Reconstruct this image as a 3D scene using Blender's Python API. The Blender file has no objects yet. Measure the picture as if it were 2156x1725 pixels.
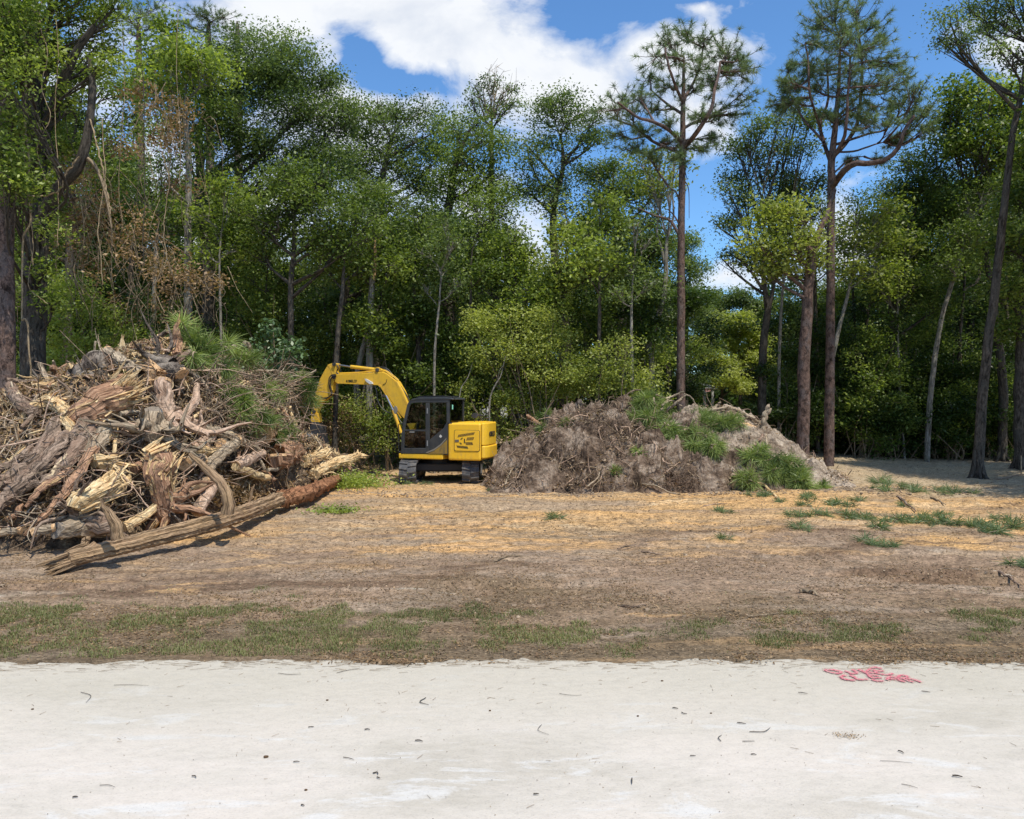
import bpy, math, random
import numpy as np
from math import radians, sin, cos, pi, sqrt, atan2
sc = bpy.context.scene
# ------------------------------------------------------------------ camera
HZ, F, CX, CH = 838.0, 1629.0, 1078.0, 2.5      # horizon row, focal length and centre in picture units; camera height
cd = bpy.data.cameras.new('camera'); cam = bpy.data.objects.new('camera', cd); sc.collection.objects.link(cam)
cam.location = (0, 0, CH); cam.rotation_euler = (radians(90), 0, 0)
cd.sensor_width = 36; cd.lens = F/2156*36; cd.shift_y = -24.5/2156; cd.clip_end = 2000; cd.clip_start = .05
sc.camera = cam
# ------------------------------------------------------------------ sky and sun
SUN = np.array([.27, -.36, .89]); SUN = SUN/np.linalg.norm(SUN)
el = math.asin(SUN[2]); az = atan2(SUN[0], SUN[1])
sl = bpy.data.lights.new('sun', 'SUN'); so = bpy.data.objects.new('sun', sl); sc.collection.objects.link(so)
sl.energy = 4.1; sl.angle = radians(.55); sl.color = (1, .93, .80)
so.rotation_euler = (pi/2-el, 0, -az+pi)
import mathutils
so.rotation_euler = mathutils.Vector(SUN).to_track_quat('Z', 'Y').to_euler()
world = bpy.data.worlds.new("World"); sc.world = world; world.use_nodes = True
def N(nt, t, **kw):
    n = nt.nodes.new(t)
    for k, v in kw.items():
        if k == 'inp':
            for a, b in v.items(): n.inputs[a].default_value = b
        else: setattr(n, k, v)
    return n
def L(nt, a, b): nt.links.new(a, b)
def mth(nt, op, a, b=None, c=None, clamp=False):
    n = nt.nodes.new('ShaderNodeMath'); n.operation = op; n.use_clamp = clamp
    for i, x in enumerate((a, b, c)):
        if x is None: continue
        if isinstance(x, (int, float)): n.inputs[i].default_value = x
        else: nt.links.new(x, n.inputs[i])
    return n.outputs[0]
def mixc(nt, f, a, b, mode='MIX'):
    n = nt.nodes.new('ShaderNodeMix'); n.data_type = 'RGBA'; n.blend_type = mode
    for s, x in ((0, f), (6, a), (7, b)):
        if isinstance(x, (int, float)): n.inputs[s].default_value = x
        elif isinstance(x, tuple): n.inputs[s].default_value = (*x, 1)
        else: nt.links.new(x, n.inputs[s])
    return n.outputs[2]
def ramp(nt, fac, stops, interp='LINEAR'):
    n = nt.nodes.new('ShaderNodeValToRGB'); n.color_ramp.interpolation = interp
    e = n.color_ramp.elements
    while len(e) < len(stops): e.new(.5)
    for x, (p, c) in zip(e, stops):
        x.position = p; x.color = (*c, 1) if isinstance(c, tuple) else (c, c, c, 1)
    nt.links.new(fac, n.inputs[0]); return n.outputs[0]
def noise(nt, vec, scale, detail=5, rough=.6, dist=0.):
    n = N(nt, 'ShaderNodeTexNoise', inp={'Scale': scale, 'Detail': detail, 'Roughness': rough, 'Distortion': dist})
    if vec is not None: nt.links.new(vec, n.inputs['Vector'])
    return n.outputs[0]
def mapping(nt, vec, scale=(1, 1, 1), loc=(0, 0, 0), rot=(0, 0, 0)):
    n = nt.nodes.new('ShaderNodeMapping'); nt.links.new(vec, n.inputs[0])
    n.inputs[1].default_value = loc; n.inputs[2].default_value = rot; n.inputs[3].default_value = scale
    return n.outputs[0]
def build_world():
    nt = world.node_tree; nt.nodes.clear()
    out = N(nt, 'ShaderNodeOutputWorld'); bg = N(nt, 'ShaderNodeBackground', inp={1: .10}); L(nt, bg.outputs[0], out.inputs[0])
    sky = N(nt, 'ShaderNodeTexSky', sky_type='NISHITA', sun_disc=False, sun_elevation=el, sun_rotation=az, air_density=1.0, dust_density=.3, ozone_density=2.5)
    tc = N(nt, 'ShaderNodeTexCoord'); g = tc.outputs['Generated']
    sep = N(nt, 'ShaderNodeSeparateXYZ'); L(nt, g, sep.inputs[0])
    # cloud deck: where the direction meets a flat layer overhead, plus clumps by direction
    yz = mth(nt, 'MAXIMUM', sep.outputs[1], .05)
    u = mth(nt, 'DIVIDE', sep.outputs[0], yz); v = mth(nt, 'DIVIDE', sep.outputs[2], yz)
    cmb = N(nt, 'ShaderNodeCombineXYZ'); L(nt, u, cmb.inputs[0]); L(nt, v, cmb.inputs[1])
    uv = cmb.outputs[0]
    n1 = noise(nt, mapping(nt, uv, (1.0, 1.4, 1)), 5.2, 9, .6, .3)
    n2 = noise(nt, mapping(nt, uv, (1, 1.3, 1), (3.1, 1.7, 0)), 1.7, 3, .5)
    def blob(px, py, rx, ry, a):
        du = mth(nt, 'MULTIPLY', mth(nt, 'SUBTRACT', u, (px-CX)/F), F/rx)
        dv = mth(nt, 'MULTIPLY', mth(nt, 'SUBTRACT', v, (HZ-py)/F), F/ry)
        d = mth(nt, 'ADD', mth(nt, 'MULTIPLY', du, du), mth(nt, 'MULTIPLY', dv, dv))
        return mth(nt, 'MULTIPLY', mth(nt, 'POWER', 2.718, mth(nt, 'MULTIPLY', d, -1.)), a)
    tot = None
    for b in [(640, 20, 210, 75, .5), (1030, 130, 250, 120, .52), (880, 40, 170, 80, .42), (1260, 200, 190, 80, .45), (1420, 110, 140, 55, .38), (760, 200, 130, 70, .4),
              (1520, 585, 110, 40, .5), (2090, 80, 110, 80, .42), (2130, 140, 60, 60, .3), (500, 430, 400, 190, .4), (1000, 520, 330, 160, .4), (1760, 560, 180, 120, .4), (1480, 260, 90, 80, .34), (1300, 60, 120, 60, .1),
              (1480, 16, 30, 14, .3), (1430, 12, 26, 12, .2), (100, 100, 300, 200, .35), (1620, 160, 60, 40, -.25), (1225, 30, 60, 60, -.35), (1590, 420, 110, 80, -.25), (1480, 380, 90, 90, -.12), (1950, 560, 80, 50, -.2), (770, 120, 55, 60, -.5), (850, 175, 100, 34, -.7), (720, 60, 50, 40, -.3)]:
        x = blob(*b); tot = x if tot is None else mth(nt, 'ADD', tot, x)
    dens = mth(nt, 'ADD', mth(nt, 'ADD', tot, mth(nt, 'MULTIPLY', mth(nt, 'SUBTRACT', n1, .5), 2.0)), mth(nt, 'MULTIPLY', mth(nt, 'SUBTRACT', n2, .5), .35))
    mask = ramp(nt, dens, [(.12, 0.), (.30, .55), (.50, .95), (1., 1.)])
    n3 = noise(nt, mapping(nt, uv, (1, 1.4, 1), (.03, .05, 0)), 5.2, 6, .55, .2)
    shade = ramp(nt, mth(nt, 'ADD', mth(nt, 'SUBTRACT', n1, mth(nt, 'MULTIPLY', n3, .9)), .35), [(.15, (6.4, 6.9, 7.8)), (.45, (8.6, 8.8, 9.1))])
    skyc = mixc(nt, 1., sky.outputs[0], (.95, 1.38, 1.72), 'MULTIPLY')
    back = N(nt, 'ShaderNodeMapRange', inp={1: -.1, 2: .15}); L(nt, sep.outputs[1], back.inputs[0])
    # behind the camera: broken cloud too
    nb = noise(nt, mapping(nt, g, (2, 2, 4)), 2., 5, .55)
    mb = ramp(nt, nb, [(.48, 0.), (.62, .9)])
    m = mixc(nt, back.outputs[0], mb, mask)
    col = mixc(nt, m, skyc, shade)
    L(nt, col, bg.inputs[0])
build_world()
sc.view_settings.view_transform = 'Standard'; sc.view_settings.look = 'None'; sc.view_settings.exposure = .17; sc.view_settings.gamma = 1
sc.cycles.max_bounces = 7; sc.cycles.transparent_max_bounces = 8; sc.cycles.diffuse_bounces = 3; sc.cycles.transmission_bounces = 5; sc.cycles.glossy_bounces = 2
sc.cycles.sample_clamp_indirect = 6
try: sc.cycles.use_denoising = True
except Exception: pass

# ------------------------------------------------------------------ helpers
def nrm(v):
    v = np.asarray(v, float); return v/(np.linalg.norm(v, axis=-1, keepdims=True)+1e-12)
def P(px, py, Y): return np.array([(px-CX)/F*Y, Y, CH-(py-HZ)/F*Y])
class MB:
    """collects geometry; build() links it as ONE mesh object"""
    def __init__(s): s.V = []; s.B = []; s.T = []; s.loops = []; s.cnt = []; s.M = []; s.S = []; s.n = 0
    def add(s, v, faces, mat=0, tint=.5, buv=None, smooth=False):
        v = np.asarray(v, float).reshape(-1, 3); k = len(v)
        s.V.append(v); s.B.append(np.zeros((k, 3)) if buv is None else buv)
        s.T.append(np.full(k, tint) if np.isscalar(tint) else np.asarray(tint, float))
        if isinstance(faces, np.ndarray):
            s.loops.append((faces+s.n).ravel()); c = np.full(len(faces), faces.shape[1])
        else:
            s.loops.append(np.array([i for f in faces for i in f], int)+s.n); c = np.array([len(f) for f in faces], int)
        s.cnt.append(c); s.M.append(np.full(len(c), mat) if np.isscalar(mat) else np.asarray(mat)); s.S.append(np.full(len(c), bool(smooth)))
        s.n += k
    def mesh(s, name, mats):
        me = bpy.data.meshes.new(name)
        if not s.n: return me
        V = np.concatenate(s.V); lo = np.concatenate(s.loops); c = np.concatenate(s.cnt)
        me.vertices.add(len(V)); me.vertices.foreach_set('co', V.ravel().astype(np.float32))
        me.loops.add(len(lo)); me.loops.foreach_set('vertex_index', lo.astype(np.int32))
        me.polygons.add(len(c)); me.polygons.foreach_set('loop_start', (np.cumsum(c)-c).astype(np.int32))
        me.polygons.foreach_set('loop_total', c.astype(np.int32)) if False else None
        for m in (mats if isinstance(mats, (list, tuple)) else [mats]): me.materials.append(m)
        me.polygons.foreach_set('material_index', np.concatenate(s.M).astype(np.int32))
        me.polygons.foreach_set('use_smooth', np.concatenate(s.S))
        a = me.attributes.new('tint', 'FLOAT', 'POINT'); a.data.foreach_set('value', np.concatenate(s.T).astype(np.float32))
        a = me.attributes.new('buv', 'FLOAT_VECTOR', 'POINT'); a.data.foreach_set('vector', np.concatenate(s.B).ravel().astype(np.float32))
        me.update(); me.validate(); return me
    def build(s, name, mats, parent=None, loc=None):
        o = bpy.data.objects.new(name, s.mesh(name, mats)); sc.collection.objects.link(o)
        if parent is not None:
            o.parent = parent
            if loc is None: o.matrix_parent_inverse = mathutils.Matrix.Translation(-parent.location)
        if loc is not None: o.location = loc
        return o
def tag(o, label=None, cat=None, group=None, kind=None):
    for k, v in (('label', label), ('category', cat), ('group', group), ('kind', kind)):
        if v: o[k] = v
    return o
def empty(name, loc, label, cat, group=None):
    o = bpy.data.objects.new(name, None); sc.collection.objects.link(o); o.location = [float(a) for a in loc]; o.empty_display_size = .2
    return tag(o, label, cat, group)
def smooth_path(pts, n):
    """Catmull-Rom resample, pts Nx k"""
    p = np.asarray(pts, float)
    if len(p) == 2: return p[0]+(p[1]-p[0])*np.linspace(0, 1, n)[:, None]
    q = np.vstack([2*p[0]-p[1], p, 2*p[-1]-p[-2]])
    t = np.linspace(0, len(p)-1-1e-9, n); i = t.astype(int); f = (t-i)[:, None]
    a, b, c, d = q[i], q[i+1], q[i+2], q[i+3]
    return .5*(2*b+(c-a)*f+(2*a-5*b+4*c-d)*f*f+(3*b-3*c+d-a)*f**3)
def tube(mb, pts, rad, sides=10, mat=0, cap=None, capmat=None, rough=0., ridge=0., rng=None, tint=.5, n=None, smooth=True, jag=0., bend=0., phase=0.):
    """bark-covered tapering tube along pts; rad scalar, pair or list"""
    pts = np.asarray(pts, float); rad = np.atleast_1d(np.asarray(rad, float))
    if len(rad) == 1: rad = np.repeat(rad, 2)
    R0 = np.interp(np.linspace(0, 1, len(pts)), np.linspace(0, 1, len(rad)), rad)
    if n is None: n = max(len(pts), 4)
    pr = smooth_path(np.hstack([pts, R0[:, None]]), n); p, r = pr[:, :3], np.maximum(pr[:, 3], 1e-4)
    if bend and rng is not None:
        w = rng.normal(0, bend, (n, 3)); w[0] = 0; w = (w+np.roll(w, 1, 0))/2; p = p+w*r.mean()
    t = nrm(np.gradient(p, axis=0))
    ref = np.array([0., 0, 1]) if abs(t[0][2]) < .9 else np.array([1., 0, 0])
    a = nrm(np.cross(t[0], ref)); A = [a]
    for i in range(1, n):
        a = a-t[i]*np.dot(a, t[i]); a = a/(np.linalg.norm(a)+1e-9); A.append(a)
    A = np.array(A); B = np.cross(t, A)
    th = np.linspace(0, 2*pi, sides+1)+phase
    rr = np.ones((n, sides))
    if rng is not None:
        if ridge: rr += ridge*rng.normal(0, 1, (1, sides))
        if rough:
            w = rng.normal(0, rough, (n, sides)); rr += w
    rr = np.hstack([rr, rr[:, :1]])*r[:, None]
    v = p[:, None, :]+rr[:, :, None]*(np.cos(th)[None, :, None]*A[:, None, :]+np.sin(th)[None, :, None]*B[:, None, :])
    if jag and rng is not None:
        j = rng.uniform(0, jag, sides); j = np.append(j, j[0]); v[-1] += t[-1]*j[:, None]
    s = np.concatenate([[0], np.cumsum(np.linalg.norm(np.diff(p, axis=0), axis=1))])
    buv = np.zeros((n, sides+1, 3)); buv[:, :, 0] = (th-phase)[None]*max(r.mean(), .01); buv[:, :, 1] = s[:, None]; buv[:, :, 2] = (p[0]*3.7).sum()
    i = np.arange(n-1)[:, None]*(sides+1)+np.arange(sides)[None]
    f = np.stack([i, i+1, i+sides+2, i+sides+1], -1).reshape(-1, 4)
    mb.add(v.reshape(-1, 3), f, mat, tint, buv.reshape(-1, 3), smooth)
    if cap:
        for end, on in ((0, cap in ('a', 'ab')), (-1, cap in ('b', 'ab'))):
            if not on: continue
            ring = v[end][:-1]; c = ring.mean(0); k = sides
            vv = np.vstack([ring, c[None]]); bb = np.zeros((k+1, 3)); ang = th[:-1]
            bb[:k, 0] = np.cos(ang)*r[end]; bb[:k, 1] = np.sin(ang)*r[end]; bb[:, 2] = 1.
            ff = [(q, (q+1) % k, k) if end == -1 else ((q+1) % k, q, k) for q in range(k)]
            mb.add(vv, ff, capmat if capmat is not None else mat, tint, bb)
    return p, r
def sticks(mb, a, b, r0, r1, mat=0, tint=.5):
    """many three-sided twigs at once"""
    a = np.asarray(a, float); b = np.asarray(b, float); k = len(a)
    if not k: return
    r0 = np.broadcast_to(np.asarray(r0, float).reshape(-1, 1), (k, 1)); r1 = np.broadcast_to(np.asarray(r1, float).reshape(-1, 1), (k, 1))
    t = nrm(b-a); ref = np.where(np.abs(t[:, 2:3]) < .9, np.array([[0, 0, 1.]]), np.array([[1., 0, 0]])); u = nrm(np.cross(t, ref)); w = np.cross(t, u)
    V = []
    for end, r in ((a, r0), (b, r1)):
        for q in range(3): V.append(end+r*(cos(q*2*pi/3)*u+sin(q*2*pi/3)*w))
    V = np.stack(V, 1).reshape(-1, 3); base = np.arange(k)[:, None]*6
    f = np.concatenate([base+np.array([[q, (q+1) % 3, 3+(q+1) % 3, 3+q]]) for q in range(3)])
    B = np.zeros((k, 6, 3)); B[:, 3:, 1] = np.linalg.norm(b-a, axis=1)[:, None]; B[:, :, 0] = np.arange(6)*.02; B[:, :, 2] = a.sum(1)[:, None]
    mb.add(V, f, mat, tint if np.isscalar(tint) else np.repeat(tint, 6), B.reshape(-1, 3))
def leafquads(mb, c, size, rng, mat=0, tint=.5, up=.45, aspect=.5, fold=0.):
    k = len(c)
    if not k: return
    n = rng.normal(0, 1, (k, 3)); n[:, 2] = np.abs(n[:, 2])+up; n = nrm(n)
    t = nrm(np.cross(n, rng.normal(0, 1, (k, 3)))); b = np.cross(n, t)
    s = size*rng.uniform(.55, 1.5, (k, 1))
    v = np.stack([c+t*s*.5, c+b*s*aspect*.5+t*s*.08, c-t*s*.5, c-b*s*aspect*.5+t*s*.08], 1).reshape(-1, 3)
    f = np.arange(4*k).reshape(-1, 4)
    mb.add(v, f, mat, tint if np.isscalar(tint) else np.repeat(tint, 4))
def needles(mb, c, axis, rng, Ln=.3, m=26, w=.02, spread=.8, droop=.25, mat=0, tint=.5, seg=2):
    """tufts of long pine needles at points c with directions axis"""
    k = len(c); c = np.repeat(c, m, 0); ax = np.repeat(nrm(axis), m, 0)
    d = nrm(ax*rng.uniform(.15, 1.1, (k*m, 1))+nrm(rng.normal(0, 1, (k*m, 3)))*spread)
    ln = Ln*rng.uniform(.7, 1.15, (k*m, 1))
    side = nrm(np.cross(d, rng.normal(0, 1, (k*m, 3))))*w*.5
    c = c-nrm(ax)*rng.uniform(0, .35, (k*m, 1))*Ln
    mid = c+d*ln*.55; tip = c+d*ln; tip[:, 2] -= (droop*ln[:, 0]); mid[:, 2] -= droop*.25*ln[:, 0]
    tt = tint if np.isscalar(tint) else np.repeat(tint, m)
    if seg == 1:
        V = np.stack([c-side, c+side, tip], 1).reshape(-1, 3); f = np.arange(3*k*m).reshape(-1, 3)
        mb.add(V, f, mat, tt if np.isscalar(tt) else np.repeat(tt, 3)); return
    V = np.stack([c-side*.6, c+side*.6, mid+side, mid-side, tip], 1).reshape(-1, 3)
    b = np.arange(k*m)[:, None]*5
    tt = tt if np.isscalar(tt) else np.repeat(tt, 5)
    s0 = mb.n
    mb.add(V, b+np.array([[0, 1, 2, 3]]), mat, tt)
    mb.loops.append((b+np.array([[3, 2, 4]])+s0).ravel()); mb.cnt.append(np.full(k*m, 3)); mb.M.append(np.full(k*m, mat)); mb.S.append(np.full(k*m, False))
def box(mb, lo, hi, mat=0, tint=.5, bev=0.):
    x0, y0, z0 = lo; x1, y1, z1 = hi
    v = np.array([[x, y, z] for x in (x0, x1) for y in (y0, y1) for z in (z0, z1)], float)
    mb.add(v, [(0, 1, 3, 2), (4, 6, 7, 5), (0, 4, 5, 1), (2, 3, 7, 6), (0, 2, 6, 4), (1, 5, 7, 3)], mat, tint)
def vnoise(x, y, s, seed=0):
    """smooth value noise on numpy arrays"""
    x = np.asarray(x, float)*s+seed*17.3; y = np.asarray(y, float)*s+seed*9.1
    xi = np.floor(x); yi = np.floor(y); fx = x-xi; fy = y-yi; fx = fx*fx*(3-2*fx); fy = fy*fy*(3-2*fy)
    def h(a, b):
        q = np.sin(a*127.1+b*311.7+seed*74.7)*43758.5453; return q-np.floor(q)
    return (h(xi, yi)*(1-fx)+h(xi+1, yi)*fx)*(1-fy)+(h(xi, yi+1)*(1-fx)+h(xi+1, yi+1)*fx)*fy
def fbm(x, y, s, o=4, seed=0):
    r = 0; a = .5
    for i in range(o): r = r+a*(vnoise(x, y, s*2**i, seed+i)-.5); a *= .5
    return r
# ------------------------------------------------------------------ materials
def mat(name, rough=.8, spec=.3):
    m = bpy.data.materials.new(name); m.use_nodes = True; nt = m.node_tree
    b = nt.nodes['Principled BSDF']; b.inputs['Roughness'].default_value = rough; b.inputs['Specular IOR Level'].default_value = spec
    return m, nt, b
def bump(nt, b, h, strength=.5, dist=.02):
    n = N(nt, 'ShaderNodeBump', inp={'Strength': strength, 'Distance': dist}); L(nt, h, n.inputs['Height']); L(nt, n.outputs[0], b.inputs['Normal'])
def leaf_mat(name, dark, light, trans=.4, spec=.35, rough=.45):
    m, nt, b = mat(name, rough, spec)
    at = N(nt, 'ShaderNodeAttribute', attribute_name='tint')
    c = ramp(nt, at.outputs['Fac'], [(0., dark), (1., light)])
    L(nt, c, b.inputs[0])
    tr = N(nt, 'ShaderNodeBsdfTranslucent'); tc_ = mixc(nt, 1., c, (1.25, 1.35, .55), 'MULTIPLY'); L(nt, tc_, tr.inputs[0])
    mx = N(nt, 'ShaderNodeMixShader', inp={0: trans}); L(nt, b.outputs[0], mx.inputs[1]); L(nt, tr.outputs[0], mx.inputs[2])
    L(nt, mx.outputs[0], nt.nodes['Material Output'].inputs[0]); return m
def bark_mat(name, c0, c1, c2=None, sx=18, sy=4, bs=.6, patch=None):
    m, nt, b = mat(name, .9, .15)
    at = N(nt, 'ShaderNodeAttribute', attribute_name='buv'); v = at.outputs['Vector']
    n = noise(nt, mapping(nt, v, (sx, sy, 1)), 1., 6, .65, .3)
    n2 = noise(nt, mapping(nt, v, (3, 2, 1)), 1., 4, .6)
    c = ramp(nt, n, [(.36, c0), (.60, c1)])
    n5 = noise(nt, mapping(nt, v, (sx*3.5, sy*4, 3)), 1., 3, .7)
    dk = ramp(nt, noise(nt, mapping(nt, v, (sx*.8, sy*.7, 1), (3, 5, 2)), 1., 4, .75, .6), [(.36, .35), (.46, 1.)])
    if c2: c = mixc(nt, ramp(nt, n2, [(.48, 0.), (.6, 1.)]), c, c2)
    if patch:
        n3 = noise(nt, mapping(nt, v, (5, 1.3, 1), (7, 3, 0)), 1., 5, .6, .5)
        c = mixc(nt, ramp(nt, n3, [(patch[1], 0.), (patch[1]+.04, 1.)]), c, patch[0])
    c = mixc(nt, 1., c, ramp(nt, n5, [(.3, .6), (.7, 1.4)]), 'MULTIPLY'); c = mixc(nt, .8, c, dk, 'MULTIPLY')
    L(nt, c, b.inputs[0]); bump(nt, b, mth(nt, 'ADD', mth(nt, 'ADD', n, mth(nt, 'MULTIPLY', n5, .35)), dk), min(1, bs*1.2), .04); return m
M = {}
M['oak'] = leaf_mat('oak_leaves', (.03, .06, .014), (.24, .31, .075), .42)
M['oakblue'] = leaf_mat('oak_leaves_cool', (.036, .066, .024), (.24, .31, .11), .42)
M['bright'] = leaf_mat('young_leaves', (.07, .115, .022), (.39, .46, .11), .45)
M['yellow'] = leaf_mat('yellow_green_leaves', (.15, .195, .04), (.44, .47, .13), .45)
M['dark'] = leaf_mat('shaded_wood_leaves', (.018, .036, .009), (.075, .125, .025))  # leaf colour darkened to stand in for shade inside the wood
M['brown'] = leaf_mat('dead_leaves', (.10, .055, .03), (.42, .28, .15), .25)
M['glossy'] = leaf_mat('glossy_leaves', (.04, .08, .03), (.14, .22, .09), .2, .5, .4)
M['pineneedle'] = leaf_mat('pine_needles', (.09, .13, .06), (.28, .36, .17), .3)
M['freshneedle'] = leaf_mat('fresh_pine_needles', (.065, .11, .03), (.36, .44, .14), .3)
M['dryneedle'] = leaf_mat('dry_grass', (.10, .07, .035), (.36, .27, .14), .2)
M['grass'] = leaf_mat('grass_blades', (.09, .105, .035), (.30, .31, .12), .3)
M['bark'] = bark_mat('oak_bark', (.03, .025, .02), (.125, .105, .085), (.08, .072, .06))
M['palebark'] = bark_mat('pale_bark', (.12, .105, .09), (.33, .30, .26), (.2, .19, .15))
M['pinebark'] = bark_mat('pine_bark', (.045, .03, .024), (.19, .125, .10), (.13, .10, .09), 10, 5)
M['twig'] = bark_mat('twig_bark', (.11, .08, .05), (.34, .26, .175), None, 30, 10, .2)
M['darktwig'] = bark_mat('dark_twig_bark', (.03, .025, .02), (.10, .085, .07), None, 30, 10, .2)
M['vine'] = bark_mat('vine_bark', (.20, .14, .08), (.42, .32, .2), None, 30, 6, .3)
# ------------------------------------------------------------------ ground, road
def sst(a, b, x):
    t = np.clip((np.asarray(x, float)-a)/(b-a), 0, 1); return t*t*(3-2*t)
def gz(x, y):
    """height of the lot"""
    x = np.asarray(x, float); y = np.asarray(y, float)
    z = sst(26, 38, y)*.8*(1-sst(9, 17, x)) + np.clip(y-40, 0, 60)*.014
    z = z + sst(10.5, 14, y)*fbm(x, y, .22, 3, 3)*.28*(1-.6*sst(40, 60, y))
    return z
def gz1(x, y): return float(gz(x, y))
RUTS = [(13.4, .05, .012, .30), (15.2, .04, .012, .30), (11.2, -.06, .004, .16), (12.5, -.055, .004, .16), (17.6, .09, -.02, .3), (19.1, .09, -.02, .3), (10.3, .03, .0, .14)]
def ruts(x, y):
    z = 0*np.asarray(x, float)
    for c, s, q, w in RUTS:
        d = (y-(c+s*x+q*x*x*.3+.25*fbm(x, x*0, .25, 2, int(c*7))))/w; on = sst(-.1, .05, fbm(x, x*0+c, .3, 2, int(c*3)))
        z = z+on*(-.045*np.exp(-d**4)+.03*np.exp(-(np.abs(d)-1.35)**2*9)+.016*np.sin(x*2*pi/.19+d*1.2)*np.exp(-d**4))
    return z
def ground_detail(x, y):
    a = sst(7.5, 8.3, y)
    return a*(ruts(x, y)+fbm(x, y, .9, 4, 11)*.11+fbm(x, y, 5., 3, 5)*.045*(1+sst(9, 14, y)))
def build_ground():
    ys = [3.2]
    while ys[-1] < 62: ys.append(ys[-1]+max(.03, ys[-1]**2/(2.5*774)*1.15))
    ys = np.array(ys+[70, 85, 110, 150, 220, 400, 900]); ns = 720
    k = np.concatenate([[-6, -3, -1.6, -1.1], np.linspace(-.8, .8, ns), [1.1, 1.6, 3, 6]])
    Y, K = np.meshgrid(ys, k, indexing='ij'); X = Y*K
    Z = gz(X, Y)+ground_detail(X, Y)
    n, m = Y.shape
    V = np.stack([X, Y, Z], -1).reshape(-1, 3)
    i = np.arange(n-1)[:, None]*m+np.arange(m-1)[None]
    f = np.stack([i, i+1, i+m+1, i+m], -1).reshape(-1, 4)
    mb = MB(); mb.add(V, f, 0, .5, None, True)
    # ground behind and under the camera
    mb.add([(-60, -60, 0), (60, -60, 0), (19.2, 3.2, 0), (-19.2, 3.2, 0)], [(0, 1, 2, 3)])
    m_, nt, b = mat('bare_soil', .95, .12)
    g = N(nt, 'ShaderNodeNewGeometry').outputs['Position']
    sp = N(nt, 'ShaderNodeSeparateXYZ'); L(nt, g, sp.inputs[0]); X_, Y_ = sp.outputs[0], sp.outputs[1]
    warp = noise(nt, mapping(nt, g, (.28, .55, 0)), 1., 8, .68, .6)
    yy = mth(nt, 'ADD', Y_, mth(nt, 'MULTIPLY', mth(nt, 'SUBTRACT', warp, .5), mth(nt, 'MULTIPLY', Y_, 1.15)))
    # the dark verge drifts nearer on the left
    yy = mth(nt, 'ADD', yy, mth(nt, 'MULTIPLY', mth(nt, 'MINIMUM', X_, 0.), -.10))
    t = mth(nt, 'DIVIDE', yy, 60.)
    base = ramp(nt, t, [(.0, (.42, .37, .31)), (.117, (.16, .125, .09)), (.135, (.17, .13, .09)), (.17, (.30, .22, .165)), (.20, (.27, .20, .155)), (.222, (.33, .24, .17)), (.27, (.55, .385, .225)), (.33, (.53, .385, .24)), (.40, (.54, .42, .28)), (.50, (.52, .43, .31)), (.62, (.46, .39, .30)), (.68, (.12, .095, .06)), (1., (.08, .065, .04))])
    # orange subsoil and grey topsoil streaks dragged along by the tracks
    s1 = noise(nt, mapping(nt, g, (.22, 1.0, 0), (5, 2, 0)), 1., 7, .66, .8)
    inlot = ramp(nt, t, [(.20, 0.), (.235, 1.), (.38, .8), (.6, .0)])
    base = mixc(nt, mth(nt, 'MULTIPLY', ramp(nt, s1, [(.44, 0.), (.58, 1.)]), inlot), base, (.62, .385, .18))
    s2 = noise(nt, mapping(nt, g, (.3, 1.2, 0), (15, 8, 0)), 1., 6, .68, .7)
    base = mixc(nt, mth(nt, 'MULTIPLY', ramp(nt, s2, [(.50, 0.), (.60, .85)]), inlot), base, (.29, .225, .165))
    s6 = noise(nt, mapping(nt, g, (.55, .9, 0), (41, 3, 0)), 1., 7, .7, .5)
    base = mixc(nt, mth(nt, 'MULTIPLY', ramp(nt, s6, [(.55, 0.), (.63, .7)]), inlot), base, (.62, .51, .37))
    s7 = noise(nt, mapping(nt, g, (.8, 1.1, 0), (14, 33, 0)), 1., 7, .72, .5)
    base = mixc(nt, mth(nt, 'MULTIPLY', ramp(nt, s7, [(.57, 0.), (.66, .75)]), inlot), base, (.20, .14, .095))
    s3 = noise(nt, mapping(nt, g, (.35, 1.6, 0), (3, 28, 0)), 1., 6, .65, .5)
    nearz = ramp(nt, t, [(.13, .4), (.16, 1.), (.22, .9), (.26, .2)])
    base = mixc(nt, mth(nt, 'MULTIPLY', ramp(nt, s3, [(.50, 0.), (.64, .75)]), nearz), base, (.36, .30, .255))
    s5 = noise(nt, mapping(nt, g, (.5, 1.8, 0), (31, 8, 0)), 1., 5, .6, .4)
    base = mixc(nt, mth(nt, 'MULTIPLY', ramp(nt, s5, [(.66, 0.), (.70, .8)]), nearz), base, (.60, .56, .5))
    m1 = noise(nt, mapping(nt, g, (.10, .34, 0), (8, 61, 0)), 1., 3, .5, .8)
    base = mixc(nt, mth(nt, 'MULTIPLY', ramp(nt, m1, [(.50, 0.), (.60, .8)]), inlot), base, (.66, .42, .20))
    m2 = noise(nt, mapping(nt, g, (.12, .42, 0), (71, 6, 0)), 1., 4, .55, .9)
    base = mixc(nt, mth(nt, 'MULTIPLY', ramp(nt, m2, [(.50, 0.), (.60, .8)]), ramp(nt, t, [(.16, 0.), (.2, 1.), (.5, .8)])), base, (.33, .265, .215))
    m3 = noise(nt, mapping(nt, g, (.22, .7, 0), (3, 96, 0)), 1., 5, .6, .6)
    base = mixc(nt, mth(nt, 'MULTIPLY', ramp(nt, m3, [(.54, 0.), (.62, .85)]), ramp(nt, t, [(.13, 0.), (.16, 1.), (.23, .9), (.27, .2)])), base, (.155, .105, .075))
    m4 = noise(nt, mapping(nt, g, (.3, 1.1, 0), (33, 46, 0)), 1., 5, .6, .6)
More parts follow.
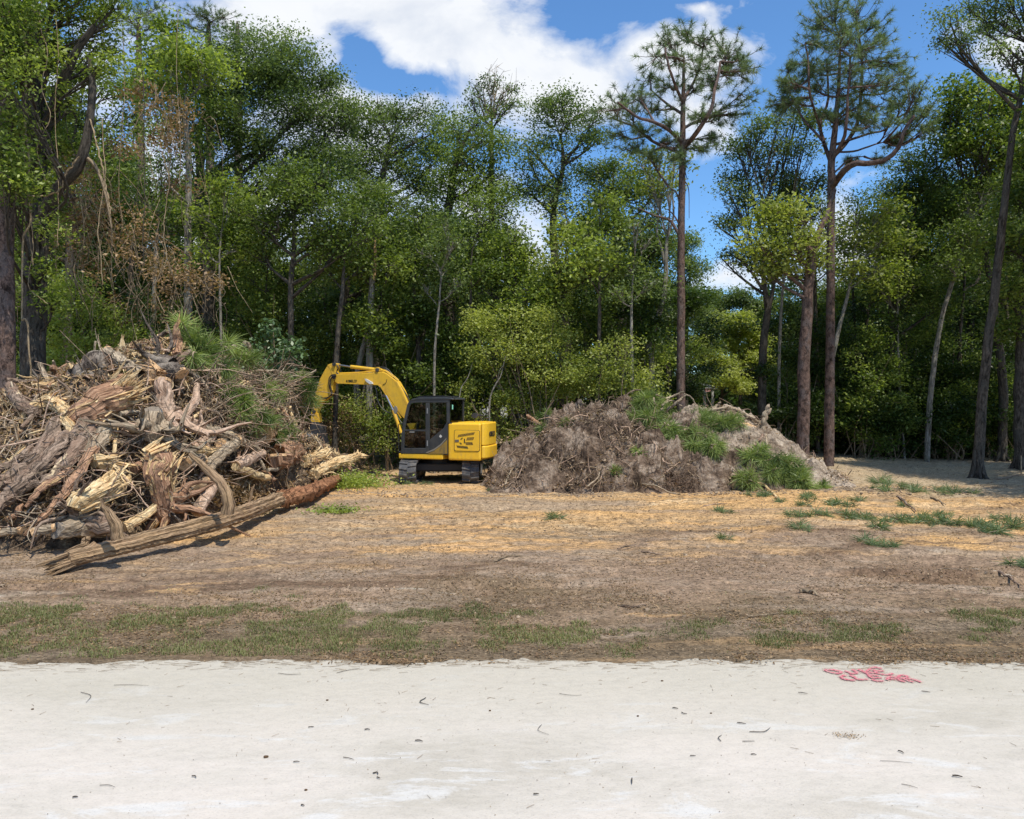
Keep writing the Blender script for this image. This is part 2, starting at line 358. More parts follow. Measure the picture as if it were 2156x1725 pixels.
    base = mixc(nt, mth(nt, 'MULTIPLY', ramp(nt, m4, [(.60, 0.), (.66, .85)]), nearz), base, (.52, .35, .20))
    east = N(nt, 'ShaderNodeMapRange', inp={1: 7.5, 2: 11.}); L(nt, mth(nt, 'ADD', X_, mth(nt, 'MULTIPLY', mth(nt, 'SUBTRACT', warp, .5), 6.)), east.inputs[0])
    base = mixc(nt, mth(nt, 'MULTIPLY', mth(nt, 'MULTIPLY', east.outputs[0], .75), ramp(nt, t, [(.30, 0.), (.37, 1.)])), base, (.42, .36, .28))
    # grain: chips, crumbs, needles
    f1 = noise(nt, mapping(nt, g, (22, 24, 14)), 1., 4, .75)
    base = mixc(nt, 1., base, ramp(nt, f1, [(.3, .42), (.5, 1.), (.7, 1.5)]), 'MULTIPLY')
    f2 = noise(nt, mapping(nt, g, (4.6, 6, 3)), 1., 5, .7)
    base = mixc(nt, .85, base, ramp(nt, f2, [(.33, .55), (.5, 1.), (.68, 1.25)]), 'MULTIPLY')
    vo = N(nt, 'ShaderNodeTexVoronoi', inp={'Scale': 1.}); L(nt, mapping(nt, g, (24, 30, 10)), vo.inputs['Vector'])
    chips = mth(nt, 'LESS_THAN', vo.outputs['Distance'], .2)
    sel = N(nt, 'ShaderNodeSeparateColor'); L(nt, vo.outputs['Color'], sel.inputs[0])
    base = mixc(nt, mth(nt, 'MULTIPLY', chips, mth(nt, 'GREATER_THAN', sel.outputs[0], .72)), base, mixc(nt, sel.outputs[1], (.12, .08, .05), (.62, .50, .36)))
    base = mixc(nt, 1., base, (1.03, .975, .86), 'MULTIPLY')
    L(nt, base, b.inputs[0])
    # track-shoe prints across the bare lot
    wv = N(nt, 'ShaderNodeTexWave', bands_direction='Y', inp={'Scale': 2.6, 'Distortion': 1.6, 'Detail': 2., 'Detail Scale': .6}); L(nt, mapping(nt, g, (.22, 1, 1), rot=(0, 0, .05)), wv.inputs['Vector'])
    pr = noise(nt, mapping(nt, g, (.18, .6, 0), (9, 9, 0)), 1., 3, .5)
    prm = mth(nt, 'MULTIPLY', ramp(nt, pr, [(.46, 0.), (.52, 1.)]), inlot)
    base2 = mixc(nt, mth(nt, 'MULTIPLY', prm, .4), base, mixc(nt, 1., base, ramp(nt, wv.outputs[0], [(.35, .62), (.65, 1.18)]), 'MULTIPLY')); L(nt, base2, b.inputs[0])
    h = mth(nt, 'ADD', mth(nt, 'ADD', mth(nt, 'MULTIPLY', f1, .5), mth(nt, 'MULTIPLY', f2, 1.)), mth(nt, 'MULTIPLY', mth(nt, 'MULTIPLY', wv.outputs[0], prm), .4))
    bump(nt, b, h, .9, .06)
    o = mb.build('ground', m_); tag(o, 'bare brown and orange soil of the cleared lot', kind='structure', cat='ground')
def road_edge(x): return 7.25+.28*fbm(x, x*0, .35, 3, 21)+.34*fbm(x, x*0, 1.8, 4, 23)-.012*np.maximum(x, 0)*2
def build_road():
    ys = [-12., -4, 0, 2.]
    while ys[-1] < 3.4: ys.append(ys[-1]+.2)
    while ys[-1] < 7.9: ys.append(ys[-1]+.022)
    ys = np.array(ys); xs = np.concatenate([[-60, -30, -15, -9], np.linspace(-6.4, 6.4, 640), [9, 15, 30, 60]])
    Y, X = np.meshgrid(ys, xs, indexing='ij')
    e = road_edge(X)
    Z = .03+.006*fbm(X, Y, 1.2, 3, 31)+.004*fbm(X, Y, 14., 2, 33)-.35*np.clip(Y-e+.02*fbm(X, Y, 9., 3, 40)*8, 0, 1)
    n, m = Y.shape; V = np.stack([X, Y, Z], -1).reshape(-1, 3)
    i = np.arange(n-1)[:, None]*m+np.arange(m-1)[None]; f = np.stack([i, i+1, i+m+1, i+m], -1).reshape(-1, 4)
    mb = MB(); mb.add(V, f, 0, .5, None, True)
    m_, nt, b = mat('white_limerock', .9, .15)
    g = N(nt, 'ShaderNodeNewGeometry').outputs['Position']
    n1 = noise(nt, mapping(nt, g, (.35, .9, 0)), 1.2, 6, .65, .4)
    c = ramp(nt, n1, [(.36, (.47, .43, .365)), (.47, (.54, .495, .43)), (.58, (.585, .53, .465))])
    n2 = noise(nt, mapping(nt, g, (.8, 2.6, 0), (4, 9, 0)), 1.3, 8, .72, .5)
    c = mixc(nt, ramp(nt, n2, [(.55, 0.), (.62, .75)]), c, (.60, .585, .555))
    sp = N(nt, 'ShaderNodeSeparateXYZ'); L(nt, g, sp.inputs[0])
    edge = ramp(nt, mth(nt, 'ADD', mth(nt, 'DIVIDE', sp.outputs[1], 10.), mth(nt, 'MULTIPLY', mth(nt, 'SUBTRACT', n1, .5), .1)), [(.52, 0.), (.66, .7), (.74, .85)])
    c = mixc(nt, edge, c, (.47, .43, .35))
    f1 = noise(nt, mapping(nt, g, (55, 70, 10)), 1., 4, .75)
    c = mixc(nt, 1., c, ramp(nt, f1, [(.3, .82), (.45, 1.), (.7, 1.05)]), 'MULTIPLY')
    f3 = noise(nt, mapping(nt, g, (9, 18, 10)), 1., 4, .7)
    c = mixc(nt, 1., c, ramp(nt, f3, [(.3, .92), (.5, 1.), (.7, 1.04)]), 'MULTIPLY')
    vo = N(nt, 'ShaderNodeTexVoronoi', inp={'Scale': 1.}); L(nt, mapping(nt, g, (22, 34, 10)), vo.inputs['Vector'])
    se = N(nt, 'ShaderNodeSeparateColor'); L(nt, vo.outputs['Color'], se.inputs[0])
    c = mixc(nt, mth(nt, 'MULTIPLY', mth(nt, 'LESS_THAN', vo.outputs['Distance'], .09), mth(nt, 'GREATER_THAN', se.outputs[0], .6)), c, (.36, .31, .25))
    L(nt, c, b.inputs[0]); bump(nt, b, mth(nt, 'ADD', f1, mth(nt, 'MULTIPLY', f3, 1.5)), .3, .012)
    o = mb.build('road', m_); tag(o, 'white crushed limerock road along the lot', kind='structure', cat='road')
build_ground(); build_road()
# ------------------------------------------------------------------ red paint on the road
def paint():
    m_, nt, b = mat('red_spray_paint', .7, .3)
    g = N(nt, 'ShaderNodeNewGeometry').outputs['Position']
    nn = noise(nt, mapping(nt, g, (60, 60, 1)), 1., 4, .7)
    L(nt, ramp(nt, nn, [(.42, (.60, .34, .32)), (.56, (.58, .09, .14))]), b.inputs[0])
    # strokes in picture units of the lettering, laid on the road at the spot where it is sprayed
    def q(zx, zy):
        px = (2020+zx*320/2156)/1.1874; py = (1640+zy*100/674)/1.1874; Y = (CH-.034)*F/(py-HZ); return ((px-CX)/F*Y, Y)
    S = [('D', [(300, 240), (420, 245), (530, 265), (555, 290), (500, 305), (400, 290), (310, 262), (300, 240)], 16),
         ('U', [(620, 258), (690, 285), (730, 305), (800, 305), (830, 290), (790, 262), (740, 240)], 15),
         ('K', [(840, 235), (920, 265), (990, 300)], 15), ('K', [(1060, 225), (1000, 262), (985, 285), (1100, 290), (1180, 300)], 13),
         ('E', [(1070, 212), (1150, 200), (1240, 222)], 13), ('E', [(1110, 240), (1130, 262), (1240, 262), (1270, 268)], 13), ('E', [(1130, 270), (1180, 300), (1280, 322), (1370, 322), (1430, 300)], 14),
         ('C', [(640, 335), (570, 352), (570, 380), (640, 405), (740, 418), (800, 420)], 14),
         ('L', [(700, 330), (780, 365), (830, 400), (920, 408), (1010, 402)], 14),
         ('E', [(990, 300), (1030, 345), (1060, 375)], 13), ('E', [(1030, 335), (1120, 335), (1210, 352)], 12), ('E', [(1060, 380), (1140, 382), (1240, 375)], 13), ('E', [(1070, 405), (1160, 430), (1280, 430)], 12),
         ('A', [(1330, 415), (1360, 370), (1420, 355), (1500, 385), (1560, 425), (1640, 445)], 15), ('A', [(1340, 392), (1420, 398), (1480, 400)], 15),
         ('R', [(1510, 370), (1560, 335), (1640, 340), (1670, 365), (1600, 385), (1520, 380)], 14), ('R', [(1580, 385), (1680, 425), (1770, 450)], 13), ('R', [(1650, 388), (1780, 405), (1850, 430), (1905, 452)], 14)]
    mb = MB(); halo = mb
    hm_, hn, hb = mat('red_overspray', .9, .1); hb.inputs['Base Color'].default_value = (.62, .25, .25, 1); g2 = N(hn, 'ShaderNodeNewGeometry').outputs['Position']
    L(hn, ramp(hn, noise(hn, mapping(hn, g2, (90, 90, 1)), 1., 3, .7), [(.47, 0.), (.58, .6)]), hb.inputs['Alpha'])
    rng = np.random.default_rng(5)
    for _, pts, w in S:
        p = np.array([q(*a) for a in pts]); p = smooth_path(p, 24); t = nrm(np.gradient(p, axis=0)); n = np.stack([-t[:, 1], t[:, 0]], 1)
        ww = (w/16*.0115)*(1+.35*rng.normal(0, 1, len(p)).clip(-1, 1))[:, None]
        a, b2 = p+n*ww, p-n*ww; z = .0400+rng.uniform(0, .0012)
        V = np.vstack([np.c_[a, np.full(24, z)], np.c_[b2, np.full(24, z)]])
        mb.add(V, [(i, i+1, 25+i, 24+i) for i in range(23)])
        halo.add(np.vstack([np.c_[p+n*ww*2.6, np.full(24, z-.0018)], np.c_[p-n*ww*2.6, np.full(24, z-.0018)]]), [(i, i+1, 25+i, 24+i) for i in range(23)], 1)
        # overspray dots
        k = 60; j = rng.integers(0, 24, k); c = p[j]+rng.normal(0, .02, (k, 2)); r = rng.uniform(.002, .004, k)
        cc = np.c_[c, np.full(k, z+.0004)]
        V = np.stack([cc+np.c_[r, 0*r, 0*r], cc+np.c_[0*r, r, 0*r], cc-np.c_[r, 0*r, 0*r], cc-np.c_[0*r, r, 0*r]], 1).reshape(-1, 3)
        mb.add(V, np.arange(4*k).reshape(-1, 4))
    tag(mb.build('painted_lettering', [m_, hm_]), 'red sprayed words DUKE CLEAR on the white road edge', 'marking')
paint()
# ------------------------------------------------------------------ trees
def crown_leaves(mb, c, r, rng, dens=1., leaf=.12, tint0=.5, hollow=.55, clump=.42, per=46, up=.45, squash=.85):
    """one leafy mass: many leaf clumps spread through the outer volume of an uneven ellipsoid"""
    rx, ry, rz = r
    R = (rx*ry*rz)**(1/3); leaf = leaf*.98; per = per*1.9
    k = int(max(6, dens*R*R*37))
    # uneven outline: the mass breaks into sprays with gaps between them
    q = max(5, int(4+5*R)); sd = nrm(rng.normal(0, 1, (q, 3))+np.array([0, 0, .15])); sr = rng.uniform(.35, 1.0, (q, 1)); sz = rng.uniform(.22, .5, q)
    w = rng.integers(0, q, k); cc = sd[w]*sr[w]+nrm(rng.normal(0, 1, (k, 3)))*(rng.uniform(.3, 1.1, k)*sz[w])[:, None]*np.array([1, 1, .7])
    cc = c+cc*np.array([rx, ry, rz*squash]); tb_ = rng.normal(0, .22, q)
    ct = np.clip(tint0+tb_[w]+rng.normal(0, .15, k), 0, 1)
    m = rng.integers(int(per*.5), int(per*1.5), k); idx = np.repeat(np.arange(k), m)
    off = rng.normal(0, 1, (len(idx), 3)).clip(-1.7, 1.7); off = off*np.array([clump, clump, clump*.6])*rng.uniform(.6, 1.3, k)[idx][:, None]
    pts = cc[idx]+off; tt = np.clip(ct[idx]+rng.normal(0, .13, len(idx)), 0, 1)
    leafquads(mb, pts, leaf, rng, 0, tt, up)
    return cc
def tree(name, label, cat, Y, trunk, rad, blobs, leaves='oak', bark='bark', seed=1, dens=1., leaf=.125, group=None, base_z=None, limb_r=.09, per=46, tint=.5, clump=.42, extra=None, twigs=True, up=.45, crown='crown', hollow=.5):
    """trunk: picture-unit polyline from the foot up (depth Y); blobs: (px, py, r[, dY])"""
    rng = np.random.default_rng(seed); leaf *= {'oak': .92, 'oakblue': .86, 'bright': 1.15, 'yellow': 1.2}.get(leaves, 1.)
    tp = np.array([P(a, b, Y+(c[0] if c else 0)) for a, b, *c in trunk])
    fz = gz1(tp[0][0], tp[0][1]) if base_z is None else base_z
    tp[0][2] = fz-.15
    root = empty(name, (tp[0][0], tp[0][1], fz), label, cat, group)
    tb = MB()
    rad = np.atleast_1d(rad)
    for q in range(6 if rad[0] > .12 else 0):
        a_ = q*pi/3+rng.uniform(-.3, .3); o_ = np.array([cos(a_), sin(a_), 0]); b_ = tp[0]+[0, 0, .15]; tube(tb, [b_+o_*rad[0]*2.1-[0, 0, .06], b_+o_*rad[0]*1.3+[0, 0, .07], b_+o_*rad[0]*.72+[0, 0, .4], b_+o_*rad[0]*.5+[0, 0, .9]], [rad[0]*.22, rad[0]*.36, rad[0]*.4, rad[0]*.3], 7, 0, rng=rng, rough=.06, n=8)
    pth, rr = tube(tb, tp, rad, 14, 0, rough=.03, ridge=.05, rng=rng, n=26, bend=.12)
    # root flare
    lm = MB()
    for bl in blobs:
        px, py, r = bl[:3]; dY = bl[3] if len(bl) > 3 else rng.uniform(-.8, .8)
        c = P(px, py, Y+dY); rm = r/F*Y
        crown_leaves(lm, c, (rm*rng.uniform(.95, 1.15), rm*rng.uniform(.9, 1.1), rm*rng.uniform(.85, 1.05)), rng, dens, leaf, tint, per=per, clump=clump, up=up, hollow=hollow)
        # limb from the trunk, leaving it below the mass
        ok = np.where(pth[:, 2] < c[2]-.15*rm)[0]
        if len(ok) == 0: ok = np.array([len(pth)//2])
        j = ok[np.argmin(np.linalg.norm(pth[ok]-c, axis=1)+np.maximum(0, .8*np.linalg.norm(c[:2]-pth[ok][:, :2], axis=1)-(c[2]-pth[ok][:, 2])))]
        a = pth[j]; dist = np.linalg.norm(c-a); r0 = min(rr[j]*.7, limb_r*(.6+.12*dist))
        mid = a*.5+c*.5+np.array([*rng.normal(0, .07*dist, 2), rng.uniform(-.12, .06)*dist])
        lp, lr = tube(tb, [a, mid, c+rng.normal(0, .1*rm, 3)], [r0, r0*.6, .02], 7, 0, rng=rng, rough=.04, n=9)
        if twigs:
            k = int(7+5*rm); e = c+nrm(rng.normal(0, 1, (k, 3))+np.array([0, 0, .35]))*rm*rng.uniform(.6, 1.0, (k, 1))
            s = lp[rng.integers(3, 9, k)]; mdl = s*.45+e*.55+rng.normal(0, .12*rm, (k, 3))
            sticks(tb, s, mdl, .022, .015); sticks(tb, mdl, e, .015, .006)
            e2 = mdl+nrm(rng.normal(0, 1, (k, 3)))*rm*.5; sticks(tb, mdl, e2, .012, .005)
    if extra: extra(tb, lm, rng, pth, rr)
    tb.build('trunk', [M[bark], M['twig']], root)
    if lm.n: lm.build(crown, M[leaves], root)
    return root
def pine(name, label, Y, trunk, rad, limbs, blobs, seed=3, tufts=26, Ln=.27, group=None, bark='pinebark', needle='pineneedle', m=30, dead=()):
    rng = np.random.default_rng(seed)
    tp = np.array([P(a, b, Y+(c[0] if c else 0)) for a, b, *c in trunk]); fz = gz1(tp[0][0], tp[0][1]); tp[0][2] = fz-.15
    root = empty(name, (tp[0][0], tp[0][1], fz), label, 'pine tree', group)
    tb = MB(); nm = MB()
    pth, rr = tube(tb, tp, rad, 14, 0, rough=.035, ridge=.04, rng=rng, n=30, bend=.06)
    nodes = [pth[18:]]
    for pts, r0 in limbs:
        lp, _ = tube(tb, [P(a, b, Y+(c[0] if c else 0)) for a, b, *c in pts], [r0, r0*.45], 8, 0, rough=.04, rng=rng, n=14, bend=.3); nodes.append(lp[3:])
    for pts, r0 in dead:
        tube(tb, [P(a, b, Y) for a, b in pts], [r0, r0*.4], 6, 0, rough=.05, rng=rng, n=8)
    nodes = np.concatenate(nodes)
    for bl in blobs:
        px, py, r = bl[:3]; dY = bl[3] if len(bl) > 3 else rng.uniform(-1.2, 1.2)
        c = P(px, py, Y+dY); rm = r/F*Y
        d = np.linalg.norm(nodes-c, axis=1)+np.maximum(0, nodes[:, 2]-c[2])*1.5; a = nodes[np.argmin(d)]
        mid = (a+c)/2+rng.normal(0, .08, 3)*np.linalg.norm(c-a)-np.array([0, 0, .06*np.linalg.norm(c-a)])
        lp, _ = tube(tb, [a, mid, c], [.04, .028, .016], 6, 0, rough=.04, rng=rng, n=8, bend=.3)
        k = int(1.75*tufts*max(.5, rm)**1.3); dr = nrm(rng.normal(0, 1, (k, 3))+np.array([0, 0, .3])); e = c+dr*rm*rng.uniform(.25, 1.75, (k, 1))*np.array([1, 1, .6])
        s = lp[rng.integers(3, 8, k)]; md = s*.5+e*.5+np.array([0, 0, -.1])*rm+rng.normal(0, .08*rm, (k, 3))
        sticks(tb, s, md, .014, .010); sticks(tb, md, e, .010, .008)
        ax = nrm(e-md)+np.array([0, 0, .5])
        needles(nm, e, ax, rng, Ln, m, .015, .9, .15, 0, np.clip(rng.normal(.45, .18, k), 0, 1), 1)
        # second whorl a little behind the tip
        needles(nm, md*.3+e*.7, ax, rng, Ln*.9, m//2, .016, 1., .3, 0, np.clip(rng.normal(.3, .15, k), 0, 1), 1)
    tb.build('trunk', M[bark], root); nm.build('crown', M[needle], root)
    return root
def spray_vines(root_mb, rng, pts, mat=0):
    pass
# --- the two tall pines against the sky
pine('pine_tree', 'tall slender pine alone against the blue gap behind the dirt mound', 26.5,
     [(1433, 862), (1434, 700), (1434, 520), (1437, 330), (1438, 230), (1440, 120)], [.155, .135, .12, .105, .08, .03],
     [([(1441, 310), (1470, 275, -.8), (1495, 235, -1.2), (1505, 190, -1.2), (1520, 130, -1)], 0.086), ([(1436, 300), (1395, 265, -1), (1340, 245, -1.6), (1300, 215, -2)], 0.072),
      ([(1436, 325), (1380, 300, .8), (1330, 265, 1.2), (1290, 250, 1.5)], 0.065), ([(1436, 240), (1400, 215, 1), (1370, 190, 1)], 0.058), ([(1440, 270), (1480, 250, 1.5), (1530, 235, 2)], 0.058), ([(1440, 210), (1470, 150, 1), (1480, 100, 1)], 0.058), ([(1440, 220), (1410, 150, -1), (1400, 100, -1)], 0.058),
      ([(1434, 500), (1410, 465), (1375, 452), (1345, 440)], 0.058), ([(1434, 430), (1422, 405), (1408, 395)], 0.036)],
     [(1400, 88, 34), (1440, 75, 36), (1480, 82, 36), (1520, 100, 36), (1552, 120, 30), (1570, 150, 24), (1380, 120, 30), (1430, 130, 34), (1480, 140, 36), (1530, 160, 36), (1365, 160, 30), (1410, 180, 34), (1460, 195, 30), (1345, 205, 28), (1310, 205, 30), (1285, 235, 26), (1330, 240, 30), (1375, 230, 30), (1300, 280, 26), (1345, 275, 26), (1560, 200, 28), (1545, 240, 26), (1510, 245, 24), (1400, 300, 24), (1330, 310, 24), (1365, 330, 20), (1440, 310, 18), (1480, 310, 20), (1500, 290, 16), (1410, 260, 22), (1470, 240, 22), (1425, 330, 18), (1535, 130, 30), (1500, 180, 28)],
     seed=31, dead=[([(1441, 380), (1450, 400), (1451, 460)], 0.022), ([(1440, 350), (1447, 380)], 0.022), ([(1434, 480), (1420, 455), (1405, 440)], 0.036)])
pine('pine_tree', 'tallest pine with a bent horizontal limb, crown open to blue sky', 27.5,
     [(1745, 912), (1748, 700), (1749, 520), (1750, 400), (1752, 330), (1765, 200), (1770, 80)], [.18, .155, .14, .135, .12, .07, .03],
     [([(1752, 395), (1775, 362, -1), (1800, 345, -1.6), (1835, 345, -2), (1870, 335, -2.4), (1895, 310, -2.6), (1900, 280, -2.6), (1925, 245, -2.6)], 0.122),
      ([(1750, 345), (1735, 300, .6), (1725, 260, .9), (1745, 210, 1), (1740, 130, 1.2)], 0.079), ([(1755, 330), (1790, 290, 1), (1810, 240, 1.2), (1815, 150, 1.2), (1810, 80, 1)], 0.086),
      ([(1752, 340), (1780, 280, -.8), (1785, 210, -1), (1790, 120, -1)], 0.072), ([(1758, 305), (1820, 285, 1.5), (1870, 270, 2), (1900, 230, 2)], 0.050), ([(1756, 320), (1800, 318, .5), (1840, 305, .5), (1860, 300, .5)], 0.043),
      ([(1735, 300), (1690, 250, 1), (1670, 210, 1.2), (1650, 170, 1)], 0.050), ([(1728, 270), (1705, 200, -1), (1700, 120, -1), (1695, 90, -1)], 0.050), ([(1750, 370), (1790, 335), (1820, 330)], 0.036), ([(1760, 250), (1800, 210, 2), (1850, 160, 2)], 0.050)],
     [(1760, 22, 40), (1800, 28, 40), (1730, 45, 40), (1780, 60, 44), (1840, 55, 34), (1720, 90, 36), (1760, 100, 44), (1810, 100, 44), (1855, 85, 30), (1700, 130, 28), (1745, 140, 36), (1795, 150, 44), (1840, 140, 40), (1880, 135, 28), (1690, 170, 22), (1660, 185, 22), (1650, 210, 24), (1680, 220, 24), (1715, 190, 24), (1770, 190, 34), (1820, 190, 40), (1865, 180, 36), (1905, 170, 28), (1930, 185, 26), (1650, 170, 16), (1665, 140, 14), (1800, 230, 32), (1845, 225, 36), (1890, 220, 34), (1930, 220, 32), (1955, 235, 26), (1875, 255, 24), (1920, 255, 28), (1960, 270, 22), (1830, 265, 22), (1900, 290, 18), (1770, 255, 20), (1735, 240, 18), (1848, 335, 15), (1815, 250, 22), (1640, 225, 18), (1712, 150, 26), (1880, 300, 16), (1790, 340, 12)],
     seed=37, tufts=28)
# --- distant pine tops over the oaks
for i, (bx, bls, lb) in enumerate([
    (292, [(270, 40, 34), (300, 25, 32), (320, 50, 30), (285, 75, 26), (335, 15, 22)], 'dark pine top behind the oaks, nearest the vine-hung trunk'),
    (440, [(420, 30, 34), (445, 45, 30), (470, 35, 30), (400, 55, 24), (430, 75, 22)], 'dark round pine top rising above the tallest oaks beneath white cloud'),
    (500, [(490, 75, 24), (512, 90, 22), (480, 100, 20), (505, 110, 18)], 'small dark pine top beside the larger round pine top')]):
    pine('pine_tree', lb, 42+i, [(bx+8, 840), (bx+4, 500), (bx, 100), (bx, 45)], [.33, .28, .14, .05], [], bls, seed=50+i, tufts=22, group='pine tops over the oaks')
# --- broadleaf trees of the wood edge, each with its own trunk and leafy masses
def T(*a, **k): return tree('oak_tree', *a, **k)
# big oaks, left half
T('grand oak with dense rounded crown, tallest of the wood edge behind the log heap', 'tree', 31,
  [(432, 900), (432, 700), (436, 560), (428, 450), (420, 350), (425, 260), (470, 200)], [.33, .28, .26, .2, .16, .13, .05],
  [(470, 130, 62), (540, 130, 60), (600, 120, 55), (640, 165, 60), (690, 200, 55), (560, 200, 70), (480, 210, 62), (620, 250, 70), (700, 270, 55), (725, 235, 38), (540, 290, 70), (450, 290, 50), (640, 340, 70), (560, 380, 60), (700, 350, 52), (480, 370, 44), (600, 95, 36), (660, 420, 55), (420, 180, 46)],
  'oakblue', seed=101, dens=.95, limb_r=.12)
T('dark forked oak trunk with low shaded limbs behind the log heap', 'tree', 29,
  [(434, 900), (434, 760), (440, 640), (440, 540), (425, 470), (415, 400), (430, 330)], [.27, .24, .22, .19, .14, .10, .05],
  [(400, 330, 50), (440, 250, 50), (380, 250, 46), (470, 430, 44), (385, 170, 46), (350, 130, 44), (500, 500, 48), (430, 480, 36)], 'oak', seed=102, dens=.7,
  extra=lambda tb, lm, rng, p, r: tube(tb, [P(442, 540, 29), P(475, 500, 28.8), P(520, 440, 28.5), P(560, 400, 28.5)], [.14, .05], 8, rng=rng, rough=.04, n=10))
tree('pale_trunk_tree', 'straight tree with light grey mottled trunk lit by the sun', 'tree', 27.5,
  [(398, 905), (397, 650), (396, 480), (397, 330), (390, 240), (392, 180)], [.15, .14, .12, .10, .08, .04],
  [(350, 190, 46), (400, 120, 46), (330, 130, 40), (440, 150, 42), (370, 80, 38), (300, 170, 40)], 'bright', 'palebark', seed=103, dens=.7, leaf=.13,
  extra=lambda tb, lm, rng, p, r: tube(tb, [P(397, 430, 27.5), P(375, 410, 27), P(358, 388, 27), P(356, 340, 27)], [.055, .025], 7, rng=rng, n=9))
T('slender dark sapling oak with high side limb before the big oak', 'tree', 26.5,
  [(610, 880), (612, 700), (612, 600), (620, 500), (618, 420), (640, 360)], [.12, .105, .10, .08, .06, .03],
  [(640, 420, 60), (590, 430, 50), (700, 450, 58), (560, 480, 50), (660, 510, 52), (720, 520, 52), (600, 370, 44), (690, 380, 44), (540, 540, 44), (520, 450, 40), (770, 470, 44)], 'oak', seed=104, dens=.62,
  extra=lambda tb, lm, rng, p, r: tube(tb, [P(617, 560, 26.5), P(640, 540, 26.3), P(680, 520, 26), P(700, 490, 26)], [.06, .02], 7, rng=rng, n=9))
T('broad oak with fine drooping twigs, second crown east of the tallest', 'tree', 33,
  [(800, 880), (795, 700), (790, 560), (800, 440), (810, 350), (830, 280)], [.3, .26, .22, .17, .12, .05],
  [(790, 240, 44), (840, 235, 40), (885, 240, 38), (920, 275, 36), (760, 290, 48), (820, 300, 52), (880, 310, 50), (925, 330, 36), (770, 360, 56), (850, 370, 56), (910, 390, 44), (790, 440, 60), (740, 420, 50), (720, 340, 40), (860, 450, 50)],
  'oakblue', seed=105, dens=.85)
T('mid green oak in full leaf standing over the excavator arm', 'tree', 28.5,
  [(705, 890), (708, 760), (722, 640), (740, 560), (770, 480)], [.17, .15, .13, .09, .04],
  [(760, 520, 58), (820, 500, 52), (860, 540, 46), (720, 580, 46), (800, 590, 50), (780, 430, 46), (860, 470, 44), (700, 520, 40)], 'oak', seed=106, dens=.6)
# broken snag above the arm
sn = empty('dead_snag', (P(782, 880, 27)[0], 27, gz1(P(782, 880, 27)[0], 27)), 'broken dead trunk with snapped orange top above the excavator arm', 'dead tree')
_r = np.random.default_rng(5); mb = MB()
tube(mb, [P(776, 905, 27), P(778, 760, 27), P(781, 640, 27), P(786, 560, 27), P(788, 520, 27)], [.13, .12, .11, .09, .07], 12, 0, rng=_r, rough=.06, n=18, jag=.35)
tube(mb, [P(760, 905, 27.4), P(752, 800, 27.4), P(772, 700, 27.3)], [.16, .12, .08], 10, 0, rng=_r, rough=.05, n=12)
mb.build('trunk', M['palebark'], sn)
mb = MB(); tube(mb, [P(787.5, 590, 26.93), P(789.5, 545, 26.93), P(789, 512, 26.95)], [.055, .065, .03], 8, 0, rng=_r, rough=.12, n=10, jag=.3)
WOODLATE = (mb, sn)
T('tall leafy tree with brown vine-wrapped trunk in the middle of the wood', 'tree', 31,
  [(955, 880), (945, 700), (940, 560), (945, 430), (965, 330), (990, 270)], [.26, .22, .19, .15, .1, .04],
  [(1000, 265, 42), (960, 285, 38), (1030, 300, 44), (980, 340, 52), (1040, 360, 46), (950, 400, 52), (1010, 420, 54), (1060, 430, 40), (930, 470, 46), (990, 490, 46), (1050, 500, 40)],
  'oak', seed=107, dens=.72, tint=.62)
def deadtop(tb, lm, rng, p, r):
    for k in range(16):
        a = P(1035+rng.normal(0, 8), 250, 35); x = 1040+rng.uniform(-60, 65); y = rng.uniform(112, 200)+abs(x-1035)*.6
        e = P(x, y, 35+rng.normal(0, .8)); m = (a+e)/2+rng.normal(0, .25, 3)
        tube(tb, [a, m, e], [.03, .018, .006], 5, 1, rng=rng, n=7)
        kk = 5; s = np.repeat(m[None], kk, 0); s = s+(e-s)*rng.uniform(0, .9, (kk, 1)); sticks(tb, s, s+nrm(rng.normal(0, 1, (kk, 3))+[0, 0, .9])*rng.uniform(.3, .7, (kk, 1)), .010, .004, 1)
T('sparse half-dead tree with bare twigs at the top of its crown', 'tree', 35,
  [(1045, 870), (1040, 600), (1035, 420), (1035, 300), (1035, 240)], [.22, .18, .14, .09, .04],
  [(1000, 185, 20), (1040, 178, 24), (1075, 190, 20), (1020, 215, 24), (1062, 215, 22), (990, 212, 15), (1050, 240, 24), (1010, 245, 20), (1085, 212, 12)],
  'oakblue', seed=108, dens=.85, extra=deadtop, per=22, clump=.3)
T('airy tree with long arching limbs and two leaf masses against cloud', 'tree', 32,
  [(1205, 870), (1190, 700), (1170, 560), (1165, 450), (1185, 350), (1180, 280)], [.25, .21, .18, .14, .09, .04],
  [(1150, 215, 32), (1185, 215, 32), (1215, 235, 34), (1245, 265, 32), (1140, 255, 30), (1190, 265, 34), (1235, 300, 30), (1150, 300, 28), (1110, 340, 34), (1155, 385, 42), (1110, 400, 40), (1195, 340, 24), (1160, 430, 38), (1105, 300, 22), (1265, 285, 24)],
  'oakblue', seed=109, dens=.8, limb_r=.1)
T('thick dark oak between the airy tree and the lone pine', 'tree', 34,
  [(1310, 870), (1305, 700), (1300, 580), (1300, 470), (1290, 400)], [.36, .32, .28, .2, .08],
  [(1240, 370, 40), (1290, 350, 38), (1340, 360, 34), (1260, 420, 50), (1320, 420, 50), (1370, 420, 40), (1230, 470, 42), (1290, 490, 54), (1350, 490, 50), (1260, 550, 50), (1320, 560, 54), (1380, 560, 40), (1400, 500, 28), (1380, 470, 30)],
  'oak', seed=110, dens=.8, tint=.35)
